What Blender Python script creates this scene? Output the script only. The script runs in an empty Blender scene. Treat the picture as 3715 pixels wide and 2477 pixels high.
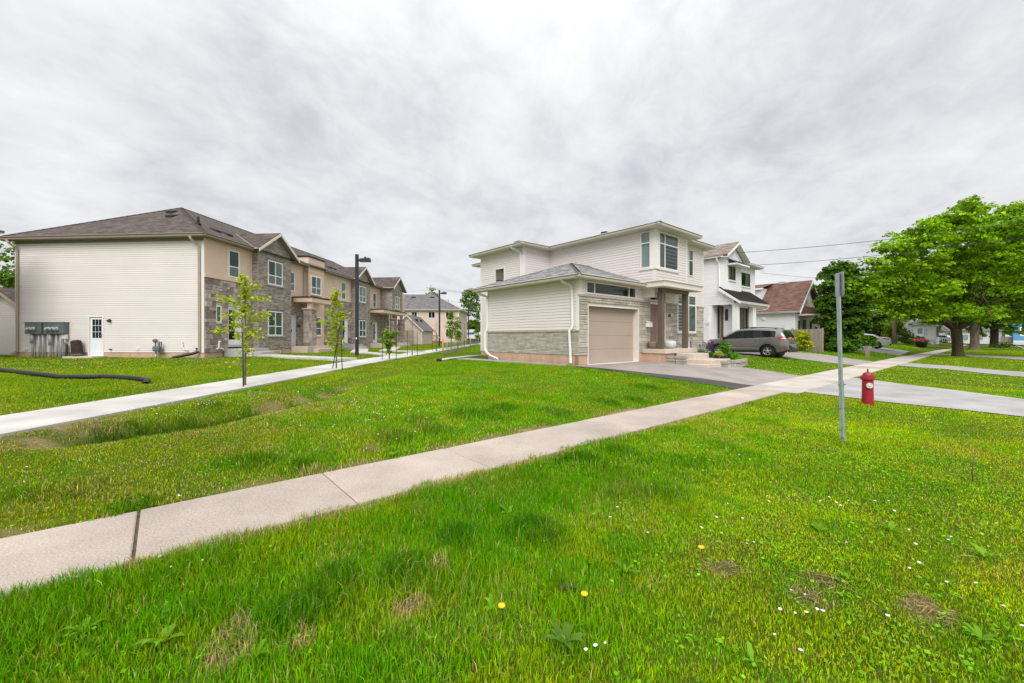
import bpy, bmesh, math, random
import numpy as np
from mathutils import Vector, Matrix
random.seed(7)
R_ = math.radians
scene = bpy.context.scene
COL = scene.collection

# ------------------------------------------------------------------ camera
CAM_H = 1.6
FPX, CX, HY = 1492.0, 1857.0, 1222.0          # focal length, principal x and horizon row in photograph pixels
cam_d = bpy.data.cameras.new('camera')
cam_d.sensor_width = 36.0
cam_d.lens = FPX / 3715.0 * 36.0
cam_d.shift_y = -(1238.5 - HY) / 3715.0
cam_d.shift_x = (1857.5 - CX) / 3715.0
cam_d.clip_start = 0.05
cam_d.clip_end = 4000
cam = bpy.data.objects.new('camera', cam_d)
COL.objects.link(cam)
cam.location = (0, 0, CAM_H)
cam.rotation_euler = (R_(90), 0, 0)
scene.camera = cam

# ------------------------------------------------------------------ sky and sun
SUN_EL, SUN_AZ = R_(43), R_(183)               # azimuth clockwise from +y: the sun stands high behind the camera
world = bpy.data.worlds.new('World')
scene.world = world
world.use_nodes = True
wn, wl = world.node_tree.nodes, world.node_tree.links
wn.clear()
def WN(t, **k):
    n = wn.new(t)
    for a, v in k.items():
        setattr(n, a, v)
    return n
out = WN('ShaderNodeOutputWorld')
sky = WN('ShaderNodeTexSky', sky_type='NISHITA', sun_disc=False, sun_elevation=SUN_EL, sun_rotation=SUN_AZ)
bg1 = WN('ShaderNodeBackground'); bg1.inputs['Strength'].default_value = 0.1
bg2 = WN('ShaderNodeBackground'); bg2.inputs['Strength'].default_value = 1.0
mixs = WN('ShaderNodeMixShader'); mixs.inputs[0].default_value = 0.94
wl.new(sky.outputs[0], bg1.inputs['Color'])
wl.new(bg1.outputs[0], mixs.inputs[1]); wl.new(bg2.outputs[0], mixs.inputs[2])
wl.new(mixs.outputs[0], out.inputs['Surface'])
tc = WN('ShaderNodeTexCoord')
sep = WN('ShaderNodeSeparateXYZ'); wl.new(tc.outputs['Generated'], sep.inputs[0])
def WM(op, a, b=None, clamp=False):
    n = WN('ShaderNodeMath', operation=op, use_clamp=clamp)
    for i, v in enumerate((a, b)):
        if v is None: continue
        if isinstance(v, (int, float)): n.inputs[i].default_value = v
        else: wl.new(v, n.inputs[i])
    return n.outputs[0]
zc = WM('MAXIMUM', sep.outputs['Z'], 0.0)
zz = WM('ADD', zc, 0.30)
u = WM('DIVIDE', sep.outputs['X'], zz); v = WM('DIVIDE', sep.outputs['Y'], zz)
# cloud bands run away from the camera, a little to the right
u2 = WM('ADD', WM('MULTIPLY', u, 0.97), WM('MULTIPLY', v, -0.10))
comb = WN('ShaderNodeCombineXYZ'); wl.new(u2, comb.inputs[0]); wl.new(WM('MULTIPLY', v, 0.85), comb.inputs[1])
n1 = WN('ShaderNodeTexNoise'); n1.inputs['Scale'].default_value = 1.7; n1.inputs['Detail'].default_value = 7; n1.inputs['Roughness'].default_value = 0.52; n1.inputs['Distortion'].default_value = 0.35
n2 = WN('ShaderNodeTexNoise'); n2.inputs['Scale'].default_value = 5.5; n2.inputs['Detail'].default_value = 6; n2.inputs['Roughness'].default_value = 0.6; n2.inputs['Distortion'].default_value = 0.5
wl.new(comb.outputs[0], n1.inputs['Vector']); wl.new(comb.outputs[0], n2.inputs['Vector'])
n3 = WN('ShaderNodeTexNoise'); n3.inputs['Scale'].default_value = 13; n3.inputs['Detail'].default_value = 5; n3.inputs['Roughness'].default_value = 0.6; n3.inputs['Distortion'].default_value = 0.8
wl.new(comb.outputs[0], n3.inputs['Vector'])
nn = WM('ADD', WM('ADD', WM('MULTIPLY', n1.outputs[0], 0.58), WM('MULTIPLY', n2.outputs[0], 0.30)), WM('MULTIPLY', n3.outputs[0], 0.12))
ramp = WN('ShaderNodeValToRGB')
e = ramp.color_ramp.elements
e[0].position = 0.37; e[0].color = (0.352, 0.358, 0.376, 1)
e[1].position = 0.64; e[1].color = (0.545, 0.546, 0.550, 1)
m = e.new(0.50); m.color = (0.462, 0.465, 0.475, 1)
wl.new(nn, ramp.inputs[0])
# an overcast sky is brighter towards the zenith
zen = WM('ADD', 0.98, WM('MULTIPLY', WM('POWER', zc, 3.5), 1.6))
vm = WN('ShaderNodeVectorMath', operation='SCALE'); wl.new(ramp.outputs[0], vm.inputs[0]); wl.new(zen, vm.inputs['Scale'])
wl.new(vm.outputs[0], bg2.inputs['Color'])
sun_d = bpy.data.lights.new('sun', 'SUN')
sun_d.energy = 1.5; sun_d.angle = R_(40); sun_d.color = (1.0, 0.965, 0.92)
sun = bpy.data.objects.new('sun', sun_d); COL.objects.link(sun)
sd = Vector((math.sin(SUN_AZ) * math.cos(SUN_EL), math.cos(SUN_AZ) * math.cos(SUN_EL), math.sin(SUN_EL)))
sun.rotation_euler = sd.to_track_quat('Z', 'Y').to_euler()
sun.location = sd * 50
scene.view_settings.view_transform = 'Standard'
scene.view_settings.look = 'None'
scene.view_settings.exposure = 0.80
scene.view_settings.gamma = 1.0
scene.view_settings.use_curve_mapping = False
scene.cycles.max_bounces = 6
scene.cycles.transparent_max_bounces = 8
scene.cycles.caustics_reflective = False
scene.cycles.caustics_refractive = False

# ------------------------------------------------------------------ frames
TH = R_(49.52); U = (math.sin(TH), math.cos(TH)); D = (-math.cos(TH), math.sin(TH))   # street frame: t along the street, d away from it
PH = R_(4.5); V = (math.sin(PH), math.cos(PH)); RR = (math.cos(PH), -math.sin(PH))   # townhouse frame: a along its front, b out of it
TO = ((740 - CX) / FPX * 21.3, 21.3)
ROT_S = math.pi / 2 - TH
ROT_T = -PH
def td(t, d): return (t * U[0] + d * D[0], t * U[1] + d * D[1])
def ab(a, b): return (TO[0] + a * V[0] + b * RR[0], TO[1] + a * V[1] + b * RR[1])
def to_td(x, y): return x * U[0] + y * U[1], x * D[0] + y * D[1]
def to_ab(x, y):
    x, y = x - TO[0], y - TO[1]
    return x * V[0] + y * V[1], x * RR[0] + y * RR[1]

# ------------------------------------------------------------------ ground heights
def sm(x): 
    x = np.clip(x, 0, 1); return x * x * (3 - 2 * x)
SWALE = np.array([(-6.6, 4.6), (-5.6, 5.7), (-4.9, 6.3), (-4.5, 7.35), (-4.1, 8.3), (-4.05, 11.0), (-3.8, 13.5)])
def walk_x(y): return -7.0 + (y - 5.0) * 0.027
def walk_z(y): return 0.40 + 0.10 * sm((np.asarray(y) - 5) / 15.0)
def ground(x, y):
    x = np.asarray(x, float); y = np.asarray(y, float)
    t = x * U[0] + y * U[1]; d = x * D[0] + y * D[1]
    q = np.clip((d - 5.05) / 5.45, 0, 1)
    rise = 0.46 * (1 - (1 - q) ** 1.6)
    z = rise
    z = z + 0.06 * sm((d - 12) / 14)
    z = z - 0.05 * sm((t - 18) / 30) * (d < 5.05)
    z = z - 0.05 * sm((t - 18) / 30) * (d >= 5.05) * (1 - q)
    z = z + 0.10 * sm((t - 36) / 8) * sm((d - 5.05) / 2.0) * (1 - q)
    z = z + 0.09 * sm((t - 21) / 4) * sm((d - 5.5) / 2.5) * (d < 60)
    # drop to the carriageway
    z = z - 0.16 * sm((-2.6 - d) / 0.5)
    # gentle unevenness of the lawns
    z = z + 0.018 * np.sin(x * 1.1 + 0.7 * y) * np.sin(0.9 * y - 0.4 * x + 1.3) * sm((d - 5.2) / 1.0)
    z = z + 0.012 * np.sin(x * 1.7 - 0.5 * y) * np.sin(1.3 * y + 0.6) * sm((3.6 - d) / .6) * sm((d + 2.4) / .6)
    # the ditch between the walkway and the lawn
    dist = np.full(x.shape, 1e9); dep = np.zeros(x.shape)
    for i in range(len(SWALE) - 1):
        p, r = SWALE[i], SWALE[i + 1]
        k = np.clip(((x - p[0]) * (r[0] - p[0]) + (y - p[1]) * (r[1] - p[1])) / ((r - p) ** 2).sum(), 0, 1)
        dd = np.hypot(x - p[0] - k * (r[0] - p[0]), y - p[1] - k * (r[1] - p[1]))
        w = dd < dist
        f = (i + k) / (len(SWALE) - 1)
        dep = np.where(w, 0.42 * (1 - f) ** 0.7 * sm(f * 6) + 0.02, dep); dist = np.where(w, dd, dist)
    z = z - dep * np.exp(-(dist / 0.36) ** 2)
    # bed of the walkway: flush with the path
    wy = np.clip(y, 0, 70); off = np.abs(x - walk_x(wy))
    blend = sm((1.5 - off) / 0.75) * sm((y - 2) / 2)
    z = z * (1 - blend) + (walk_z(wy) - 0.035) * blend
    return z
def gz(x, y): return float(ground(np.array([x]), np.array([y]))[0])
def at(px, py):
    """ground point seen at a photograph pixel"""
    dx, dz = (px - CX) / FPX, (HY - py) / FPX
    y0, y1 = 1.0, 1.0
    while y1 < 400 and CAM_H + dz * y1 > gz(dx * y1, y1): y0, y1 = y1, y1 * 1.03 + 0.05
    for _ in range(30):
        ym = (y0 + y1) / 2
        if CAM_H + dz * ym > gz(dx * ym, ym): y0 = ym
        else: y1 = ym
    return (dx * y1, y1, gz(dx * y1, y1))

# ------------------------------------------------------------------ materials
MATS = {}
def NT(name):
    m = bpy.data.materials.new(name); m.use_nodes = True
    nt = m.node_tree
    b = nt.nodes['Principled BSDF']
    return m, nt, b
def mat(name, col, rough=0.7, noise=None, noise2=None, bump=None, metal=0.0, spec=0.4, orand=0.0, attr=None, coat=0.0, stretch=None, streak=None):
    """principled material; noise = (scale, amount) value mottling in world space, orand = value change per object, attr = per-piece tint attribute"""
    if name in MATS: return MATS[name]
    m, nt, b = NT(name)
    N = nt.nodes; L = nt.links
    b.inputs['Roughness'].default_value = rough; b.inputs['Metallic'].default_value = metal
    b.inputs['Specular IOR Level'].default_value = spec; b.inputs['Coat Weight'].default_value = coat
    rgb = N.new('ShaderNodeRGB'); rgb.outputs[0].default_value = (*col, 1)
    cur = rgb.outputs[0]
    geo = N.new('ShaderNodeNewGeometry'); pos = geo.outputs['Position']
    if stretch:
        mp = N.new('ShaderNodeMapping'); mp.inputs['Scale'].default_value = stretch; L.new(pos, mp.inputs[0]); pos = mp.outputs[0]
    def scale_by(fac_sock, lo, hi):
        nonlocal cur
        mr = N.new('ShaderNodeMapRange'); mr.inputs['To Min'].default_value = lo; mr.inputs['To Max'].default_value = hi
        L.new(fac_sock, mr.inputs[0])
        vm = N.new('ShaderNodeVectorMath'); vm.operation = 'SCALE'; L.new(cur, vm.inputs[0]); L.new(mr.outputs[0], vm.inputs['Scale'])
        cur = vm.outputs[0]
    for q in (noise, noise2):
        if q:
            n = N.new('ShaderNodeTexNoise'); n.inputs['Scale'].default_value = q[0]; n.inputs['Detail'].default_value = 5; L.new(pos, n.inputs['Vector'])
            mr = N.new('ShaderNodeMapRange'); mr.inputs['From Min'].default_value = 0.3; mr.inputs['From Max'].default_value = 0.7
            L.new(n.outputs[0], mr.inputs[0]); scale_by(mr.outputs[0], 1 - q[1], 1 + q[1])
    if streak:
        mp2 = N.new('ShaderNodeMapping'); mp2.inputs['Scale'].default_value = (streak[0], streak[0], streak[0] * .06); L.new(geo.outputs['Position'], mp2.inputs[0])
        n = N.new('ShaderNodeTexNoise'); n.inputs['Scale'].default_value = 1; n.inputs['Detail'].default_value = 4; L.new(mp2.outputs[0], n.inputs['Vector'])
        mr = N.new('ShaderNodeMapRange'); mr.inputs['From Min'].default_value = 0.3; mr.inputs['From Max'].default_value = 0.7
        L.new(n.outputs[0], mr.inputs[0]); scale_by(mr.outputs[0], 1 - streak[1], 1 + streak[1] * .5)
    if orand:
        oi = N.new('ShaderNodeObjectInfo'); scale_by(oi.outputs['Random'], 1 - orand, 1 + orand)
    if attr:
        at_ = N.new('ShaderNodeAttribute'); at_.attribute_name = 'tint'; scale_by(at_.outputs['Fac'], 1 - attr, 1 + attr)
    L.new(cur, b.inputs['Base Color'])
    if bump:
        n = N.new('ShaderNodeTexNoise'); n.inputs['Scale'].default_value = bump[0]; n.inputs['Detail'].default_value = 4; L.new(pos, n.inputs['Vector'])
        bp = N.new('ShaderNodeBump'); bp.inputs['Strength'].default_value = bump[1]; bp.inputs['Distance'].default_value = 0.02
        L.new(n.outputs[0], bp.inputs['Height']); L.new(bp.outputs[0], b.inputs['Normal'])
    MATS[name] = m
    return m
def shingle_mat(name, ca, cb, cc):
    m, nt, b = NT(name); N = nt.nodes; L = nt.links
    uv = N.new('ShaderNodeUVMap'); uv.uv_map = 'UVMap'
    br = N.new('ShaderNodeTexBrick'); br.inputs['Scale'].default_value = 1.0
    br.inputs['Brick Width'].default_value = 0.30; br.inputs['Row Height'].default_value = 0.14
    br.inputs['Mortar Size'].default_value = 0.006; br.offset = 0.37; br.squash = 1
    br.inputs['Color1'].default_value = (*ca, 1); br.inputs['Color2'].default_value = (*cb, 1); br.inputs['Mortar'].default_value = (*cc, 1)
    L.new(uv.outputs[0], br.inputs['Vector'])
    n = N.new('ShaderNodeTexNoise'); n.inputs['Scale'].default_value = 1.6; n.inputs['Detail'].default_value = 8; n.inputs['Roughness'].default_value = .72; L.new(uv.outputs[0], n.inputs['Vector'])
    mr = N.new('ShaderNodeMapRange'); mr.inputs['From Min'].default_value = .3; mr.inputs['From Max'].default_value = .7; mr.inputs['To Min'].default_value = .62; mr.inputs['To Max'].default_value = 1.42; L.new(n.outputs[0], mr.inputs[0])
    vm = N.new('ShaderNodeVectorMath'); vm.operation = 'SCALE'; L.new(br.outputs[0], vm.inputs[0]); L.new(mr.outputs[0], vm.inputs['Scale'])
    L.new(vm.outputs[0], b.inputs['Base Color']); b.inputs['Roughness'].default_value = .9; b.inputs['Specular IOR Level'].default_value = .2
    # each course lies over the one below: saw-tooth height up the slope
    sx = N.new('ShaderNodeSeparateXYZ'); L.new(uv.outputs[0], sx.inputs[0])
    dv = N.new('ShaderNodeMath'); dv.operation = 'DIVIDE'; dv.inputs[1].default_value = .14; L.new(sx.outputs[1], dv.inputs[0])
    fr = N.new('ShaderNodeMath'); fr.operation = 'FRACT'; L.new(dv.outputs[0], fr.inputs[0])
    iv = N.new('ShaderNodeMath'); iv.operation = 'SUBTRACT'; iv.inputs[0].default_value = 1; L.new(fr.outputs[0], iv.inputs[1])
    n2 = N.new('ShaderNodeTexNoise'); n2.inputs['Scale'].default_value = 9; L.new(uv.outputs[0], n2.inputs['Vector'])
    ad = N.new('ShaderNodeMath'); ad.operation = 'ADD'; L.new(iv.outputs[0], ad.inputs[0]); L.new(n2.outputs[0], ad.inputs[1])
    bp = N.new('ShaderNodeBump'); bp.inputs['Strength'].default_value = .8; bp.inputs['Distance'].default_value = .012
    L.new(ad.outputs[0], bp.inputs['Height']); L.new(bp.outputs[0], b.inputs['Normal'])
    MATS[name] = m; return m
def glass_mat(name, tint, through):
    """window glass: mirrors the sky at its surface and lets the blind or room behind show"""
    m, nt, b = NT(name); N = nt.nodes; L = nt.links
    N.remove(b)
    tr = N.new('ShaderNodeBsdfTransparent'); tr.inputs[0].default_value = (*[c * through for c in tint], 1)
    gl = N.new('ShaderNodeBsdfGlossy'); gl.inputs['Color'].default_value = (.9, .95, .95, 1); gl.inputs['Roughness'].default_value = .015
    fr = N.new('ShaderNodeFresnel'); fr.inputs['IOR'].default_value = 1.5
    mx = N.new('ShaderNodeMixShader'); L.new(fr.outputs[0], mx.inputs[0]); L.new(tr.outputs[0], mx.inputs[1]); L.new(gl.outputs[0], mx.inputs[2])
    # panes are never quite flat
    nz = N.new('ShaderNodeTexNoise'); nz.inputs['Scale'].default_value = 1.3
    geo = N.new('ShaderNodeNewGeometry'); L.new(geo.outputs['Position'], nz.inputs['Vector'])
    bp = N.new('ShaderNodeBump'); bp.inputs['Strength'].default_value = .05; bp.inputs['Distance'].default_value = .05
    L.new(nz.outputs[0], bp.inputs['Height']); L.new(bp.outputs[0], gl.inputs['Normal'])
    L.new(mx.outputs[0], N['Material Output'].inputs['Surface'])
    MATS[name] = m; return m
def leaf_mat(name, trans=.35, rough=.5, spec=.25, gain=1.0):
    """foliage lit from both sides; colour from the per-leaf colour attribute"""
    m, nt, b = NT(name); N = nt.nodes; L = nt.links
    at_ = N.new('ShaderNodeAttribute'); at_.attribute_name = 'Col'
    b.inputs['Roughness'].default_value = rough; b.inputs['Specular IOR Level'].default_value = spec
    L.new(at_.outputs['Color'], b.inputs['Base Color'])
    tl = N.new('ShaderNodeBsdfTranslucent')
    vm = N.new('ShaderNodeVectorMath'); vm.operation = 'MULTIPLY'; vm.inputs[1].default_value = (1.3, 1.25, .4); L.new(at_.outputs['Color'], vm.inputs[0])
    L.new(vm.outputs[0], tl.inputs[0])
    mx = N.new('ShaderNodeMixShader'); mx.inputs[0].default_value = trans
    L.new(b.outputs[0], mx.inputs[1]); L.new(tl.outputs[0], mx.inputs[2]); L.new(mx.outputs[0], N['Material Output'].inputs['Surface'])
    MATS[name] = m; return m

mat('siding_white', (.77, .712, .695), .55, noise=(.6, .03), spec=.35, orand=.025)
mat('siding_cool', (.80, .80, .81), .55, noise=(.6, .03), spec=.35, orand=.03)
mat('siding_tan', (.67, .54, .475), .6, noise=(.6, .04), spec=.3, orand=.02)
mat('trim_white', (.80, .76, .74), .5, noise=(1.5, .03), spec=.4)
mat('trim_cream', (.76, .70, .63), .5, noise=(1.5, .05), spec=.4)
mat('trim_tan', (.40, .335, .265), .5, noise=(1.5, .05), spec=.4)
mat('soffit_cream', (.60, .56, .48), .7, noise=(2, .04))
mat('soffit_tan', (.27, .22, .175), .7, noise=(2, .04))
mat('window_white', (.85, .85, .83), .4, spec=.45)
mat('stucco', (.74, .56, .45), .9, noise=(.9, .05), noise2=(30, .05), bump=(180, .25), spec=.15)
mat('stucco_trim', (.75, .57, .46), .9, noise=(.9, .04), bump=(180, .2), spec=.15)
mat('concrete_pink', (.58, .39, .28), .9, noise=(1.1, .16), noise2=(9, .08), bump=(40, .2), spec=.15, streak=(6, .14))
mat('concrete_pale', (.62, .585, .53), .88, noise=(1.3, .07), noise2=(18, .05), bump=(70, .15), spec=.2)
mat('concrete_step', (.60, .51, .43), .88, noise=(1.3, .1), noise2=(14, .06), bump=(60, .15), spec=.2)
mat('concrete_grey', (.40, .39, .37), .88, noise=(1.1, .12), noise2=(12, .07), bump=(60, .15), spec=.2)
mat('stone_brown', (.36, .30, .27), .9, noise=(5, .22), noise2=(22, .16), bump=(26, .7), spec=.2, orand=.42)
mat('stone_brown_piece', (.36, .30, .27), .9, noise=(5, .22), noise2=(22, .16), bump=(26, .7), spec=.2, attr=.42)
mat('stone_pale', (.46, .42, .365), .9, noise=(4, .16), noise2=(24, .1), bump=(30, .6), spec=.2, orand=.22)
mat('mortar', (.56, .50, .44), .95, noise=(8, .1), spec=.1)
mat('mortar_pale', (.50, .46, .40), .95, noise=(8, .1), spec=.1)
mat('brick_grey', (.335, .29, .26), .9, noise=(7, .12), noise2=(50, .08), bump=(60, .3), spec=.2, attr=.40)
mat('brick_pale', (.46, .425, .37), .9, noise=(5, .12), noise2=(50, .08), bump=(60, .3), spec=.2, attr=.2)
mat('sill_stone', (.47, .40, .335), .85, noise=(5, .1), bump=(60, .2), spec=.2)
mat('wood_brown', (.135, .100, .076), .7, noise=(3, .1), spec=.3)
mat('door_mauve', (.24, .16, .135), .5, noise=(3, .05), spec=.4)
mat('garage_door_tan', (.45, .362, .300), .6, noise=(1.2, .03), noise2=(60, .05), bump=(120, .2), spec=.3)
mat('door_white', (.76, .79, .82), .4, noise=(2, .03), spec=.45)
mat('door_brown', (.12, .085, .055), .5, noise=(2, .1), spec=.4)
mat('black_metal', (.018, .019, .022), .45, noise=(4, .1), spec=.5)
mat('black_cap', (.012, .011, .011), .6, noise=(4, .1))
mat('dark_roof_metal', (.045, .038, .034), .4, noise=(2, .12), metal=.6)
mat('grey_paint_metal', (.13, .16, .17), .5, noise=(3, .1), spec=.45, streak=(14, .12))
mat('galvanised', (.42, .47, .50), .42, noise=(9, .16), noise2=(40, .08), metal=.55, spec=.5)
mat('conduit_grey', (.44, .46, .47), .5, noise=(6, .1), metal=.2)
mat('chrome', (.62, .62, .60), .22, metal=1.0)
mat('alloy', (.60, .59, .56), .3, metal=.85, noise=(20, .1))
mat('rubber', (.016, .016, .017), .8, noise=(12, .2), spec=.3)
mat('black_plastic', (.015, .016, .018), .5, noise=(6, .2), spec=.4)
mat('black_pipe', (.012, .013, .018), .45, noise=(8, .3), spec=.5)
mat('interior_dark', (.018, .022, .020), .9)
mat('interior_mid', (.06, .07, .065), .9)
mat('blind_white', (.50, .56, .54), .8, noise=(2, .05))
mat('blind_green', (.045, .085, .055), .8, noise=(2, .1))
mat('blind_grey', (.30, .34, .35), .8, noise=(2, .05))
mat('hydrant_red', (.36, .010, .028), .38, noise=(9, .10), noise2=(3, .14), spec=.5, bump=(90, .12), streak=(30, .2))
mat('hydrant_white', (.62, .62, .58), .45, noise=(14, .12), noise2=(50, .1), bump=(60, .2))
mat('hydrant_nut', (.17, .10, .08), .6, noise=(30, .3), metal=.4)
mat('bark', (.092, .072, .044), .95, noise=(3, .25), noise2=(24, .25), bump=(16, 1.0), spec=.1, stretch=(1, 1, .22))
mat('bark_pale', (.19, .155, .12), .95, noise=(3, .25), noise2=(20, .22), bump=(14, 1.0), spec=.1, stretch=(1, 1, .2))
mat('bark_young', (.30, .24, .185), .9, noise=(8, .25), bump=(40, .5), spec=.15)
mat('stake_green', (.020, .033, .022), .6, noise=(9, .2))
mat('wood_weathered', (.27, .235, .20), .9, noise=(3, .25), noise2=(40, .2), bump=(30, .5), spec=.15, orand=.28, stretch=(6, 6, .6))
mat('wood_new', (.50, .33, .18), .8, noise=(6, .15), spec=.2, orand=.12)
mat('wood_pole', (.30, .255, .21), .9, noise=(5, .2), bump=(30, .5), stretch=(4, 4, .4))
mat('deck_red', (.33, .12, .05), .8, noise=(5, .15))
mat('terracotta', (.30, .23, .185), .8, noise=(40, .35), bump=(50, .4))
mat('pot_white', (.55, .57, .56), .5, noise=(7, .06))
mat('pot_black', (.010, .010, .013), .35, noise=(8, .2), spec=.5)
mat('flower_purple', (.075, .02, .12), .7, noise=(60, .4))
mat('flower_pink', (.62, .04, .20), .7, noise=(40, .3))
mat('flower_yellow', (.80, .55, .01), .7)
mat('flower_white', (.85, .83, .78), .7)
mat('barrel_brown', (.050, .030, .022), .85, noise=(6, .3), noise2=(30, .2), bump=(50, .4), streak=(20, .2))
mat('red_plastic', (.55, .03, .04), .5)
mat('house_blue', (.115, .36, .62), .7, noise=(1, .05), orand=.03)
mat('house_grey', (.56, .60, .66), .75, noise=(1, .05))
mat('brick_red', (.17, .055, .035), .9, noise=(9, .3))
mat('chimney_brick', (.36, .10, .05), .9, noise=(9, .25))
mat('landscape_stone', (.34, .31, .27), .9, noise=(5, .22), noise2=(25, .12), bump=(20, .7), orand=.25)
mat('limestone', (.55, .52, .47), .9, noise=(6, .2), bump=(18, .7))
mat('soil', (.10, .075, .05), .95, noise=(9, .35), bump=(30, .8))
mat('paint_grey', (.20, .195, .186), .25, metal=.5, spec=.5, coat=.6)
mat('paint_white', (.74, .74, .74), .25, spec=.5, coat=.6)
mat('paint_silver', (.50, .52, .54), .25, metal=.4, coat=.6)
mat('cladding_dark', (.030, .032, .032), .6)
mat('lamp_red', (.50, .012, .02), .15, spec=.6, coat=.5)
mat('lamp_clear', (.72, .62, .60), .12, spec=.6, coat=.5)
mat('lamp_amber', (.72, .28, .10), .15, spec=.6, coat=.5)
mat('car_glass', (.008, .012, .011), .04, spec=.45)
mat('plate_dark', (.10, .11, .12), .5)
mat('sign_back', (.50, .53, .55), .45, noise=(6, .1), metal=.45)
mat('wire', (.03, .03, .035), .6)
mat('brass', (.6, .42, .16), .3, metal=.9)
mat('vent_black', (.02, .02, .02), .7)
mat('sticker_blue', (.10, .10, .35), .5)
shingle_mat('shingle_brown', (.072, .056, .050), (.135, .108, .096), (.05, .038, .034))
shingle_mat('shingle_grey', (.115, .115, .118), (.33, .33, .33), (.08, .08, .082))
shingle_mat('shingle_red', (.130, .068, .052), (.200, .110, .086), (.09, .05, .04))
shingle_mat('shingle_mid', (.13, .122, .122), (.19, .18, .178), (.095, .09, .09))
shingle_mat('shingle_old', (.20, .155, .13), (.30, .25, .22), (.14, .11, .09))
glass_mat('glass', (.80, .90, .86), .95)
glass_mat('glass_green', (.70, .88, .80), .9)
leaf_mat('leaf', .42, .6, .12)
leaf_mat('grass_blade', .36, .9, .02)

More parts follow.
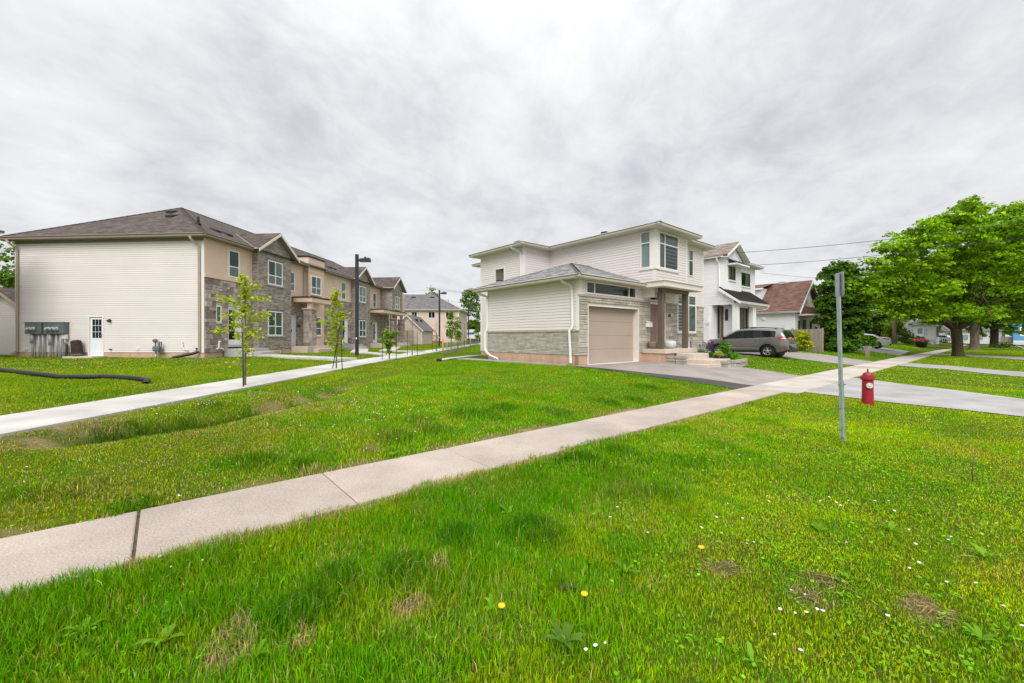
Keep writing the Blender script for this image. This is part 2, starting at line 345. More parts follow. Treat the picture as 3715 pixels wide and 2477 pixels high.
# ------------------------------------------------------------------ mesh building
class MB:
    def __init__(s): s.v = []; s.f = []; s.uv = {}; s.smooth = set(); s.tint = []
    def add(s, vs, fs, smooth=False, tint=None):
        n = len(s.v); s.v += [tuple(p) for p in vs]
        for f in fs:
            if smooth: s.smooth.add(len(s.f))
            s.f.append(tuple(i + n for i in f))
            s.tint.append(.5 if tint is None else tint)
        return s
    def box(s, x0, x1, y0, y1, z0, z1, tint=None):
        return s.add([(x0, y0, z0), (x1, y0, z0), (x1, y1, z0), (x0, y1, z0), (x0, y0, z1), (x1, y0, z1), (x1, y1, z1), (x0, y1, z1)],
                     [(0, 3, 2, 1), (4, 5, 6, 7), (0, 1, 5, 4), (1, 2, 6, 5), (2, 3, 7, 6), (3, 0, 4, 7)], tint=tint)
    def quad(s, *p, uv=None):
        s.add(p, [tuple(range(len(p)))])
        if uv: s.uv[len(s.f) - 1] = uv
        return s
    def hexa(s, lo, hi, tint=None):
        """solid between two quads given in the same order"""
        return s.add(list(lo) + list(hi), [(3, 2, 1, 0), (4, 5, 6, 7), (0, 1, 5, 4), (1, 2, 6, 5), (2, 3, 7, 6), (3, 0, 4, 7)], tint=tint)
    def prism(s, poly, off):
        """polygon swept by a vector"""
        n = len(poly); q = [(p[0] + off[0], p[1] + off[1], p[2] + off[2]) for p in poly]
        return s.add(list(poly) + q, [tuple(range(n))[::-1], tuple(range(n, 2 * n))] + [(i, (i + 1) % n, n + (i + 1) % n, n + i) for i in range(n)])
    def tube(s, pts, r, n=8, cap=True, smooth=True, rmod=None):
        pts = [Vector(p) for p in pts]; k = len(pts)
        rs = [r] * k if isinstance(r, (int, float)) else list(r)
        vs = []; fs = []; up = None
        for i, p in enumerate(pts):
            d = (pts[min(i + 1, k - 1)] - pts[max(i - 1, 0)])
            d = d.normalized() if d.length > 1e-9 else Vector((0, 0, 1))
            if up is None:
                a = Vector((0, 0, 1)) if abs(d.z) < .9 else Vector((1, 0, 0))
                up = (a - d * a.dot(d)).normalized()
            else:
                up = up - d * up.dot(d); up = up.normalized() if up.length > 1e-6 else d.orthogonal().normalized()
            sd_ = d.cross(up)
            for j in range(n):
                a = 2 * math.pi * j / n; rr = rs[i] * (rmod(i, j) if rmod else 1)
                vs.append(p + (up * math.cos(a) + sd_ * math.sin(a)) * rr)
        for i in range(k - 1):
            for j in range(n):
                a, b = i * n + j, i * n + (j + 1) % n
                fs.append((a, b, b + n, a + n))
        s.add(vs, fs, smooth)
        if cap:
            m = len(s.v) - len(vs)
            s.f.append(tuple(m + j for j in range(n))[::-1]); s.tint.append(.5)
            s.f.append(tuple(m + (k - 1) * n + j for j in range(n))); s.tint.append(.5)
        return s
    def lathe(s, prof, c=(0, 0, 0), n=16, axis='z', smooth=True, caps=True):
        vs = []; fs = []
        for r, h in prof:
            for j in range(n):
                a = 2 * math.pi * j / n; q = (r * math.cos(a), r * math.sin(a), h)
                if axis == 'x': q = (q[2], q[0], q[1])
                if axis == 'y': q = (q[1], q[2], q[0])
                vs.append((c[0] + q[0], c[1] + q[1], c[2] + q[2]))
        k = len(prof)
        for i in range(k - 1):
            for j in range(n):
                a, b = i * n + j, i * n + (j + 1) % n
                fs.append((a, b, b + n, a + n))
        if caps: fs.append(tuple(range(n))[::-1]); fs.append(tuple((k - 1) * n + j for j in range(n)))
        return s.add(vs, fs, smooth)
    def obj(s, name, m, parent=None, kind=None, fix=True, bevel=0):
        me = bpy.data.meshes.new(name); me.from_pydata(s.v, [], s.f)
        if s.uv:
            l = me.uv_layers.new(name='UVMap')
            for p in me.polygons:
                u_ = s.uv.get(p.index)
                if u_:
                    for li, q in zip(p.loop_indices, u_): l.data[li].uv = q
        if s.smooth:
            fl = np.zeros(len(me.polygons), bool); fl[list(s.smooth)] = True; me.polygons.foreach_set('use_smooth', fl)
        if fix and not s.uv and len(s.f) < 20000:
            bm = bmesh.new(); bm.from_mesh(me); bmesh.ops.recalc_face_normals(bm, faces=bm.faces)
            if bevel: bmesh.ops.bevel(bm, geom=bm.edges, offset=bevel, segments=1, affect='EDGES', clamp_overlap=True)
            bm.to_mesh(me); bm.free()
        if any(q != .5 for q in s.tint) and len(s.tint) == len(me.polygons):
            a = me.attributes.new('tint', 'FLOAT', 'FACE'); a.data.foreach_set('value', np.array(s.tint, np.float32))
        me.materials.append(MATS[m] if isinstance(m, str) else m)
        o = bpy.data.objects.new(name, me); COL.objects.link(o)
        if parent is not None: o.parent = parent
        if kind: o['kind'] = kind
        return o
def thing(name, label, cat, loc=(0, 0, 0), rz=0, group=None):
    o = bpy.data.objects.new(name, None); COL.objects.link(o); o.empty_display_size = .2
    o.location = loc; o.rotation_euler = (0, 0, rz); tag(o, label, cat, group); return o
def tag(o, label, cat, group=None):
    o['label'] = label; o['category'] = cat
    if group: o['group'] = group
    return o
def copy_tree(o, parent=None):
    c = o.copy(); COL.objects.link(c); c.parent = parent
    for ch in [k for k in bpy.data.objects if k.parent == o]: copy_tree(ch, c)
    return c
class Wall:
    """a vertical wall plane: u along it, w out of it"""
    def __init__(s, root, o, ud, wd): s.root = root; s.o = o; s.u = ud; s.w = wd
    def P(s, u, w, z): return (s.o[0] + s.u[0] * u + s.w[0] * w, s.o[1] + s.u[1] * u + s.w[1] * w, z)
    def box(s, mb, u0, u1, w0, w1, z0, z1, tint=None):
        return mb.hexa([s.P(u0, w0, z0), s.P(u1, w0, z0), s.P(u1, w1, z0), s.P(u0, w1, z0)], [s.P(u0, w0, z1), s.P(u1, w0, z1), s.P(u1, w1, z1), s.P(u0, w1, z1)], tint)
    def part(s, name, m, *b, parent=None, kind=None):
        mb = MB()
        for q in b: s.box(mb, *q)
        return mb.obj(name, m, parent or s.root, kind)
def spans(u0, u1, z0, z1, holes):
    """what is left of [u0,u1] at heights z0..z1 beside the openings"""
    segs = [(u0, u1)]
    for h in holes:
        if h[2] < z1 - .01 and h[3] > z0 + .01:
            n = []
            for a, b in segs:
                if h[0] > a: n.append((a, min(b, h[0])))
                if h[1] < b: n.append((max(a, h[1]), b))
            segs = [q for q in n if q[1] - q[0] > .015]
    return segs
def siding(W, u0, u1, z0, z1, ex, m, holes=(), clip=None, w0=.0):
    """lapped boards, each its own part"""
    z = z0; gr = min(.016, ex * .14)                  # each board stops short of the one below: a dark shadow line
    while z < z1 - .02:
        h = min(ex, z1 - z); a, b = u0, u1
        if clip:
            a, b = clip(z + h * .5); a = max(a, u0); b = min(b, u1)
        if b - a > .04 and h > gr + .01:
            for p, q in spans(a, b, z, z + h, holes):
                mb = MB()
                pr = [(w0, z + gr), (w0 + .018, z + gr), (w0 + .020, z + gr + .006), (w0 + .012, z + h), (w0, z + h)]
                vs = [W.P(p, w, zz_) for w, zz_ in pr] + [W.P(q, w, zz_) for w, zz_ in pr]
                mb.add(vs, [(0, 1, 2, 3, 4)[::-1], (5, 6, 7, 8, 9)] + [(i, (i + 1) % 5, 5 + (i + 1) % 5, 5 + i) for i in range(5)])
                mb.obj('siding_board', m, W.root)
        z += ex
def ashlar(W, u0, u1, z0, z1, m, holes=(), hs=(.10, .20), wr=(.25, .6), depth=.045, gap=.010, seed=1, joined=None, parent=None):
    """coursed stones of uneven height and length; own parts, or one joined part named by joined"""
    rnd = random.Random(seed); z = z0; J = MB()
    parent = parent or W.root
    while z < z1 - .03:
        h = rnd.choice(hs)
        if z + h > z1 - .06: h = z1 - z
        for a, b in spans(u0, u1, z, z + h, holes):
            u_ = a
            while u_ < b - .01:
                w = rnd.uniform(*wr) * (1 if h < .15 else .9)
                if b - u_ - w < wr[0] * .5: w = b - u_
                cuts = [(z, z + h)]
                if h > .17 and rnd.random() < .3: cuts = [(z, z + h * .5), (z + h * .5, z + h)]
                for c0, c1 in cuts:
                    dp = depth * rnd.uniform(.7, 1.25); mb = J if joined else MB()
                    x0, x1, y0, y1 = u_ + gap / 2, min(u_ + w, b) - gap / 2, c0 + gap / 2, c1 - gap / 2
                    bv = min(.012, (y1 - y0) * .2, (x1 - x0) * .2); j = lambda: rnd.uniform(-.004, .004)
                    lo = [W.P(x0, 0, y0), W.P(x1, 0, y0), W.P(x1, 0, y1), W.P(x0, 0, y1)]
                    mi = [W.P(x0, dp * .7, y0), W.P(x1, dp * .7, y0), W.P(x1, dp * .7, y1), W.P(x0, dp * .7, y1)]
                    hi = [W.P(x0 + bv + j(), dp, y0 + bv + j()), W.P(x1 - bv + j(), dp, y0 + bv + j()), W.P(x1 - bv + j(), dp, y1 - bv + j()), W.P(x0 + bv + j(), dp, y1 - bv + j())]
                    fs = []
                    for k in (0, 4): fs += [(k + i, k + (i + 1) % 4, k + 4 + (i + 1) % 4, k + 4 + i) for i in range(4)]
                    fs += [(8, 9, 10, 11)]
                    mb.add(lo + mi + hi, fs, tint=rnd.random())
                    if not joined: mb.obj('stone', m, parent)
                u_ += w
        z += h
    if joined: return J.obj(joined, m, parent, 'stuff')
def bricks(W, u0, u1, z0, z1, m, holes=(), bw=.257, bh=.079, gap=.014, clip=None, name='brickwork', seed=3, depth=.012):
    """thousands of bricks with raked joints, joined into one part"""
    rnd = random.Random(seed); mb = MB(); z = z0; k = 0
    while z < z1 - .02:
        h = min(bh, z1 - z); a, b = u0, u1
        if clip:
            a, b = clip(z + h * .5); a = max(a, u0); b = min(b, u1)
        for p, q in (spans(a, b, z, z + h, holes) if b - a > .03 else []):
            s0 = math.floor((p - u0) / bw - 1) * bw + u0 + (k % 2) * bw * .5
            while s0 < q:
                x0, x1 = max(s0, p) + gap / 2, min(s0 + bw, q) - gap / 2
                if x1 - x0 > .02:
                    dp = depth * rnd.uniform(.7, 1.2)
                    lo = [W.P(x0, 0, z + gap / 2), W.P(x1, 0, z + gap / 2), W.P(x1, 0, z + h - gap / 2), W.P(x0, 0, z + h - gap / 2)]
                    hi = [W.P(x0, dp, z + gap / 2), W.P(x1, dp, z + gap / 2), W.P(x1, dp, z + h - gap / 2), W.P(x0, dp, z + h - gap / 2)]
                    mb.add(lo + hi, [(4, 5, 6, 7), (0, 1, 5, 4), (1, 2, 6, 5), (2, 3, 7, 6), (3, 0, 4, 7)], tint=rnd.random())
                s0 += bw
        z += bh; k += 1
    return mb.obj(name, m, W.root, 'stuff', fix=False)
def window(W, u0, u1, z0, z1, cols=(1,), rows=(1,), m='window_white', fr=.06, behind='blind', glass='glass', sill=None, depth=.03, name='window', room='interior_dark', blinds=None, inset=.0):
    """a window: frame and bars, one pane object per light, blind and dark room behind it; depth = how far the frame stands out"""
    w1 = depth - inset; w0 = -.10
    mb = MB()
    W.box(mb, u0, u0 + fr, w0, w1, z0, z1); W.box(mb, u1 - fr, u1, w0, w1, z0, z1)
    W.box(mb, u0 + fr, u1 - fr, w0, w1, z0, z0 + fr); W.box(mb, u0 + fr, u1 - fr, w0, w1, z1 - fr, z1)
    iu0, iu1, iz0, iz1 = u0 + fr, u1 - fr, z0 + fr, z1 - fr
    sc = sum(cols); us = [iu0]
    for c in cols: us.append(us[-1] + (iu1 - iu0) * c / sc)
    sr = sum(rows); zs = [iz0]
    for r in rows: zs.append(zs[-1] + (iz1 - iz0) * r / sr)
    hb = fr * .42
    for x in us[1:-1]: W.box(mb, x - hb, x + hb, w0, w1 - .006, iz0, iz1)
    for z in zs[1:-1]:
        for i in range(len(us) - 1):
            a = us[i] + (hb if i else 0); b = us[i + 1] - (hb if i < len(us) - 2 else 0)
            W.box(mb, a, b, w0, w1 - .004, z - hb, z + hb)
    win = mb.obj(name, m, W.root)
    k = 0
    for i in range(len(us) - 1):
        for j in range(len(zs) - 1):
            p = MB(); wz = w1 - .035
            p.quad(W.P(us[i], wz, zs[j]), W.P(us[i + 1], wz, zs[j]), W.P(us[i + 1], wz, zs[j + 1]), W.P(us[i], wz, zs[j + 1])).obj('pane', glass, win, fix=False)
            bm_ = (blinds[k % len(blinds)] if blinds else behind); k += 1
            a, b, c, d_ = us[i] + .004, us[i + 1] - .004, zs[j] + .004, zs[j + 1] - .004
            wb = w1 - .075
            if bm_ == 'zebra':
                q = MB(); z = c; st = .16
                while z < d_: W.box(q, a, b, wb - .004, wb, z, min(z + st * .62, d_)); z += st
                q.obj('blind', 'blind_white', win)
            elif bm_ == 'zebra_dim':
                q = MB(); z = c; st = .17
                while z < d_: W.box(q, a, b, wb - .004, wb, z, min(z + st * .5, d_)); z += st
                q.obj('blind', 'blind_grey', win)
            elif bm_ in ('blind', 'grey', 'green'):
                W.part('blind', {'blind': 'blind_white', 'grey': 'blind_grey', 'green': 'blind_green'}[bm_], (a, b, wb - .004, wb, c, d_), parent=win)
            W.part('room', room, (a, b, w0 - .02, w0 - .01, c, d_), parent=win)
    if sill:
        W.part('sill', sill, (u0 - .05, u1 + .05, -.02, w1 + .05, z0 - .085, z0 - .002), parent=win)
    return win
def slope_uv(p, e0, e1):
    """metres along the eave and up the slope"""
    e0 = Vector(e0); ax = (Vector(e1) - e0).normalized(); out_ = []
    for q in p:
        q = Vector(q) - e0; a = q.dot(ax); out_.append((a + 100, (q - ax * a).length + 50))
    return out_
def roof_faces(faces, m, parent, th=.035, name='roof'):
    """roof planes given as polygons whose first two corners are the eave; thin solid sheets"""
    mb = MB()
    for p in faces:
        mb.quad(*p, uv=slope_uv(p, p[0], p[1]))
    for p in faces:
        e0, e1 = p[0], p[1]
        mb.quad((e0[0], e0[1], e0[2] - th), (e1[0], e1[1], e1[2] - th), e1, e0, uv=[(0, 0), (1, 0), (1, .05), (0, .05)])
    return mb.obj(name, m, parent, fix=False)
def hip_faces(x0, x1, y0, y1, z, k, ends=(1, 1)):
    """hip roof over a rectangle, ridge along the longer side; ends = hipped (1) or open (0)"""
    hw = min(x1 - x0, y1 - y0) / 2; zr = z + k * hw
    if x1 - x0 >= y1 - y0:
        ya = (y0 + y1) / 2; a = x0 + hw * ends[0]; b = x1 - hw * ends[1]
        f = [[(x0, y0, z), (x1, y0, z), (b, ya, zr), (a, ya, zr)], [(x1, y1, z), (x0, y1, z), (a, ya, zr), (b, ya, zr)]]
        if ends[0]: f.append([(x0, y1, z), (x0, y0, z), (a, ya, zr)])
        if ends[1]: f.append([(x1, y0, z), (x1, y1, z), (b, ya, zr)])
    else:
        xa = (x0 + x1) / 2; a = y0 + hw * ends[0]; b = y1 - hw * ends[1]
        f = [[(x0, y1, z), (x0, y0, z), (xa, a, zr), (xa, b, zr)], [(x1, y0, z), (x1, y1, z), (xa, b, zr), (xa, a, zr)]]
        if ends[0]: f.append([(x0, y0, z), (x1, y0, z), (xa, a, zr)])
        if ends[1]: f.append([(x1, y1, z), (x0, y1, z), (xa, b, zr)])
    return f
def gutter(pts, z, m, parent, h=.11, w=.11, name='gutter'):
    """box gutter with a rolled lip along a polyline of eave corners (outer edge), w inwards is to the left of travel"""
    mb = MB()
    for (a, b) in zip(pts[:-1], pts[1:]):
        dx, dy = b[0] - a[0], b[1] - a[1]; l = math.hypot(dx, dy); nx, ny = -dy / l, dx / l; tx, ty = dx / l, dy / l
        q = lambda p, o, zz_: (p[0] + nx * o, p[1] + ny * o, zz_)
        lo = [q(a, .03, z - h), q(b, .03, z - h), q(b, w, z - h), q(a, w, z - h)]
        hi = [q(a, 0, z), q(b, 0, z), q(b, w, z), q(a, w, z)]
        mb.hexa(lo, hi)
        lip = [q(a, -.012, z - .022), q(b, -.012, z - .022), q(b, .012, z - .022), q(a, .012, z - .022)]
        mb.hexa(lip, [(p[0], p[1], p[2] + .026) for p in lip])
    return mb.obj(name, m, parent)
def downspout(pts, m, parent, w=.075, name='downspout'):
    mb = MB(); mb.tube(pts, w * .62, 4, smooth=False)
    return mb.obj(name, m, parent)
# ------------------------------------------------------------------ the ground and what is laid on it
def axis(lo, hi, a, b, step, grow):
    c = list(np.arange(a, b + step / 2, step)); s = step
    while c[-1] < hi: s *= grow; c.append(c[-1] + s)
    s = step
    while c[0] > lo: s *= grow; c.insert(0, c[0] - s)
    return np.array(c)
def lawn_mat():
    m, nt, b = NT('lawn'); N = nt.nodes; L = nt.links
    geo = N.new('ShaderNodeNewGeometry')
    n1 = N.new('ShaderNodeTexNoise'); n1.inputs['Scale'].default_value = .55; n1.inputs['Detail'].default_value = 6; n1.inputs['Roughness'].default_value = .6
    n2 = N.new('ShaderNodeTexNoise'); n2.inputs['Scale'].default_value = 24; n2.inputs['Detail'].default_value = 6; n2.inputs['Roughness'].default_value = .75
    for n in (n1, n2): L.new(geo.outputs['Position'], n.inputs['Vector'])
    r1 = N.new('ShaderNodeValToRGB'); e = r1.color_ramp.elements
    e[0].position = .34; e[0].color = (.050, .115, .006, 1); e[1].position = .66; e[1].color = (.125, .165, .010, 1)
    L.new(n1.outputs[0], r1.inputs[0])
    mr = N.new('ShaderNodeMapRange'); mr.inputs['From Min'].default_value = .3; mr.inputs['From Max'].default_value = .7; mr.inputs['To Min'].default_value = .55; mr.inputs['To Max'].default_value = 1.45; L.new(n2.outputs[0], mr.inputs[0])
    vm = N.new('ShaderNodeVectorMath'); vm.operation = 'SCALE'; L.new(r1.outputs[0], vm.inputs[0]); L.new(mr.outputs[0], vm.inputs['Scale'])
    # earth shows through where the turf is thin
    at_ = N.new('ShaderNodeAttribute'); at_.attribute_name = 'soil'
    so = N.new('ShaderNodeMix'); so.data_type = 'RGBA'; so.inputs['B'].default_value = (.31, .235, .125, 1)
    L.new(at_.outputs['Fac'], so.inputs['Factor']); L.new(vm.outputs[0], so.inputs['A'])
    L.new(so.outputs['Result'], b.inputs['Base Color']); b.inputs['Roughness'].default_value = .95; b.inputs['Specular IOR Level'].default_value = .1
    bp = N.new('ShaderNodeBump'); bp.inputs['Strength'].default_value = 1; bp.inputs['Distance'].default_value = .03
    L.new(n2.outputs[0], bp.inputs['Height']); L.new(bp.outputs[0], b.inputs['Normal'])
    MATS['lawn'] = m
lawn_mat()
def vnoise(x, y, sc, seed=0):
    """value noise 0..1"""
    x = np.asarray(x) * sc + seed * 17.31; y = np.asarray(y) * sc - seed * 9.77
    xi = np.floor(x).astype(np.int64); yi = np.floor(y).astype(np.int64); fx = x - xi; fy = y - yi
    fx = fx * fx * (3 - 2 * fx); fy = fy * fy * (3 - 2 * fy)
    def h(a, b):
        n = (a * 374761393 + b * 668265263 + seed * 1442695) & 0x7fffffff
        n = ((n ^ (n >> 13)) * 1274126177) & 0x7fffffff
        return ((n ^ (n >> 16)) & 0xffff) / 65535.0
    return (h(xi, yi) * (1 - fx) + h(xi + 1, yi) * fx) * (1 - fy) + (h(xi, yi + 1) * (1 - fx) + h(xi + 1, yi + 1) * fx) * fy
def fbm(x, y, sc, seed=0, o=4):
    a, t, w = 1.0, 0, 0
    for i in range(o): t = t + a * vnoise(x, y, sc * 2 ** i, seed + i * 5); w += a; a *= .5
    return t / w
# bare or worn spots: (photo pixel, radius in metres)
WORN = [((560, 2010), .16), ((735, 1985), .12), ((830, 2370), .12), ((850, 2300), .10), ((1590, 2060), .07), ((1480, 2200), .09), ((1080, 2330), .08),
        ((3330, 2215), .08), ((3420, 2240), .07), ((2990, 2110), .09), ((2940, 2170), .11), ((110, 1600), .45), ((230, 1560), .35), ((340, 1535), .3), ((1340, 1630), .10), ((1140, 1640), .12), ((1107, 1462), .28), ((1010, 1490), .25), ((960, 1495), .22), ((1180, 1440), .2), ((1250, 1412), .2), ((1300, 1395), .2), ((3340, 2190), .08), ((2620, 2060), .10)]
WORN = [(at(*p), r) for p, r in WORN]
def soil_amount(x, y):
    s = np.zeros(np.shape(x))
    for p, r in WORN:
        d_ = np.hypot(x - p[0], y - p[1]) / r
        s = np.maximum(s, sm(1.35 - d_))
    s = s * np.clip(fbm(x, y, 9, 3) * 3.4 - 1.05, 0, 1)
    d_ = x * D[0] + y * D[1]; t_ = x * U[0] + y * U[1]          # trodden edges of the sidewalk
    e_ = np.maximum(sm((.20 - np.abs(d_ - 5.09)) / .12), sm((.14 - np.abs(d_ - 3.86)) / .1) * .7) * (t_ < 13)
    s = np.maximum(s, e_ * np.clip(fbm(x, y, 1.6, 8) * 4.2 - 1.9, 0, 1))
    return s
gx = axis(-900, 1200, -14, 18, .2, 1.09); gy = axis(-60, 1600, 0.0, 18, .2, 1.075)
GX, GY = np.meshgrid(gx, gy); GZ = ground(GX.ravel(), GY.ravel())
nv = len(gx); fv = np.arange(len(gx) * len(gy)).reshape(len(gy), nv)
quads = np.stack([fv[:-1, :-1], fv[:-1, 1:], fv[1:, 1:], fv[1:, :-1]], -1).reshape(-1, 4)
me = bpy.data.meshes.new('ground'); me.from_pydata(np.stack([GX.ravel(), GY.ravel(), GZ], 1).tolist(), [], quads.tolist())
a_ = me.attributes.new('soil', 'FLOAT', 'POINT'); a_.data.foreach_set('value', soil_amount(GX.ravel(), GY.ravel()).astype(np.float32))
me.polygons.foreach_set('use_smooth', np.ones(len(me.polygons), bool))
me.materials.append(MATS['lawn'])
ground_o = bpy.data.objects.new('ground', me); COL.objects.link(ground_o); ground_o['kind'] = 'structure'

def paving_mat(name, col, speck, agg=.0):
    m, nt, b = NT(name); N = nt.nodes; L = nt.links
    geo = N.new('ShaderNodeNewGeometry'); P_ = geo.outputs['Position']
    n1 = N.new('ShaderNodeTexNoise'); n1.inputs['Scale'].default_value = 1.1; n1.inputs['Detail'].default_value = 6; L.new(P_, n1.inputs['Vector'])
    n2 = N.new('ShaderNodeTexNoise'); n2.inputs['Scale'].default_value = 70; n2.inputs['Detail'].default_value = 5; n2.inputs['Roughness'].default_value = .7; L.new(P_, n2.inputs['Vector'])
    vo = N.new('ShaderNodeTexVoronoi'); vo.inputs['Scale'].default_value = 48; L.new(P_, vo.inputs['Vector'])
    oi = N.new('ShaderNodeObjectInfo')
    def mr(s, a, b_, f0=.3, f1=.7):
        q = N.new('ShaderNodeMapRange'); q.inputs['From Min'].default_value = f0; q.inputs['From Max'].default_value = f1; q.inputs['To Min'].default_value = a; q.inputs['To Max'].default_value = b_; L.new(s, q.inputs[0]); return q.outputs[0]
    def mul(a, b_):
        q = N.new('ShaderNodeMath'); q.operation = 'MULTIPLY'; L.new(a, q.inputs[0]); L.new(b_, q.inputs[1]); return q.outputs[0]
    f = mul(mul(mr(n1.outputs[0], .80, 1.15), mr(n2.outputs[0], 1 - speck, 1 + speck)), mr(oi.outputs['Random'], .91, 1.07, 0, 1))
    if agg: f = mul(f, mr(vo.outputs['Distance'], 1 + agg, 1 - agg * .25, .0, .35))
    rgb = N.new('ShaderNodeRGB'); rgb.outputs[0].default_value = (*col, 1)
    vm = N.new('ShaderNodeVectorMath'); vm.operation = 'SCALE'; L.new(rgb.outputs[0], vm.inputs[0]); L.new(f, vm.inputs['Scale'])
    L.new(vm.outputs[0], b.inputs['Base Color']); b.inputs['Roughness'].default_value = .9; b.inputs['Specular IOR Level'].default_value = .18
    bp = N.new('ShaderNodeBump'); bp.inputs['Strength'].default_value = .45; bp.inputs['Distance'].default_value = .006
    L.new(n2.outputs[0], bp.inputs['Height']); L.new(bp.outputs[0], b.inputs['Normal'])
    MATS[name] = m
paving_mat('sidewalk_old', (.49, .415, .355), .34, .24)
paving_mat('sidewalk_new', (.53, .475, .42), .10)
paving_mat('walkway_pale', (.55, .53, .49), .06)
paving_mat('asphalt_old', (.335, .300, .275), .16, .12)
paving_mat('asphalt_dark', (.085, .078, .075), .25, .1)
paving_mat('asphalt_grey', (.40, .385, .375), .16, .08)
paving_mat('gravel', (.42, .40, .38), .3, .3)

def slab_row(root, c, e1, e2, top, m, name='slab', th=.1, tilt=.004, bev=.008):
    """one slab: c lists its corner points (x, y); top z is taken from the ground"""
    mb = MB(); k = [gz(*p) + top + random.uniform(-tilt, tilt) for p in c]
    cx_, cy_ = sum(p[0] for p in c) / 4, sum(p[1] for p in c) / 4
    ins = [(p[0] + (cx_ - p[0]) * .012, p[1] + (cy_ - p[1]) * .012) for p in c]
    lo = [(p[0], p[1], z - th) for p, z in zip(c, k)]; mi = [(p[0], p[1], z - bev) for p, z in zip(c, k)]; hi = [(p[0], p[1], z) for p, z in zip(ins, k)]
    fs = []
    for b in (0, 4): fs += [(b + i, b + (i + 1) % 4, b + 4 + (i + 1) % 4, b + 4 + i) for i in range(4)]
    mb.add(lo + mi + hi, fs + [(8, 9, 10, 11)])
    return mb.obj(name, m, root)
walk = bpy.data.objects.new('sidewalk', None); COL.objects.link(walk); walk['kind'] = 'structure'
joints = [-16.2 + 1.6 * i for i in range(10)]
joints = [t for t in joints if t < -1.9] + [-1.74, -0.15, 1.42, 3.02, 4.45, 6.05, 7.6, 9.2, 10.8, 12.3, 13.6, 15.2, 16.9, 18.6, 20.2]
while joints[-1] < 150: joints.append(joints[-1] + (1.7 if joints[-1] < 60 else 4.0))
for i in range(len(joints) - 1):
    a, b = joints[i], joints[i + 1]
    new = a >= 13.5
    g0 = .011 if abs(a + .15) < .01 else .005
    g1 = .011 if abs(b + .15) < .01 else .005
    d0 = 3.9 if not new else 3.56
    c = [td(a + g0, d0), td(b - g1, d0), td(b - g1, 5.03), td(a + g0, 5.03)]
    slab_row(walk, c, 0, 0, .030, 'sidewalk_new' if new and a < 24 else 'sidewalk_old' if not new else ('sidewalk_new' if i % 3 else 'sidewalk_old'))
# dirt packed in the joints
mb = MB()
for t in joints[:40]:
    c = [td(t - .02, 3.9), td(t + .02, 3.9), td(t + .02, 5.02), td(t - .02, 5.02)]
    mb.quad(*[(p[0], p[1], gz(*p) + .012) for p in c])
mb.obj('joint_dirt', 'soil', walk, 'stuff', fix=False)

pw = bpy.data.objects.new('walkway', None); COL.objects.link(pw); pw['kind'] = 'structure'
ys = [0.2, 2.0, 3.6, 5.2, 6.8, 8.4, 10.0, 11.6, 13.2, 14.8, 16.4, 18, 19.6, 21.2, 22.8, 24.4] + [26.0 + 1.8 * i for i in range(26)]
for a, b in zip(ys[:-1], ys[1:]):
    g = .004; hw = .73
    c = [(walk_x(a) - hw, a + g), (walk_x(a) + hw, a + g), (walk_x(b) + hw, b - g), (walk_x(b) - hw, b - g)]
    slab_row(pw, c, 0, 0, .05, 'walkway_pale', tilt=.001, bev=.006)

def sheet(name, L_, R_pts, m, off, n=10, label=None, kind='structure', k=8):
    """paved sheet between two edge polylines that follows the ground"""
    def samp(p, f):
        f *= len(p) - 1; i = min(int(f), len(p) - 2); g = f - i
        return (p[i][0] * (1 - g) + p[i + 1][0] * g, p[i][1] * (1 - g) + p[i + 1][1] * g)
    vs = []; fs = []
    for i in range(n + 1):
        a, b = samp(L_, i / n), samp(R_pts, i / n)
        for j in range(k + 1):
            x = a[0] + (b[0] - a[0]) * j / k; y = a[1] + (b[1] - a[1]) * j / k
            vs.append((x, y, gz(x, y) + off))
    for i in range(n):
        for j in range(k):
            q = i * (k + 1) + j; fs.append((q, q + 1, q + k + 2, q + k + 1))
    mb = MB(); mb.add(vs, fs, True); o = mb.obj(name, m, None, kind, fix=False); return o
DRIVES = []     # polygons (street frame) kept free of grass
def drive(name, le, re, m, off=.018, n=12):
    DRIVES.append([p for p in le] + [p for p in re[::-1]])
    return sheet(name, [td(*p) for p in le], [td(*p) for p in re], m, off, n)
drive('driveway', [(11.9, 10.45), (12.1, 9.2), (13.35, 5.04)], [(17.75, 10.45), (19.55, 7.6), (19.75, 5.04)], 'asphalt_old')
drive('driveway_patch', [(11.75, 10.2), (11.98, 9.2), (13.28, 5.04)], [(12.0, 10.2), (12.35, 9.2), (14.6, 5.04)], 'asphalt_dark', .023)
drive('driveway_apron', [(14.1, 3.55), (13.5, 1.5), (12.6, -2.75)], [(20.4, 3.55), (18.6, 1.5), (14.9, -2.75)], 'asphalt_grey')
drive('driveway_neighbour', [(24.6, 16.0), (25.2, 10.2), (26.3, 8.2), (28.0, 7.2), (29.7, 5.04)], [(28.0, 16.0), (33.0, 10.2), (34.6, 8.8), (35.0, 7.2), (35.4, 5.04)], 'asphalt_old', n=16)
drive('apron_neighbour', [(31.6, 3.55), (29.5, 1.5), (23.5, -2.75)], [(35.8, 3.55), (33.2, 1.5), (27.5, -2.75)], 'asphalt_grey')
drive('driveway_far', [(46.5, 11.0), (47.5, 7.0), (48.5, 5.04)], [(60.0, 11.0), (60.0, 7.0), (60.5, 5.04)], 'asphalt_grey')
drive('apron_far', [(53.5, 3.55), (52.0, 1.5), (45, -2.75)], [(57.5, 3.55), (56.5, 1.5), (52.0, -2.75)], 'asphalt_grey')
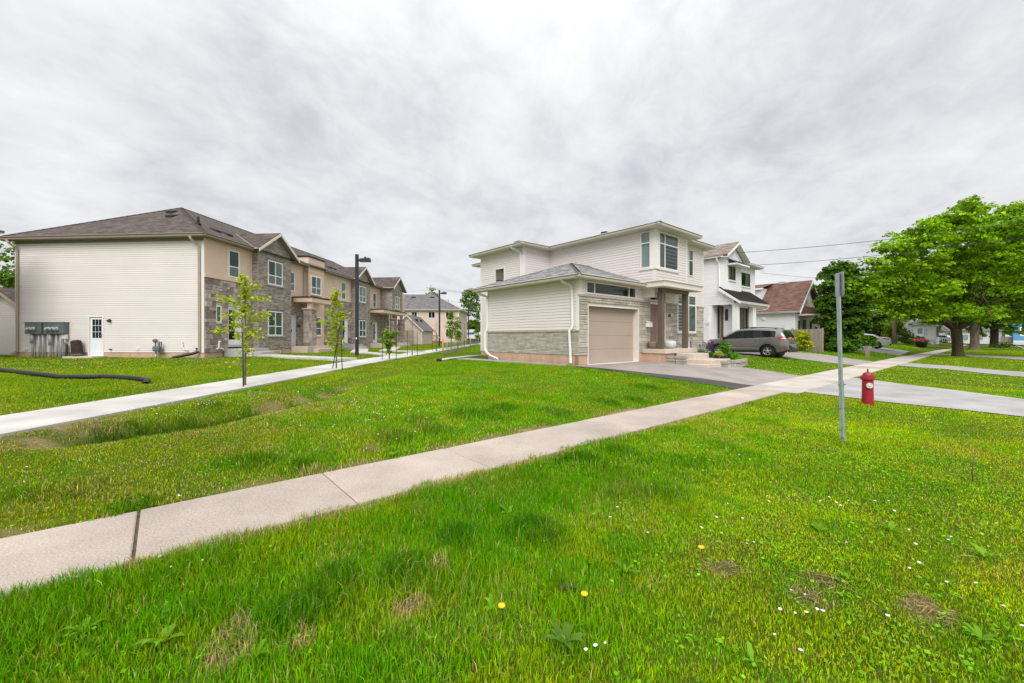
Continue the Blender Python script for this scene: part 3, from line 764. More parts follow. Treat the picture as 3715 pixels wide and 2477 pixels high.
# the street beyond the boulevard
def strip(name, d0, d1, t0, t1, m, z):
    vs = []; fs = []; n = 60
    for i in range(n + 1):
        t = t0 + (t1 - t0) * i / n
        for d_ in (d0, d1):
            p = td(t, d_); vs.append((p[0], p[1], z))
    fs = [(2 * i, 2 * i + 1, 2 * i + 3, 2 * i + 2) for i in range(n)]
    mb = MB(); mb.add(vs, fs); return mb.obj(name, m, None, 'structure', fix=False)
strip('road', -3.0, -10.4, -60, 320, 'asphalt_grey', -.175)
mb = MB()
for i in range(90):
    a, b = -60 + 4 * i, -60 + 4 * i + 3.99
    c = [td(a, -2.75), td(b, -2.75), td(b, -3.0), td(a, -3.0)]
    mb.hexa([(p[0], p[1], -.3) for p in c], [(p[0], p[1], -.045) for p in c])
mb.obj('kerb', 'concrete_grey', None, 'structure')
# the cross street at the far end
q = [td(128, 60), td(128, -80), td(142, -80), td(142, 60)]
mb = MB(); mb.quad(*[(p[0], p[1], gz(*p) + .03) for p in q]); mb.obj('cross_street', 'asphalt_grey', None, 'structure', fix=False)
# footpaths from the walkway to the townhouse doors
PATHS = []
def path(pts, w, z, drop=None):
    root = bpy.data.objects.new('footpath', None); COL.objects.link(root); root['kind'] = 'structure'
    for a, b in zip(pts[:-1], pts[1:]):
        dx, dy = b[0] - a[0], b[1] - a[1]; l = math.hypot(dx, dy); nx, ny = -dy / l * w / 2, dx / l * w / 2; n = max(1, round(l / 1.5))
        PATHS.append((a, b, w))
        for i in range(n):
            p = (a[0] + dx * i / n + dx / l * .004, a[1] + dy * i / n + dy / l * .004); r = (a[0] + dx * (i + 1) / n - dx / l * .004, a[1] + dy * (i + 1) / n - dy / l * .004)
            mb = MB(); c = [(p[0] + nx, p[1] + ny), (r[0] + nx, r[1] + ny), (r[0] - nx, r[1] - ny), (p[0] - nx, p[1] - ny)]
            mb.hexa([(k[0], k[1], gz(*k) - .1) for k in c], [(k[0], k[1], max(z, gz(*k) + .03)) for k in c]); mb.obj('slab', 'walkway_pale', root)
path([( -7.75, 19.3), (-11.6, 21.6), ab(2.3, 1.55)], 1.15, .60)
path([(-6.9, 23.9), (-10.4, 28.0), ab(15.0, 1.55)], 1.15, .58)
path([(-6.6, 29.4), (-9.4, 31.0), ab(22.0, 2.0)], 1.15, .58)
# ------------------------------------------------------------------ the townhouse row
def panel(W, u0, u1, z0, z1, w0, w1, m, holes=(), name='wall', clip_poly=None):
    """wall sheet with openings, one part"""
    mb = MB(); zs = sorted({z0, z1, *[z for h in holes for z in (h[2], h[3]) if z0 < z < z1]})
    for a, b in zip(zs[:-1], zs[1:]):
        for p, q in spans(u0, u1, a, b, [(h[0], h[1], h[2] - .02, h[3] + .02) for h in holes if h[2] <= a + 1e-6 and h[3] >= b - 1e-6]): W.box(mb, p, q, w0, w1, a, b)
    return mb.obj(name, m, W.root)
def six_panel_door(W, u0, u1, z0, z1, m='door_white', lights=None, name='door', trim='trim_white', frame=.07, handle='chrome', hside=1):
    mb = MB()
    W.box(mb, u0 - frame, u0, -.1, .045, z0, z1 + frame); W.box(mb, u1, u1 + frame, -.1, .045, z0, z1 + frame); W.box(mb, u0, u1, -.1, .045, z1, z1 + frame)
    W.box(mb, u0 - frame, u1 + frame, -.1, .06, z0 - .05, z0)
    dr = MB(); W.box(dr, u0, u1, -.07, -.02, z0, z1); d = dr.obj(name, m, W.root)
    mb.obj('frame', trim, d)
    w = u1 - u0; top = z1 - .12
    if lights:
        lz0 = z0 + (z1 - z0) * .46
        a, b = u0 + w * .16, u1 - w * .12
        W.part('light_frame', m, (a - .03, b + .03, -.02, -.008, lz0 - .03, top + .03), parent=d)
        nx, nz = lights
        for i in range(nx):
            for j in range(nz):
                x0 = a + (b - a) * i / nx + .012; x1 = a + (b - a) * (i + 1) / nx - .012; y0 = lz0 + (top - lz0) * j / nz + .012; y1 = lz0 + (top - lz0) * (j + 1) / nz - .012
                W.part('pane', 'car_glass', (x0, x1, -.008, -.004, y0, y1), parent=d)
        top = lz0 - .08
    for x0, x1 in ((u0 + w * .13, u0 + w * .45), (u0 + w * .55, u1 - w * .13)):
        mb2 = MB(); z = z0 + .14; W.box(mb2, x0, x1, -.02, -.012, z, top); W.box(mb2, x0 + .04, x1 - .04, -.012, -.006, z + .04, top - .04); mb2.obj('panel', m, d)
    hx = u1 - .07 if hside > 0 else u0 + .07
    W.part('handle', handle, (hx - .02, hx + .02, -.02, .03, z0 + 1.0, z0 + 1.05), (hx - .015, hx + .015, -.02, .01, z0 + 1.13, z0 + 1.16), parent=d)
    return d
town = thing('townhouse_row', 'long two-storey row of tan stucco, grey brick and white siding with brown hip roof', 'townhouse', (TO[0], TO[1], 0), ROT_T)
TS = Wall(town, (0, 0), (1, 0), (0, -1))           # end wall, u = b
TF = Wall(town, (0, 0), (0, 1), (1, 0))            # front, u = a
WS = .78                                           # foot of the siding
# unseen solid core added behind the facades to block light
MB().box(-10.78, -.16, .16, 27.9, .3, 6.74).obj('light_block_core', 'interior_dark', town)
# end wall
dh = (-6.44, -5.68, .58, 2.66)
panel(TS, -10.8, 0, WS, 6.74, -.16, 0, 'siding_white', [(dh[0] - .07, dh[1] + .07, .3, dh[3] + .07)])
siding(TS, -10.72, -.08, WS, 6.72, .1117, 'siding_white', [(dh[0] - .07, dh[1] + .07, .3, dh[3] + .07)])
TS.part('corner_post', 'trim_white', (-10.81, -10.72, -.02, .028, WS, 6.72)); TS.part('corner_post', 'trim_white', (-.08, .012, -.02, .028, WS, 6.72))
panel(TS, -10.82, .02, .2, WS, -.2, -.012, 'concrete_pink', [(dh[0] - .07, dh[1] + .07, .1, 2.0)], 'foundation')
six_panel_door(TS, *dh, lights=(3, 3))
TS.part('door_sticker', 'sticker_blue', (-5.83, -5.76, -.003, 0, 1.62, 1.74))
TS.part('door_slab', 'concrete_pale', (-7.1, -5.45, 0, .75, .40, .60))
downspout([TS.P(-10.72, .45, 6.74), TS.P(-10.66, .42, 6.6), TS.P(-10.62, .09, 6.33), TS.P(-10.62, .075, 5.9), TS.P(-10.62, .075, .88), TS.P(-10.68, .16, .74), TS.P(-10.74, .22, .70)], 'trim_tan', town, .11)
downspout([TS.P(-.40, .45, 6.74), TS.P(-.36, .42, 6.6), TS.P(-.24, .09, 6.33), TS.P(-.22, .075, 6.0), TS.P(-.20, .075, .98), TS.P(-.22, .10, .84)], 'trim_tan', town, .11)
downspout([TS.P(-.22, .10, .86), TS.P(-.34, .26, .76), TS.P(-.95, .86, .56)], 'black_pipe', town, .12, 'downspout_extension')
# vents, taps and the little things screwed to the end wall
TS.part('vent', 'trim_cream', (-10.28, -10.08, .015, .06, .88, 1.02)); TS.part('vent', 'trim_white', (-7.52, -7.30, .015, .05, .84, 1.12))
for k in range(4): TS.part('vent_louvre', 'interior_mid', (-7.50, -7.32, .05, .058, .87 + .065 * k, .90 + .065 * k))
TS.part('vent', 'trim_cream', (-3.78, -3.60, .015, .05, .90, 1.05))
TS.part('tap', 'black_metal', (-5.28, -5.14, .015, .08, .93, .97)); TS.part('tap', 'black_metal', (-.42, -.34, .015, .06, .95, 1.03))
mb = MB(); mb.tube([TS.P(-1.18, .02, 1.36), TS.P(-1.14, .1, 1.3), TS.P(-1.1, .1, 1.05), TS.P(-1.0, .1, .95), TS.P(-.78, .12, .92)], .032, 8); mb.obj('vent_pipe', 'trim_white', town)
# front wall
FZ = .78
h1 = [(1.6, 2.42, 4.96, 6.49), (.76, 1.13, 2.38, 3.29), (1.60, 2.60, .8, 3.30)]
panel(TF, .03, 3.5, .2, FZ, -.16, .0, 'concrete_pink', name='foundation')
panel(TF, 0.01, 3.5, FZ, 4.72, -.16, 0, 'mortar', h1)
panel(TF, 0.01, 3.5, 4.72, 6.74, -.16, .03, 'stucco', h1)
ashlar(TF, .03, 3.49, FZ, 4.70, 'stone_brown', h1, hs=(.10, .2, .2, .3), wr=(.22, .62), depth=.05, seed=4)
TF.part('stucco_band', 'stucco_trim', (0.0, 3.5, .0, .075, 4.72, 4.90))
def stucco_surround(u0, u1, z0, z1, w=.16):
    TF.part('stucco_surround', 'stucco_trim', (u0 - w, u0, .03, .05, z0 - .05, 6.73), (u1, u1 + w, .03, .05, z0 - .05, 6.73))
stucco_surround(1.6, 2.42, 4.96, 6.49)
window(TF, 1.6, 2.42, 4.96, 6.49, rows=(.62, 1), fr=.07, depth=.06, blinds=['blind', 'green'])
window(TF, .76, 1.13, 2.38, 3.29, fr=.06, depth=.03, behind='grey', sill='sill_stone')
def front_door(u0, z0, W=TF, mirror=False):
    """white door with a tall glazed storm door and a side panel"""
    fr = MB(); u1 = u0 + .92
    W.box(fr, u0 - .06, u0, -.12, .03, z0, z0 + 2.14); W.box(fr, u1, u1 + .06, -.12, .03, z0, z0 + 2.14); W.box(fr, u0, u1, -.12, .03, z0 + 2.08, z0 + 2.14)
    dr = W.part('door', 'door_white', (u0, u1, -.09, -.04, z0, z0 + 2.08)); fr.obj('frame', 'trim_white', dr)
    W.part('pane', 'car_glass', (u0 + .08, u0 + .52, -.04, -.034, z0 + .32, z0 + 1.98), parent=dr)
    W.part('kick_panel', 'door_white', (u0 + .05, u0 + .55, -.04, -.03, z0 + .05, z0 + .28), parent=dr)
    W.part('side_panel', 'door_white', (u0 + .60, u1 - .03, -.04, -.02, z0 + .05, z0 + 2.02), parent=dr)
    W.part('handle', 'chrome', (u0 + .545, u0 + .575, -.03, .02, z0 + 1.0, z0 + 1.16), parent=dr)
    W.part('sill', 'sill_stone', (u0 - .12, u1 + .12, -.05, .10, z0 - .10, z0 - .005), parent=dr)
    return dr
front_door(1.64, 1.13)
def stoop(a0, a1, b1, z):
    MB().box(0.06, b1, a0, a1, .2, z).obj('stoop', 'concrete_grey', town, bevel=.012); MB().box(b1, b1 + .32, a0 + .25, a1, .2, z - .19).obj('stoop_step', 'concrete_pale', town, bevel=.012)
stoop(1.25, 3.45, 1.15, .95)
mb = MB(); mb.tube([TF.P(.72, .05, .95), TF.P(.72, .16, .96), TF.P(.78, .17, 1.02), TF.P(.78, .17, 1.30), TF.P(.80, .17, 1.36), TF.P(.86, .17, 1.36), TF.P(.88, .17, 1.30)], .035, 8); mb.obj('vent_pipe', 'trim_white', town)
mb = MB(); mb.tube([TF.P(.98, .05, .97), TF.P(.98, .16, .97), TF.P(1.06, .17, .95), TF.P(1.08, .17, .88)], .035, 8); mb.obj('vent_pipe', 'trim_white', town)
def globe_lamp(u, z, w=.0, W=TF):
    mb = MB(); q = W.P(u, w + .11, z); mb.lathe([(.001, -.075), (.055, -.06), (.078, 0), (.06, .05), (.03, .075)], q, 10)
    l = mb.obj('wall_lamp', 'pot_white', town)
    W.part('lamp_bracket', 'black_metal', (u - .045, u + .045, w, w + .10, z + .06, z + .11), parent=l)
globe_lamp(2.95, 2.95)
TF.part('vent', 'trim_cream', (1.30, 1.40, .05, .12, 1.45, 1.52))
def bay(a0, a1, b, zf, wins, lower=True, z0=.45, brick_seed=5, gable=8.25, wide=.42):
    """brick bay under its own front gable"""
    c = (a0 + a1) / 2; hw = (a1 - a0) / 2
    W = Wall(town, (b, 0), (0, 1), (1, 0)); RL = Wall(town, (0, a0), (1, 0), (0, -1)); RR_ = Wall(town, (0, a1), (-1, 0), (0, 1))
    sl = (gable - 6.88) / (hw + wide); zw = gable - .16 - hw * sl
    holes = [(w[0], w[1], w[2], w[3]) for w in wins]
    panel(W, a0 + .001, a1 - .001, zf, zw, -.14, 0, 'mortar', holes)
    mb = MB(); mb.prism([W.P(a0, -.12, zw), W.P(a1, -.12, zw), W.P(c, -.12, gable - .16)], (.12, 0, 0)); mb.obj('gable_wall', 'mortar', town)
    bricks(W, a0, a1, zf, gable - .18, 'brick_grey', holes, clip=lambda z: (a0 if z < zw else c - (gable - .16 - z) / sl, a1 if z < zw else c + (gable - .16 - z) / sl), seed=brick_seed)
    RL.part('wall', 'mortar', (.0, b - .002, -.12, 0, zf, zw - .02)); bricks(RL, 0, b, zf, zw - .02, 'brick_grey', seed=brick_seed + 1)
    RR_.part('wall', 'mortar', (-b + .002, .0, -.12, 0, zf, zw - .02)); bricks(RR_, -b, 0, zf, zw - .02, 'brick_grey', seed=brick_seed + 2)
    for w in wins:
        window(W, *w[:4], cols=(1, 1), rows=(.6, 1), fr=.07, depth=.03, sill='sill_stone', blinds=w[4])
        W.part('lintel', 'brick_grey', (w[0] - .06, w[1] + .06, -.02, .03, w[3] + .003, w[3] + .10))
    if lower: panel(W, a0 + .02, a1 - .02, .2, zf, -.1, .0, 'concrete_pink', name='foundation')
    # gable roof: two slopes, rake boards and soffit
    bo = b + .36; br = -2.6
    e0, e1 = c - hw - wide, c + hw + wide
    fl = [(br, e0, 6.88), (bo, e0, 6.88), (bo, c, gable), (br, c, gable)]; fr = [(bo, e1, 6.88), (br, e1, 6.88), (br, c, gable), (bo, c, gable)]
    roof_faces([[(bo, e0, 6.88), (br, e0, 6.88), (br, c, gable), (bo, c, gable)], [(br, e1, 6.88), (bo, e1, 6.88), (bo, c, gable), (br, c, gable)]], 'shingle_brown', town)
    th = .17
    for s, e in ((1, e0), (-1, e1)):
        mb = MB(); mb.prism([(bo, e, 6.85), (bo, c, gable - .03), (bo, c, gable - .03 - th), (bo, e, 6.85 - th)], (.035, 0, 0)); mb.obj('rake_board', 'trim_cream', town)
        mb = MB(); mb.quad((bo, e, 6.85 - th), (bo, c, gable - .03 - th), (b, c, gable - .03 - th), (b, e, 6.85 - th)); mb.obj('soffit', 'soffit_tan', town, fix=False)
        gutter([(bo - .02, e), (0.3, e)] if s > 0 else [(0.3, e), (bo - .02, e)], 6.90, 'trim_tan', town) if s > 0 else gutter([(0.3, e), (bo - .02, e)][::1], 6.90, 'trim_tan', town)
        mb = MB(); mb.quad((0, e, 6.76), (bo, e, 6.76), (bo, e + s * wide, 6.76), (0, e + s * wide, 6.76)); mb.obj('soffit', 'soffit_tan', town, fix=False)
    zb = .5 - (gable - 6.85) / .5
    for s, e in ((1, e0), (-1, e1)):
        mb = MB(); mb.quad((.44, e - .06, 6.915), (.44, e + .09, 6.915), (zb, c + .07, gable + .02), (zb, c - .07, gable + .02)); mb.obj('valley_flashing', 'conduit_grey', town, fix=False)
bay(3.5, 6.72, .4, .78, [(4.36, 5.80, 4.90, 6.42, ['blind', 'green', 'blind', 'blind']), (4.36, 5.80, 1.68, 3.24, ['blind', 'grey', 'blind', 'blind'])])
W1 = Wall(town, (.4, 0), (0, 1), (1, 0))
window(Wall(town, (.41, 0), (0, 1), (1, 0)), 4.5, 5.6, .5, .72, fr=.05, depth=.02, behind='none', name='basement_window')
# recessed wall and porch of the second door
def porch_wall(a0, a1, win, dr, seed, lowbrick=True):
    hs_ = [win, (dr[0] - .06, dr[0] + .98, .8, dr[1] + 2.2)]
    panel(TF, a0, a1, 4.40, 6.74, -.16, .03, 'stucco', hs_); panel(TF, a0, a1, .2, 4.40, -.16, 0, 'mortar', hs_)
    bricks(TF, a0, a1, .95, 4.40, 'brick_grey', hs_, seed=seed)
    window(TF, *win, rows=(.62, 1), fr=.07, depth=.05, blinds=['blind', 'grey']); front_door(dr[0], dr[1])
porch_wall(6.72, 8.9, (6.95, 7.69, 4.78, 6.15), (6.86, .98), 21)
globe_lamp(8.15, 2.92); TF.part('mailbox', 'black_metal', (8.06, 8.3, .02, .1, 2.3, 2.5))
def canopy(a0, a1, b1, z0=4.05, z1=4.36):
    MB().box(.04, b1, a0, a1, z0, z1).obj('canopy', 'stucco_trim', town, bevel=.008); MB().box(.03, b1 + .05, a0 - .05, a1 + .05, z1, z1 + .07).obj('canopy_cap', 'black_cap', town)
def pillar(b, a, z0, z1, top, seed, s=.62):
    root_b0, a0 = b - s / 2, a - s / 2; J = MB()
    p = MB().box(b - s / 2 + .04, b + s / 2 - .04, a - s / 2 + .04, a + s / 2 - .04, z0, z1).obj('pillar', 'mortar', town)
    for o, ud, wd in (((b, a - s / 2 + .04), (1, 0), (0, -1)), ((b + s / 2 - .04, a), (0, 1), (1, 0)), ((b, a + s / 2 - .04), (-1, 0), (0, 1)), ((b - s / 2 + .04, a), (0, -1), (-1, 0))):
        ashlar(Wall(town, o, ud, wd), -s / 2 + .005, s / 2 - .005, z0, z1, 'stone_brown', hs=(.2, .25, .3), wr=(.28, .62), depth=.04, seed=seed, parent=p); seed += 1
    MB().box(b - s / 2 - .06, b + s / 2 + .06, a - s / 2 - .06, a + s / 2 + .06, z1, z1 + .10).obj('cap', 'sill_stone', p, bevel=.01)
    MB().box(b - .14, b + .14, a - .14, a + .14, z1 + .10, top).obj('post', 'stucco_trim', p)
def porch_slab(a0, a1, b1):
    MB().box(.02, b1, a0, a1, .3, .95).obj('porch_slab', 'concrete_step', town, bevel=.012)
    MB().box(b1, b1 + .35, a0 + .7, a1 - .5, .3, .76).obj('porch_step', 'concrete_step', town, bevel=.012)
canopy(7.5, 10.25, 1.42); pillar(1.05, 7.9, .95, 3.52, 4.05, 40); porch_slab(6.76, 10.6, 1.55)
# stucco tower with flat parapet
TW = Wall(town, (.36, 0), (0, 1), (1, 0)); TL = Wall(town, (0, 8.86), (1, 0), (0, -1)); TR = Wall(town, (0, 11.02), (-1, 0), (0, 1))
hw_ = [(9.2, 10.55, 4.77, 6.16), (9.72, 10.58, 1.69, 3.12)]
panel(TW, 8.86, 11.02, .45, 7.46, -.16, 0, 'stucco', hw_)
TL.part('wall', 'stucco', (-2.2, .358, -.16, 0, .45, 7.46)); TR.part('wall', 'stucco', (-.358, 2.2, -.16, 0, .45, 7.46))
TW.part('stucco_band', 'stucco_trim', (8.84, 11.04, 0, .03, 7.0, 7.46), (8.84, 11.04, 0, .025, 6.36, 6.40)); TL.part('stucco_band', 'stucco_trim', (-2.2, .36, 0, .03, 7.0, 7.46))
TW.part('tower_cap', 'black_cap', (8.78, 11.1, -2.5, .08, 7.46, 7.55))
window(TW, *hw_[0], cols=(1, 1), rows=(.6, 1), fr=.07, depth=.03, blinds=['blind', 'green', 'blind', 'blind'], sill='stucco_trim')
window(TW, *hw_[1], cols=(1,), rows=(.6, 1), fr=.08, depth=.03, behind='blind', sill='stucco_trim')
panel(TW, 8.9, 11.0, .2, .45, -.1, 0, 'concrete_pink', name='foundation')
downspout([TF.P(8.72, .5, 6.74), TF.P(8.74, .3, 6.5), TF.P(8.74, .09, 6.35), TF.P(8.74, .09, 4.5)], 'trim_tan', town, .09)
# second stone front
h2 = [(14.33, 15.17, 4.88, 6.40), (14.50, 15.56, .8, 3.22)]
panel(TF, 11.02, 16.2, .2, .9, -.16, -.01, 'concrete_pink', name='foundation'); panel(TF, 11.02, 16.2, .9, 4.72, -.16, 0, 'mortar', h2); panel(TF, 11.02, 16.2, 4.72, 6.74, -.16, .03, 'stucco', h2)
ashlar(TF, 11.04, 16.19, .9, 4.70, 'stone_brown_piece', h2, hs=(.10, .2, .2, .3), wr=(.22, .62), depth=.05, seed=9, joined='stonework')
TF.part('stucco_band', 'stucco_trim', (11.02, 16.2, .0, .075, 4.72, 4.90)); stucco_surround(14.33, 15.17, 4.88, 6.40)
window(TF, 14.33, 15.17, 4.88, 6.40, rows=(.62, 1), fr=.07, depth=.06, behind='grey'); window(TF, 13.55, 13.92, 2.38, 3.29, fr=.06, depth=.06, behind='grey')
front_door(14.56, 1.05); globe_lamp(15.85, 2.95); stoop(14.1, 16.3, 1.15, .92)
bay(16.2, 19.4, .4, .78, [(17.05, 18.5, 4.86, 6.38, ['blind', 'grey', 'blind', 'blind']), (17.05, 18.5, 1.62, 3.18, ['grey', 'blind', 'blind', 'blind'])], brick_seed=31)
porch_wall(19.4, 23.0, (21.0, 21.8, 4.68, 6.12), (21.1, .98), 23)
globe_lamp(20.75, 2.9)
canopy(20.2, 27.2, 1.45); pillar(1.1, 23.1, .95, 3.5, 4.05, 60); pillar(1.1, 26.4, .95, 3.5, 4.05, 70); porch_slab(19.6, 27.6, 1.6)
bay(23.0, 26.2, 1.3, 4.43, [(23.9, 25.2, 4.66, 6.1, ['blind', 'grey', 'blind', 'blind'])], lower=False, brick_seed=41)
hl = [(24.6, 25.8, 1.6, 3.15)]
panel(TF, 23.0, 28.0, .2, 4.4, -.16, 0, 'mortar', hl); bricks(TF, 23.0, 28.0, .9, 4.1, 'brick_grey', hl, seed=44)
window(TF, *hl[0], cols=(1, 1), rows=(.6, 1), fr=.07, depth=.03, behind='blind')
panel(TF, 26.2, 28.0, 4.4, 6.74, -.16, .03, 'stucco'); TF.part('wall', 'stucco', (26.2, 28.0, .03, .9, 4.4, 6.7))
MB().box(-10.8, 0, 28.0, 28.02, .3, 6.74).obj('wall', 'siding_tan', town); MB().box(-10.82, -10.8, 0, 28.0, .3, 6.74).obj('wall', 'siding_tan', town)
# main hip roof
b0, b1, a0, a1, ze, zr, bm_ = -11.35, .52, -.5, 28.55, 6.86, 9.80, -5.42
roof_faces([[(b0, a0, ze), (b1, a0, ze), (bm_, 4.4, zr)], [(b1, a0, ze), (b1, a1, ze), (bm_, 23.6, zr), (bm_, 4.4, zr)],
            [(b1, a1, ze), (b0, a1, ze), (bm_, 23.6, zr)], [(b0, a1, ze), (b0, a0, ze), (bm_, 4.4, zr), (bm_, 23.6, zr)]], 'shingle_brown', town)
def ridge_cap(p, q, m, parent, w=.13, n=None):
    p, q = Vector(p), Vector(q); d_ = (q - p); n = n or max(2, int(d_.length / .3)); mb = MB(); s_ = Vector((-d_.y, d_.x, 0)); s_ = s_.normalized() * w if s_.length else Vector((w, 0, 0))
    for i in range(n):
        a = p + d_ * (i / n); b = p + d_ * ((i + 1) / n); k = .012
        mb.add([a + s_ + Vector((0, 0, -.035)), a + Vector((0, 0, .03 + k)), a - s_ + Vector((0, 0, -.035)), b + s_ + Vector((0, 0, -.045)), b + Vector((0, 0, .03)), b - s_ + Vector((0, 0, -.045))], [(0, 1, 4, 3), (1, 2, 5, 4)])
        for _ in range(2): mb.uv[len(mb.f) - 1 - _] = [(0, .02), (.12, .02), (.12, .12), (0, .12)]
    return mb.obj('ridge_cap', m, parent, fix=False)
for p, q in (((b1, a0, ze), (bm_, 4.4, zr)), ((b0, a0, ze), (bm_, 4.4, zr)), ((bm_, 4.4, zr), (bm_, 23.6, zr))): ridge_cap(p, q, 'shingle_brown', town)
gutter([(b0, a0), (b1, a0)], ze + .03, 'trim_tan', town, .13)
for p, q in (((b1, a0), (b1, 3.0)), ((b1, 7.15), (b1, 8.8)), ((b1, 11.1), (b1, 15.75)), ((b1, 19.85), (b1, 22.6)), ((b1, 26.65), (b1, a1))): gutter([p, q], ze + .03, 'trim_tan', town, .13)
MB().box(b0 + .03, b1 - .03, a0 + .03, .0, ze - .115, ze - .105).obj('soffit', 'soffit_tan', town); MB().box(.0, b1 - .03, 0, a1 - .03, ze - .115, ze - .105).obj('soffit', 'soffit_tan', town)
TS.part('frieze', 'soffit_tan', (-10.8, .01, .0, .03, 6.60, 6.74))
def on_end(b, f): return (b, a0 + (4.4 - a0) * f, ze + (zr - ze) * f)
for b, f in ((-5.1, .80), (-4.25, .62)):
    p = on_end(b, f); mb = MB(); mb.hexa([(p[0] - .22, p[1] - .2, p[2] - .09), (p[0] + .22, p[1] - .2, p[2] - .09), (p[0] + .22, p[1] + .25, p[2] + .10), (p[0] - .22, p[1] + .25, p[2] + .10)],
            [(p[0] - .2, p[1] - .2, p[2] + .03), (p[0] + .2, p[1] - .2, p[2] + .03), (p[0] + .2, p[1] + .22, p[2] + .17), (p[0] - .2, p[1] + .22, p[2] + .17)]); mb.obj('roof_vent', 'vent_black', town)
def on_front(a, f): return (b1 + (bm_ - b1) * f, a, ze + (zr - ze) * f)
for a in (1.05, 12.6, 20.2): 
    p = on_front(a, .3); mb = MB(); mb.tube([p, (p[0], p[1], p[2] + .42)], .07, 8); mb.obj('roof_pipe', 'vent_black', town); mb = MB(); mb.lathe([(.16, 0), (.1, .12)], (p[0], p[1], p[2] - .02), 8); mb.obj('roof_pipe', 'vent_black', town)
for a in (1.9, 2.75, 14.1, 14.9):
    p = on_front(a, .25); mb = MB(); mb.hexa([(p[0] - .2, a - .2, p[2] + .08), (p[0] + .2, a - .2, p[2] - .11), (p[0] + .2, a + .2, p[2] - .11), (p[0] - .2, a + .2, p[2] + .08)], [(p[0] - .18, a - .18, p[2] + .16), (p[0] + .2, a - .18, p[2] + .02), (p[0] + .2, a + .18, p[2] + .02), (p[0] - .18, a + .18, p[2] + .16)]); mb.obj('roof_vent', 'vent_black', town)

# ---- things fixed to or standing by the end wall
def wpos(W, u, w=0): p = W.P(u, w, 0); return ab(p[1], p[0])
def meter_bank(u0, u1, dials, conduits, label, split):
    p = wpos(TS, (u0 + u1) / 2); g = gz(*p); t_ = thing('meter_bank', label, 'electric meter', (p[0], p[1], g), ROT_T, 'electric meter banks on the end wall')
    c = (u0 + u1) / 2; x0, x1 = u0 - c, u1 - c; zb, zt = 1.76 - g, 2.36 - g
    cab = MB(); cab.box(x0, x1, -.30, -.03, zb, zt).obj('cabinet', 'grey_paint_metal', t_, bevel=.012)
    MB().box(x0 - .02, x1 + .02, -.33, -.02, zt, zt + .025).obj('hood', 'grey_paint_metal', t_)
    MB().box(split - .006, split + .006, -.305, -.30, zb + .02, zt - .02).obj('cover_seam', 'black_metal', t_)
    for k in dials:
        mb = MB(); mb.lathe([(.10, 0), (.10, -.07), (.088, -.085)], (k, -.30, zb + .26), 16, 'y'); d_ = mb.obj('meter', 'pot_white', t_)
        mb = MB(); mb.lathe([(.082, -.085), (.078, -.16), (.06, -.175)], (k, -.30, zb + .26), 16, 'y'); mb.obj('meter_glass', 'conduit_grey', d_)
    for k, (x, r, top) in enumerate(conduits):
        mb = MB(); mb.tube([(x, -.16, zb + .01), (x + .02, -.16, zb * .5), (x + .02, -.16, -.15)], r, 10); mb.obj('conduit', 'conduit_grey', t_)
        if top: mb = MB(); mb.tube([(x, -.16, zb), (x, -.16, zb - top)], r * 1.75, 10); mb.obj('conduit_fitting', 'conduit_grey', t_)
    return t_
meter_bank(-9.87, -8.90, [-.17, .08], [(-.22, .05, .5), (.17, .05, 0), (.40, .05, 0)], 'dark grey meter cabinet with two round meters beside the downspout', .2)
mb2_ = meter_bank(-8.78, -7.62, [-.26, .0, .25], [(-.34, .05, .6), (.02, .05, 0), (.25, .05, 0)], 'dark grey meter cabinet with three round meters nearer the side door', -.36)
p = wpos(TS, -7.72, .05); g = gz(*p); jb = thing('junction_box', 'small beige junction box on conduit with red tape below the meters', 'junction box', (p[0], p[1], g), ROT_T)
MB().box(-.13, .13, -.16, -.03, .98, 1.22).obj('box', 'trim_cream', jb, bevel=.01)
mb = MB(); mb.tube([(.02, -.1, .98), (.03, -.1, .82), (.05, -.1, .7), (.05, -.1, -.1)], .035, 8); mb.obj('conduit', 'conduit_grey', jb)
mb = MB(); mb.tube([(.0, -.1, .80), (.05, -.1, .72)], .042, 8); mb.obj('tape', 'red_plastic', jb)
mb = MB(); mb.tube([(.10, -.1, .72), (.14, -.12, .5), (.16, -.15, .1), (.2, -.2, -.05)], .05, 8); mb.obj('hose', 'stake_green', jb)
p = wpos(TS, -6.76, .32); g = gz(*p)
brl = thing('garden_drum', 'leaning dark brown drum wrapped with a wire band by the side door', 'drum', (p[0], p[1], g), ROT_T)
brl.rotation_euler = (0, R_(-7), ROT_T)
mb = MB(); mb.lathe([(.225, -.05), (.225, .15), (.225, .16), (.22, .5), (.21, .86), (.195, .9), (.10, .93), (.01, .935)], (0, 0, 0), 12); mb.obj('body', 'barrel_brown', brl)
mb = MB(); mb.lathe([(.231, .155), (.231, .17)], (0, 0, 0), 12); mb.obj('band', 'conduit_grey', brl)
p = wpos(TS, -2.38, .2); g = gz(*p)
gm = thing('gas_meter', 'dark green gas meter with round regulator low on the white siding', 'gas meter', (p[0], p[1], g), ROT_T)
MB().box(-.20, .16, -.14, .12, .32, .60).obj('body', 'grey_paint_metal', gm, bevel=.05)
mb = MB(); mb.tube([(-.1, 0, -.1), (-.1, 0, .32)], .025, 8); mb.tube([(-.12, 0, .6), (-.13, 0, .78)], .03, 8); mb.tube([(.08, 0, .6), (.08, 0, .82), (.20, 0, .82), (.20, 0, .25), (.30, .1, .25)], .03, 8); mb.obj('pipe', 'grey_paint_metal', gm)
mb = MB(); mb.lathe([(.02, -.07), (.10, -.05), (.10, .05), (.02, .07)], (-.14, 0, .88), 14, 'y'); mb.obj('regulator', 'grey_paint_metal', gm)
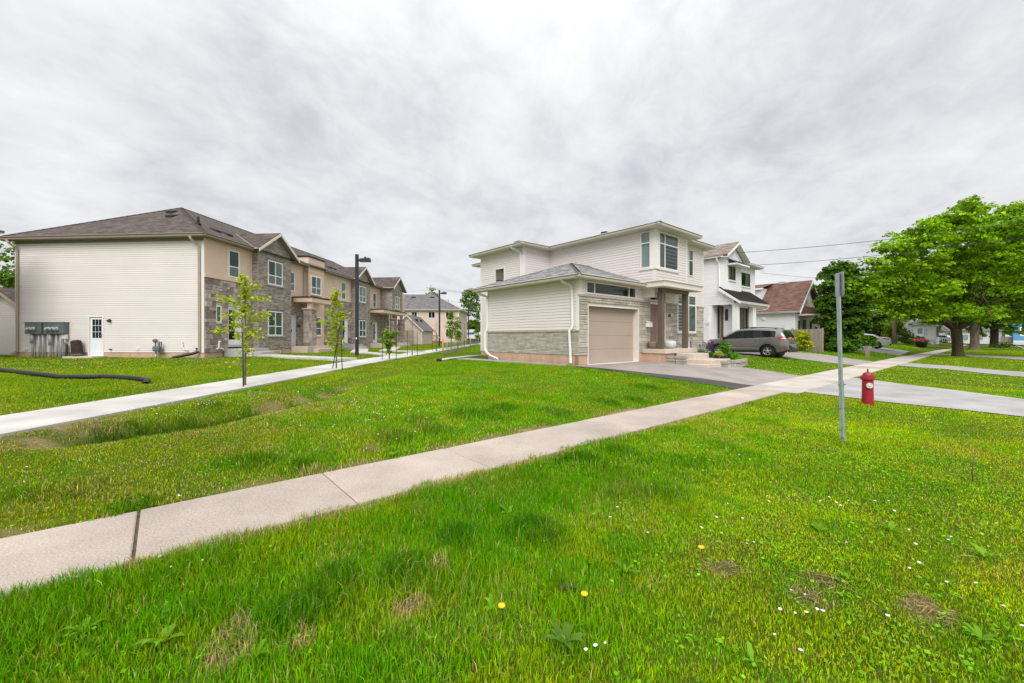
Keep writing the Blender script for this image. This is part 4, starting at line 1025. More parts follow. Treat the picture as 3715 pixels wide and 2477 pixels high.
mb = MB(); mb.lathe([(.05, -.03), (.05, .2)], (-.1, 0, -.02), 8); mb.obj('riser_sleeve', 'conduit_grey', gm)
p = wpos(TS, -5.36); g = gz(*p)
wl_ = thing('security_light', 'small black swivel security light right beside the white side door', 'wall light', (p[0], p[1], g), ROT_T)
zl = 2.46 - g
mb = MB(); mb.tube([(-.1, -.02, zl), (.02, -.08, zl + .005)], .03, 8); mb.obj('arm', 'black_metal', wl_)
mb = MB(); mb.lathe([(.03, 0), (.075, .05), (.085, .13), (.08, .14)], (.04, -.1, zl), 12, 'x'); mb.obj('head', 'black_metal', wl_)
# corrugated drain pipe on the lawn
ptsx = [(-60, 1340), (0, 1347), (60, 1355), (120, 1363), (170, 1368), (225, 1375), (300, 1375), (370, 1374), (430, 1376), (480, 1380), (515, 1385), (536, 1390)]
pts_ = [at(*q) for q in ptsx]
fine = []
for i in range(len(pts_) - 1):
    for j in range(26):
        f = j / 26; fine.append(tuple(pts_[i][k] * (1 - f) + pts_[i + 1][k] * f + (.06 if k == 2 else 0) for k in range(3)))
fine.append((pts_[-1][0], pts_[-1][1], pts_[-1][2] + .07)); e_ = fine[-1]
for k in range(1, 12): fine.append((e_[0] + .015 * k, e_[1] - .022 * k, e_[2] - .0005 * k * k))
for _ in range(3): fine = [fine[0]] + [tuple((fine[i - 1][k] + fine[i][k] * 2 + fine[i + 1][k]) / 4 for k in range(3)) for i in range(1, len(fine) - 1)] + [fine[-1]]
dp = thing('drain_pipe', 'long black corrugated drain pipe lying across the lawn by the townhouse end', 'pipe', fine[-1])
off = Vector(fine[-1]); mb = MB(); mb.tube([Vector(q) - off for q in fine], [.066 if i % 2 else .057 for i in range(len(fine))], 10, cap=False); mb.obj('pipe', 'black_pipe', dp)
mb = MB(); mb.tube([Vector(q) - off for q in fine[-8:]], .05, 10, cap=False); mb.tube([Vector(fine[-8]) - off, Vector(fine[-9]) - off], .05, 10); mb.obj('bore', 'black_cap', dp)
# ------------------------------------------------------------------ the corner house with the garage
class House:
    """walls in street coordinates (t, d) around a base point"""
    def __init__(s, name, label, T0, D0, z=0, cat='house'):
        p = td(T0, D0); s.T0, s.D0 = T0, D0
        s.root = thing(name, label, cat, (p[0], p[1], z), ROT_S)
    def front(s, d): return Wall(s.root, (-s.T0, d - s.D0), (1, 0), (0, -1))          # faces the street, u = t
    def left(s, t): return Wall(s.root, (t - s.T0, -s.D0), (0, 1), (-1, 0))           # faces back along the street, u = d
    def box(s, t0, t1, d0, d1, z0, z1): return MB().box(t0 - s.T0, t1 - s.T0, d0 - s.D0, d1 - s.D0, z0, z1)
    def p(s, t, d, z): return (t - s.T0, d - s.D0, z)
    def shift(s, faces): return [[s.p(*q) for q in f] for f in faces]
    def gut(s, pts, z, m, **k): return gutter([(t - s.T0, d - s.D0) for t, d in pts], z, m, s.root, **k)
H1 = House('corner_house', 'cream sided two-storey house with attached garage, pale stone front and brown porch posts', 12.39, 10.5)
R1 = H1.root; GF, GS = H1.front(10.5), H1.left(12.39)
EX = .122
# garage: side wall
GS.part('foundation', 'concrete_pink', (10.5, 16.35, -.2, .0, .1, .88))
GS.part('wall', 'mortar_pale', (10.5, 16.35, -.2, .015, .88, 1.82)); 
bricks(Wall(R1, (-.015, -10.5), (0, 1), (-1, 0)), 10.5, 16.35, .88, 1.82, 'brick_pale', bw=.39, bh=.0672, depth=.016, seed=8)
GS.part('ledge', 'sill_stone', (10.46, 16.38, -.02, .07, 1.82, 1.885))
GS.part('wall', 'siding_white', (10.51, 16.35, -.2, 0, 1.885, 3.88)); siding(GS, 10.62, 16.27, 1.885, 3.87, EX, 'siding_white')
GS.part('corner_post', 'trim_white', (10.485, 10.62, -.02, .03, 1.885, 3.87)); GS.part('corner_post', 'trim_white', (16.27, 16.36, -.02, .028, 1.885, 3.87))
downspout([GS.P(11.05, .42, 3.88), GS.P(11.0, .40, 3.78), GS.P(10.82, .08, 3.6), GS.P(10.8, .07, 3.4), GS.P(10.78, .07, 2.05), GS.P(10.8, .10, 1.95), GS.P(10.86, .16, 1.84), GS.P(10.86, .14, 1.6), GS.P(10.84, .10, .75), GS.P(10.82, .12, .62), GS.P(10.78, .18, .56)], 'trim_white', R1, .10)
downspout([GS.P(16.75, .42, 3.88), GS.P(16.7, .40, 3.78), GS.P(16.34, .08, 3.6), GS.P(16.33, .07, 3.4), GS.P(16.33, .07, 2.05), GS.P(16.34, .10, 1.95), GS.P(16.38, .16, 1.84), GS.P(16.38, .15, 1.0), GS.P(16.3, .14, .86), GS.P(15.9, .20, .68), GS.P(15.2, .3, .56)], 'trim_white', R1, .10)
# garage front
gd = (12.92, 16.54, .50, 2.84)
tr = (12.81, 16.31, 3.32, 3.83)
panel(GF, 12.39, gd[0], .1, .88, -.2, -.002, 'concrete_pink', name='foundation'); panel(GF, gd[1], 17.5, .1, .88, -.2, -.002, 'concrete_pink', name='foundation')
panel(GF, 12.39, 17.5, .88, 3.2, -.2, 0, 'mortar_pale', [(gd[0], gd[1], 0, gd[3])]); panel(GF, 12.40, 17.5, 3.2, 3.88, -.2, 0, 'siding_white', [tr, (17.40, 18.95, 3.32, 3.82)])
ashlar(GF, 12.39, 17.49, .88, 3.19, 'stone_pale', [(gd[0] - .02, gd[1] + .08, 0, gd[3] + .07)], hs=(.10, .10, .2), wr=(.3, .75), depth=.04, seed=12)
GF.part('ledge', 'sill_stone', (12.36, 17.42, -.02, .07, 3.2, 3.265)); siding(GF, 12.56, 17.4, 3.268, 3.87, EX, 'siding_white', [tr])
GF.part('corner_post', 'trim_white', (12.385, 12.56, -.02, .03, 3.268, 3.87))
window(GF, *tr, cols=(.46, 2.3, .46), fr=.055, depth=.035, behind='none', m='trim_white', room='interior_mid')
f_ = MB(); GF.box(f_, gd[0] - .02, gd[0] + .05, -.30, .02, .45, gd[3]); GF.box(f_, gd[1] - .05, gd[1] + .02, -.30, .02, .45, gd[3]); GF.box(f_, gd[0] - .02, gd[1] + .02, -.30, .02, gd[3], gd[3] + .06); f_.obj('garage_door_frame', 'trim_cream', R1)
gdo = GF.part('garage_door', 'garage_door_tan', (gd[0] + .05, gd[1] - .05, -.30, -.27, .5, gd[3]))
for k in range(4):
    z = .51 + k * .582; s = MB(); GF.box(s, gd[0] + .05, gd[1] - .05, -.27, -.250, z, z + .574); s.obj('door_section', 'garage_door_tan', gdo, bevel=.006)
    for j in range(7): GF.part('emboss_line', 'garage_door_tan', (gd[0] + .06, gd[1] - .06, -.25, -.2485, z + .06 + j * .075, z + .064 + j * .075), parent=gdo)
GF.part('threshold', 'trim_white', (gd[0], gd[1], -.3, .03, .44, .50))
GF.part('keypad', 'black_plastic', (16.50, 16.56, -.12, -.08, 1.85, 2.02))
H1.box(12.65, 17.3, 10.85, 16.2, .2, 3.80).obj('light_block_core', 'interior_dark', R1)  # unseen core added inside the garage to block light, not a wall
# entrance
GF.part('wall', 'siding_white', (17.5, 18.95, -.3, -.14, .9, 3.88))
d1 = GF.part('door', 'door_mauve', (17.56, 18.52, -.14, -.09, 1.07, 3.14)); GF.part('handle', 'brass', (18.4, 18.44, -.09, -.03, 1.98, 2.06), (18.4, 18.44, -.09, -.05, 2.16, 2.2), parent=d1)
for z0_, z1_ in ((1.2, 1.7), (1.8, 2.95)):
    for x0_, x1_ in ((17.64, 18.0), (18.08, 18.44)): GF.part('panel', 'door_mauve', (x0_, x1_, -.09, -.078, z0_, z1_), parent=d1)
GF.part('frame', 'trim_white', (18.52, 18.60, -.14, -.02, 1.06, 3.16), (18.86, 18.94, -.14, -.02, 1.06, 3.16), (17.5, 17.56, -.14, -.02, 1.06, 3.16), parent=d1)
GF.part('sidelight', 'pot_white', (18.60, 18.86, -.12, -.08, 1.06, 3.14), parent=d1)
GF.part('lintel', 'trim_cream', (17.5, 18.94, -.14, .02, 3.16, 3.26))
window(GF, 17.42, 18.94, 3.30, 3.82, cols=(1, 1), fr=.06, depth=.03, behind='none', m='trim_white', room='interior_mid')
mw = (20.03, 22.08, 1.82, 3.84)
panel(GF, 18.94, 22.95, .1, .6, -.2, -.002, 'concrete_pink', name='foundation'); panel(GF, 18.94, 22.95, .6, 3.2, -.2, 0, 'mortar_pale', [mw])
ashlar(GF, 18.95, 22.94, .6, 3.19, 'stone_pale', [mw], hs=(.10, .10, .2), wr=(.3, .75), depth=.04, seed=15)
GF.part('ledge', 'sill_stone', (18.93, 20.03, -.02, .07, 3.2, 3.265), (22.08, 22.99, -.02, .07, 3.2, 3.265))
uw = (21.22, 21.76, 4.82, 6.24)
panel(GF, 18.95, 22.95, 3.2, 6.5, -.2, 0, 'siding_white', [mw, uw]); siding(GF, 18.96, 22.86, 3.268, 6.48, EX, 'siding_white', [mw, uw])
GF.part('corner_post', 'trim_white', (22.86, 22.96, -.02, .03, 3.268, 6.48))
wmain = window(GF, *mw, cols=(1.1, .75), rows=(1.45, .5), fr=.09, depth=.04, m='trim_white', sill='sill_stone', blinds=['zebra', 'zebra', 'grey', 'zebra'])
window(GF, *uw, rows=(.85, .55), fr=.06, depth=.04, m='trim_white', behind='grey', blinds=['green', 'grey'])
cu = bpy.data.curves.new('house_number', 'FONT'); cu.body = '84'; cu.size = .24; cu.extrude = .012; cu.align_x = 'LEFT'
no = bpy.data.objects.new('house_number', cu); COL.objects.link(no); no.parent = R1; no.location = H1.p(19.08, 10.43, 2.58); no.rotation_euler = (R_(90), 0, 0); cu.materials.append(MATS['wood_brown'])
bpy.context.view_layer.update(); me = bpy.data.meshes.new_from_object(no.evaluated_get(bpy.context.evaluated_depsgraph_get())); mt_ = no.location.copy(); bpy.data.objects.remove(no)
no = bpy.data.objects.new('house_number', me); COL.objects.link(no); no.parent = R1; no.location = mt_; no.rotation_euler = (R_(90), 0, 0)
mb = MB(); mb.lathe([(.05, 0), (.06, -.05), (.045, -.08)], H1.p(19.25, 10.46, 1.62), 10, 'y'); mb.obj('dryer_vent', 'stone_pale', R1)
H1.box(17.3, 22.7, 10.85, 20.1, .2, 3.80).obj('light_block_core', 'interior_dark', R1)  # same added light-blocking core, ground floor
# upper storey: corner bump-out with the corner window
BF, BS = H1.front(9.9), H1.left(16.88)
bw_ = (17.20, 18.97, 4.73, 6.42); sw_ = (10.06, 10.60, 4.73, 6.42)
panel(BF, 16.88, 19.87, 4.06, 6.5, -.2, 0, 'siding_white', [bw_]); siding(BF, 17.0, 19.79, 4.10, 6.48, EX, 'siding_white', [bw_, (16.8, 17.2, 4.66, 6.6)])
panel(BS, 9.9, 16.45, 3.4, 6.5, -.2, 0, 'siding_white', [sw_]); siding(BS, 10.02, 16.40, 4.10, 6.48, EX, 'siding_white', [sw_, (9.8, 10.06, 4.66, 6.6)])
BF.part('corner_panel', 'trim_white', (16.86, 17.2, -.02, .03, 4.66, 6.48)); BS.part('corner_panel', 'trim_white', (9.89, 10.06, -.02, .028, 4.66, 6.48))
BF.part('corner_post', 'trim_white', (16.86, 17.0, -.02, .026, 4.08, 4.66), (19.79, 19.89, -.02, .026, 4.08, 6.48)); BS.part('corner_post', 'trim_white', (9.89, 10.02, -.02, .024, 4.08, 4.66))
window(BF, *bw_, cols=(.45, 1.15), rows=(1.15, .5), fr=.07, depth=.05, m='trim_white', blinds=['grey', 'grey', 'zebra_dim', 'grey'])
window(BS, *sw_, rows=(1.15, .5), fr=.06, depth=.05, m='trim_white', blinds=['grey', 'grey'])
H1.front(9.9).part('sill_trim', 'trim_cream', (16.84, 19.0, 0, .06, 4.66, 4.725)); BS.part('sill_trim', 'trim_cream', (9.84, 10.66, 0, .06, 4.66, 4.722))
H1.box(19.69, 19.872, 9.92, 10.5, 4.06, 6.5).obj('wall', 'siding_white', R1); H1.box(16.9, 19.86, 9.93, 10.6, 4.03, 4.07).obj('bump_floor', 'soffit_cream', R1)
H1.box(17.1, 22.7, 10.72, 20, 3.9, 6.46).obj('light_block_core', 'interior_dark', R1)  # same added light-blocking core, upper storey
H1.box(22.92, 22.95, 10.5, 20.3, .2, 6.5).obj('wall', 'siding_white', R1); H1.box(14.9, 22.95, 20.3, 20.34, .2, 6.5).obj('wall', 'siding_white', R1)
# rear block
KF, KS = H1.front(16.45), H1.left(14.88); kw = (18.03, 18.93, 4.74, 5.57)
KF.part('wall', 'siding_white', (14.88, 16.9, -.2, 0, .3, 6.5)); siding(KF, 14.98, 16.86, 4.22, 6.48, EX, 'siding_white')
panel(KS, 16.45, 20.34, .75, 6.5, -.2, 0, 'siding_white', [kw]); siding(KS, 16.55, 20.26, .76, 6.48, EX, 'siding_white', [kw]); KS.part('foundation', 'concrete_pink', (16.3, 20.34, -.2, -.01, .1, .75))
for a, b in ((16.44, 16.55), (20.26, 20.35)): KS.part('corner_post', 'trim_white', (a, b, -.02, .03, .76, 6.48))
KF.part('corner_post', 'trim_white', (14.87, 14.98, -.02, .028, 4.2, 6.48), (16.80, 16.88, -.02, .028, 4.2, 6.48))
window(KS, *kw, fr=.06, depth=.05, m='trim_white', blinds=['zebra_dim'])
downspout([KS.P(16.95, .5, 6.52), KS.P(16.9, .46, 6.42), KS.P(16.65, .08, 6.2), KS.P(16.62, .07, 6.0), KS.P(16.62, .07, 4.4)], 'trim_white', R1, .10)
H1.box(15.1, 22.7, 16.7, 20.2, .3, 6.46).obj('light_block_core', 'interior_dark', R1)  # same added light-blocking core, rear block
H1.box(16.5, 22.5, 20.34, 22.4, .3, 6.4).obj('wall', 'siding_white', R1)
# roofs, soffits and gutters
ZU, KU = 6.60, .30
def eaves(t0, t1, d0, d1, z, m='trim_cream', sides='lfrb', sof='soffit_cream'):
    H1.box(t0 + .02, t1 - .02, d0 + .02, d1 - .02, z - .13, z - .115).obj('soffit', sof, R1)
    if 'l' in sides: H1.gut([(t0, d1), (t0, d0)], z + .02, m)
    if 'f' in sides: H1.gut([(t0, d0), (t1, d0)], z + .02, m)
    if 'r' in sides: H1.gut([(t1, d0), (t1, d1)], z + .02, m)
main = hip_faces(16.33, 23.45, 9.96, 20.9, ZU, KU); bump = hip_faces(16.34, 20.42, 9.35, 14.5, ZU + .002, KU); back = hip_faces(14.33, 22.0, 15.95, 20.9, ZU + .001, KU); rear = hip_faces(15.95, 23.0, 18.0, 22.9, ZU - .12, KU)
for f in (main, bump, back, rear): roof_faces(H1.shift(f), 'shingle_grey', R1)
eaves(16.33, 23.45, 9.96, 20.9, ZU, sides='r'); H1.gut([(20.42, 9.96), (23.45, 9.96)], ZU + .02, 'trim_cream'); H1.gut([(16.33, 15.9), (16.33, 9.36)], ZU + .02, 'trim_cream')
eaves(16.34, 20.42, 9.35, 10.1, ZU - .002, sides='fr'); eaves(14.33, 16.5, 15.95, 20.9, ZU - .001, sides='lf'); eaves(15.95, 17.0, 20.0, 22.9, ZU - .12, sides='l')
mb = MB(); p_ = H1.p(15.1, 17.0, ZU + .28); mb.box(p_[0] - .25, p_[0] + .25, p_[1] - .2, p_[1] + .2, ZU + .1, p_[2] - .02); mb.obj('roof_vent', 'vent_black', R1)
mb = MB(); p_ = H1.p(17.4, 13.0, ZU + .45); mb.box(p_[0] - .15, p_[0] + .15, p_[1] - .15, p_[1] + .15, ZU + .2, p_[2] - .05); mb.obj('roof_vent', 'vent_black', R1)
ZG, KG = 3.97, .355
gr = [[(11.84, 17.0, ZG), (11.84, 10.0, ZG), (15.34, 13.5, ZG + KG * 3.5)], [(11.84, 10.0, ZG), (16.88, 10.0, ZG), (16.88, 13.5, ZG + KG * 3.5), (15.34, 13.5, ZG + KG * 3.5)], [(16.88, 17.0, ZG), (11.84, 17.0, ZG), (15.34, 13.5, ZG + KG * 3.5), (16.88, 13.5, ZG + KG * 3.5)]]
roof_faces(H1.shift(gr), 'shingle_grey', R1)
ridge_cap(H1.p(11.84, 10.0, ZG), H1.p(15.34, 13.5, ZG + KG * 3.5), 'shingle_grey', R1); ridge_cap(H1.p(11.84, 17.0, ZG), H1.p(15.34, 13.5, ZG + KG * 3.5), 'shingle_grey', R1); ridge_cap(H1.p(15.34, 13.5, ZG + KG * 3.5), H1.p(16.86, 13.5, ZG + KG * 3.5), 'shingle_grey', R1)
ridge_cap(H1.p(16.34, 9.35, ZU), H1.p(18.38, 11.4, ZU + KU * 2.04), 'shingle_grey', R1)
H1.box(11.86, 12.4, 10.02, 16.98, ZG - .12, ZG - .105).obj('soffit', 'soffit_cream', R1); H1.box(12.4, 16.86, 10.02, 10.5, ZG - .12, ZG - .105).obj('soffit', 'soffit_cream', R1)
H1.gut([(11.84, 17.0), (11.84, 10.0)], ZG + .02, 'trim_cream'); H1.gut([(11.84, 10.0), (16.5, 10.0)], ZG + .02, 'trim_cream')
# porch
pr = H1.box(16.42, 20.0, 9.17, 10.49, 3.80, 4.04).obj('porch_roof', 'trim_cream', R1, bevel=.006); H1.box(16.35, 20.08, 9.1, 10.49, 4.04, 4.10).obj('fascia', 'trim_white', pr); H1.box(16.45, 19.97, 9.2, 10.45, 4.10, 4.12).obj('cover', 'shingle_grey', pr, fix=False)
H1.box(16.5, 19.9, 9.25, 10.45, 3.79, 3.80).obj('soffit', 'soffit_cream', pr)
for a in (16.87, 19.06): 
    po = H1.box(a, a + .22, 9.52, 9.74, 1.06, 3.62).obj('porch_post', 'wood_brown', R1, bevel=.01)
H1.box(16.87, 19.31, 9.52, 9.73, 3.62, 3.79).obj('porch_beam', 'wood_brown', R1)
H1.box(16.84, 19.75, 9.33, 10.5, .86, 1.06).obj('porch_slab', 'concrete_step', R1, bevel=.012); H1.box(16.9, 19.6, 9.42, 10.5, .1, .86).obj('porch_base', 'concrete_pink', R1)
H1.box(17.75, 19.2, 8.52, 9.33, .1, .86).obj('step', 'concrete_step', R1, bevel=.012); H1.box(17.50, 19.4, 7.65, 8.80, .1, .63).obj('step', 'concrete_step', R1, bevel=.012); H1.box(17.15, 19.3, 7.62, 8.82, .1, .45).obj('step', 'concrete_step', R1, bevel=.012)
# splash path beside the garage
mb = MB(); q = [(11.3, 17.5), (11.9, 17.5), (12.2, 11.0), (11.9, 10.7)]
mb.hexa([(*td(*k), gz(*td(*k)) - .05) for k in q], [(*td(*k), gz(*td(*k)) + .05) for k in q]); e_ = mb.obj('paving_strip', 'gravel', None, 'structure')
# things about the entrance
def std(name, label, cat, t, d, z=None, rz=0, group=None):
    p = td(t, d); return thing(name, label, cat, (p[0], p[1], gz(*p) if z is None else z), ROT_S + rz, group)
b = std('mailbox', 'white metal letter box on the pale stone beside the mauve door', 'mailbox', 17.26, 10.46, 2.06)
MB().box(-.2, .2, -.13, 0, 0, .2).obj('body', 'window_white', b, bevel=.015); mb = MB(); mb.prism([(-.21, -.15, .2), (.21, -.15, .2), (.21, 0, .26), (-.21, 0, .26)], (0, 0, .012)); mb.obj('lid', 'window_white', b)
b = std('flower_pot', 'speckled terracotta bowl pot standing on the porch slab by the door', 'pot', 17.22, 10.12, 1.06)
mb = MB(); mb.lathe([(.14, 0), (.22, .1), (.27, .27), (.28, .32), (.255, .32), (.23, .28)], n=20); mb.obj('bowl', 'terracotta', b); mb = MB(); mb.lathe([(.235, .27), (.01, .275)], n=14); mb.obj('soil', 'soil', b)
b = std('flower_pot', 'round white ceramic pot on the porch slab between the brown posts', 'pot', 17.95, 9.75, 1.06)
mb = MB(); mb.lathe([(.15, 0), (.25, .08), (.29, .2), (.27, .32), (.21, .37), (.18, .37), (.2, .32)], n=20); mb.obj('bowl', 'pot_white', b); mb = MB(); mb.lathe([(.205, .31), (.01, .315)], n=14); mb.obj('soil', 'soil', b)
b = std('lantern', 'small white glass lantern behind the second porch post', 'lantern', 19.48, 9.7, 1.06)
MB().box(-.09, .09, -.09, .09, 0, .04).obj('base', 'window_white', b); MB().box(-.07, .07, -.07, .07, .04, .30).obj('glass', 'pot_white', b)
for q in ((-1, -1), (1, -1), (1, 1), (-1, 1)): MB().box(q[0] * .075 - .012, q[0] * .075 + .012, q[1] * .075 - .012, q[1] * .075 + .012, .04, .31).obj('post', 'window_white', b)
mb = MB(); mb.lathe([(.12, .31), (.02, .40)], n=4); mb.obj('cap', 'window_white', b)
def stone_row(b, pts, m='landscape_stone', hh=.14, layers=2, dep=.22, seed=2, ln=.42):
    rnd = random.Random(seed)
    for L_ in range(layers):
        for (p, q) in zip(pts[:-1], pts[1:]):
            dx, dy = q[0] - p[0], q[1] - p[1]; l = math.hypot(dx, dy); n = max(1, round(l / (ln if L_ < layers - 1 else ln * 1.7))); tx, ty = dx / l, dy / l; nx, ny = -ty, tx
            for i in range(n):
                a0_, a1_ = l * i / n + .008, l * (i + 1) / n - .008; dd = dep * rnd.uniform(.85, 1.1) + (.03 if L_ == layers - 1 else 0); z0_ = L_ * hh + (-.08 if L_ == 0 else .003); z1_ = (L_ + 1) * hh - rnd.uniform(0, .012)
                def P(a, w, z): return (p[0] + tx * a + nx * w, p[1] + ty * a + ny * w, z)
                mb = MB(); j = lambda: rnd.uniform(-.012, .012)
                mb.hexa([P(a0_, -dd / 2 + j(), z0_), P(a1_, -dd / 2 + j(), z0_), P(a1_, dd / 2 + j(), z0_), P(a0_, dd / 2 + j(), z0_)], [P(a0_ + .01, -dd / 2 + .02 + j(), z1_ + j()), P(a1_ - .01, -dd / 2 + .02 + j(), z1_ + j()), P(a1_ - .01, dd / 2 - .02, z1_ + j()), P(a0_ + .01, dd / 2 - .02, z1_ + j())])
                mb.obj('stone', m, b, bevel=.012)
b = std('stone_edging', 'short stack of flat grey garden stones beside the concrete steps', 'stone wall', 17.0, 9.0); stone_row(b, [(0.05, .45), (0.05, -.5)], layers=3, hh=.12, seed=5)
b = std('planter_wall', 'low curved grey stone planter wall around the flower bed by the lawn', 'stone wall', 18.9, 7.8); stone_row(b, [(-.55, -.22), (.1, -.25)], seed=6, layers=2, hh=.13); stone_row(b, [(.12, -.25), (.9, -.36), (1.7, -.3), (2.4, -.05)], seed=7, layers=2, hh=.15)
q = [(18.4, 7.7), (20.6, 7.6), (21.6, 8.3), (22.0, 10.4), (19.8, 10.4), (19.5, 8.7)]
mb = MB(); mb.quad(*[(*td(*k), gz(*td(*k)) + .10) for k in q]); o = mb.obj('flower_bed', 'soil', None, 'structure', fix=False)
b = std('planter_tub', 'black plastic tub planter with a yellow-green plant on the stone bed', 'pot', 19.35, 8.1, gz(*td(19.35, 8.1)) + .10)
mb = MB(); mb.lathe([(.22, 0), (.27, .26), (.29, .30), (.29, .345), (.265, .345), (.26, .30)], n=20); mb.obj('tub', 'pot_black', b); mb = MB(); mb.lathe([(.26, .30), (.01, .305)], n=14); mb.obj('soil', 'soil', b)
TUB = b
b = std('boulder', 'pale round limestone boulder at the edge of the flower bed', 'boulder', 21.75, 8.15)
bm = bmesh.new(); bmesh.ops.create_icosphere(bm, subdivisions=3, radius=.2)
for v_ in bm.verts: v_.co = Vector((v_.co.x * 1.15, v_.co.y * .9, v_.co.z * .9 + .12)) * (1 + .16 * (vnoise(v_.co.x * 3 + 5, v_.co.y * 3 + v_.co.z * 4, 3) - .5))
me = bpy.data.meshes.new('rock'); bm.to_mesh(me); bm.free(); me.materials.append(MATS['limestone']); o = bpy.data.objects.new('rock', me); COL.objects.link(o); o.parent = b
# drain hose on the lawn beside the house
b = thing('drain_hose', 'white drain hose with black tip lying on the grass beside the house', 'hose', at(1592, 1311)); o_ = Vector(b.location)
pts_ = [at(*k) for k in ((1598, 1309), (1640, 1303), (1700, 1296), (1752, 1291))]
mb = MB(); mb.tube([Vector(k) - o_ + Vector((0, 0, .05)) for k in pts_], .045, 8); mb.obj('hose', 'trim_white', b)
mb = MB(); mb.tube([Vector(at(1588, 1312)) - o_ + Vector((0, 0, .06)), Vector(pts_[0]) - o_ + Vector((0, 0, .06))], .075, 8); mb.obj('tip', 'black_plastic', b)
# ------------------------------------------------------------------ the white neighbour with the metal porch roof
H2 = House('white_house', 'white sided two-storey house with brown gable roof and black metal porch roof', 28.2, 12.45)
R2 = H2.root; S2 = H2.left(28.2); F2 = H2.front(11.55); G2 = H2.front(12.0)
EX2 = .115
S2.part('wall', 'siding_cool', (12.45, 20, -.2, 0, .4, 6.86)); S2.part('wall', 'siding_cool', (11.56, 12.45, -.2, 0, 3.72, 6.86))
siding(S2, 12.54, 19.5, 1.0, 3.72, EX2, 'siding_cool'); siding(S2, 11.84, 19.5, 3.72, 6.84, EX2, 'siding_cool')
S2.part('corner_post', 'window_white', (12.44, 12.56, -.05, .03, .9, 3.70), (11.74, 11.86, -.05, .03, 3.95, 6.84), (11.54, 11.74, -.05, .03, 4.0, 6.84))
# gable bay, board and batten
panel(F2, 28.2, 31.15, 3.7, 6.9, -.2, 0, 'siding_cool', [(28.95, 30.05, 5.45, 6.36)])
mb = MB(); mb.prism([F2.P(27.95, -.1, 6.86), F2.P(31.4, -.1, 6.86), F2.P(29.7, -.1, 7.84)], (0, -.1, 0)); mb.obj('gable_wall', 'siding_cool', R2)
for k in range(15):
    t = 28.25 + k * .2; zt = min(6.86 + (1.72 - abs(t - 29.7)) * .57 - .05, 7.75)
    for a, b in ([(3.9, 5.36), (6.44, zt)] if 28.9 < t < 30.1 else [(3.9, zt)]): F2.part('batten', 'siding_cool', (t, t + .04, 0, .018, a, b))
window(F2, 28.95, 30.05, 5.45, 6.36, cols=(1, 1.1), fr=.05, depth=.03, m='door_brown', sill='window_white', blinds=['blind', 'grey'])
aw = MB(); aw.hexa([F2.P(28.8, 0, 6.84), F2.P(31.0, 0, 6.84), F2.P(31.0, .55, 6.50), F2.P(28.8, .55, 6.50)], [F2.P(28.8, 0, 6.87), F2.P(31.0, 0, 6.87), F2.P(31.0, .55, 6.53), F2.P(28.8, .55, 6.53)]); a_o = aw.obj('awning', 'dark_roof_metal', R2)
F2.part('fascia', 'window_white', (28.75, 31.05, .05, .58, 6.40, 6.50), parent=a_o)
# right hand upper front
panel(G2, 31.15, 34.9, 1.0, 6.86, -.2, 0, 'siding_cool', [(32.2, 33.95, 5.35, 6.35)]); siding(G2, 31.16, 34.8, 4.0, 6.84, EX2, 'siding_cool', [(32.2, 33.95, 5.35, 6.35)])
window(G2, 32.2, 33.95, 5.35, 6.35, cols=(1, 1), fr=.06, depth=.03, m='door_brown', sill='window_white', blinds=['green', 'blind'])
G2.part('corner_post', 'window_white', (34.8, 34.92, -.1, .03, 1.0, 6.84)); H2.box(34.7, 34.9, 12.02, 20, .4, 6.86).obj('wall', 'siding_cool', R2)
# porch under the shed roof: side door, posts, front room
P2 = H2.left(29.1)
H2.box(28.2, 35, 10.7, 12.45, .3, 1.45).obj('porch_floor', 'concrete_grey', R2)
P2.part('wall', 'siding_cool', (11.1, 12.45, -.2, 0, 1.45, 3.72)); siding(P2, 11.1, 11.88, 1.5, 3.7, EX2, 'siding_cool', [(11.62, 11.82, 2.7, 3.48)]); 
H2.box(28.2, 29.1, 12.30, 12.45, 1.45, 3.72).obj('wall', 'siding_cool', R2)
dd = P2.part('door', 'door_brown', (11.93, 12.42, 0, .05, 1.53, 3.68)); P2.part('pane', 'car_glass', (12.15, 12.34, .05, .056, 1.85, 3.5), parent=dd); P2.part('storm_frame', 'trim_tan', (12.10, 12.15, .05, .065, 1.6, 3.6), (12.34, 12.39, .05, .065, 1.6, 3.6), parent=dd)
P2.part('window', 'door_brown', (11.62, 11.82, 0, .03, 2.7, 3.48)); P2.part('pane', 'car_glass', (11.65, 11.79, .03, .034, 2.74, 3.44))
P2.part('number_plaque', 'black_metal', (12.5, 12.62, .0, .03, 2.95, 3.3)); S2.part('letter_box', 'window_white', (12.44, 12.56, .03, .12, 2.5, 2.7))
Q2 = H2.front(11.1); panel(Q2, 29.1, 31.7, 1.45, 3.75, -.2, 0, 'siding_cool', [(29.62, 30.95, 1.85, 3.58)]); siding(Q2, 29.12, 31.7, 1.5, 3.7, EX2, 'siding_cool', [(29.62, 30.95, 1.85, 3.58)])
window(Q2, 29.62, 30.95, 1.85, 3.58, cols=(1, 1), fr=.06, depth=.03, m='door_brown', blinds=['green', 'green'])
H2.box(28.2, 28.56, 10.72, 11.02, 1.45, 3.66).obj('porch_post', 'window_white', R2, bevel=.01); H2.box(30.95, 31.5, 10.72, 11.02, 1.45, 3.66).obj('porch_post', 'window_white', R2, bevel=.01)
H2.box(28.18, 33.0, 10.70, 11.04, 3.66, 3.80).obj('porch_beam', 'window_white', R2)
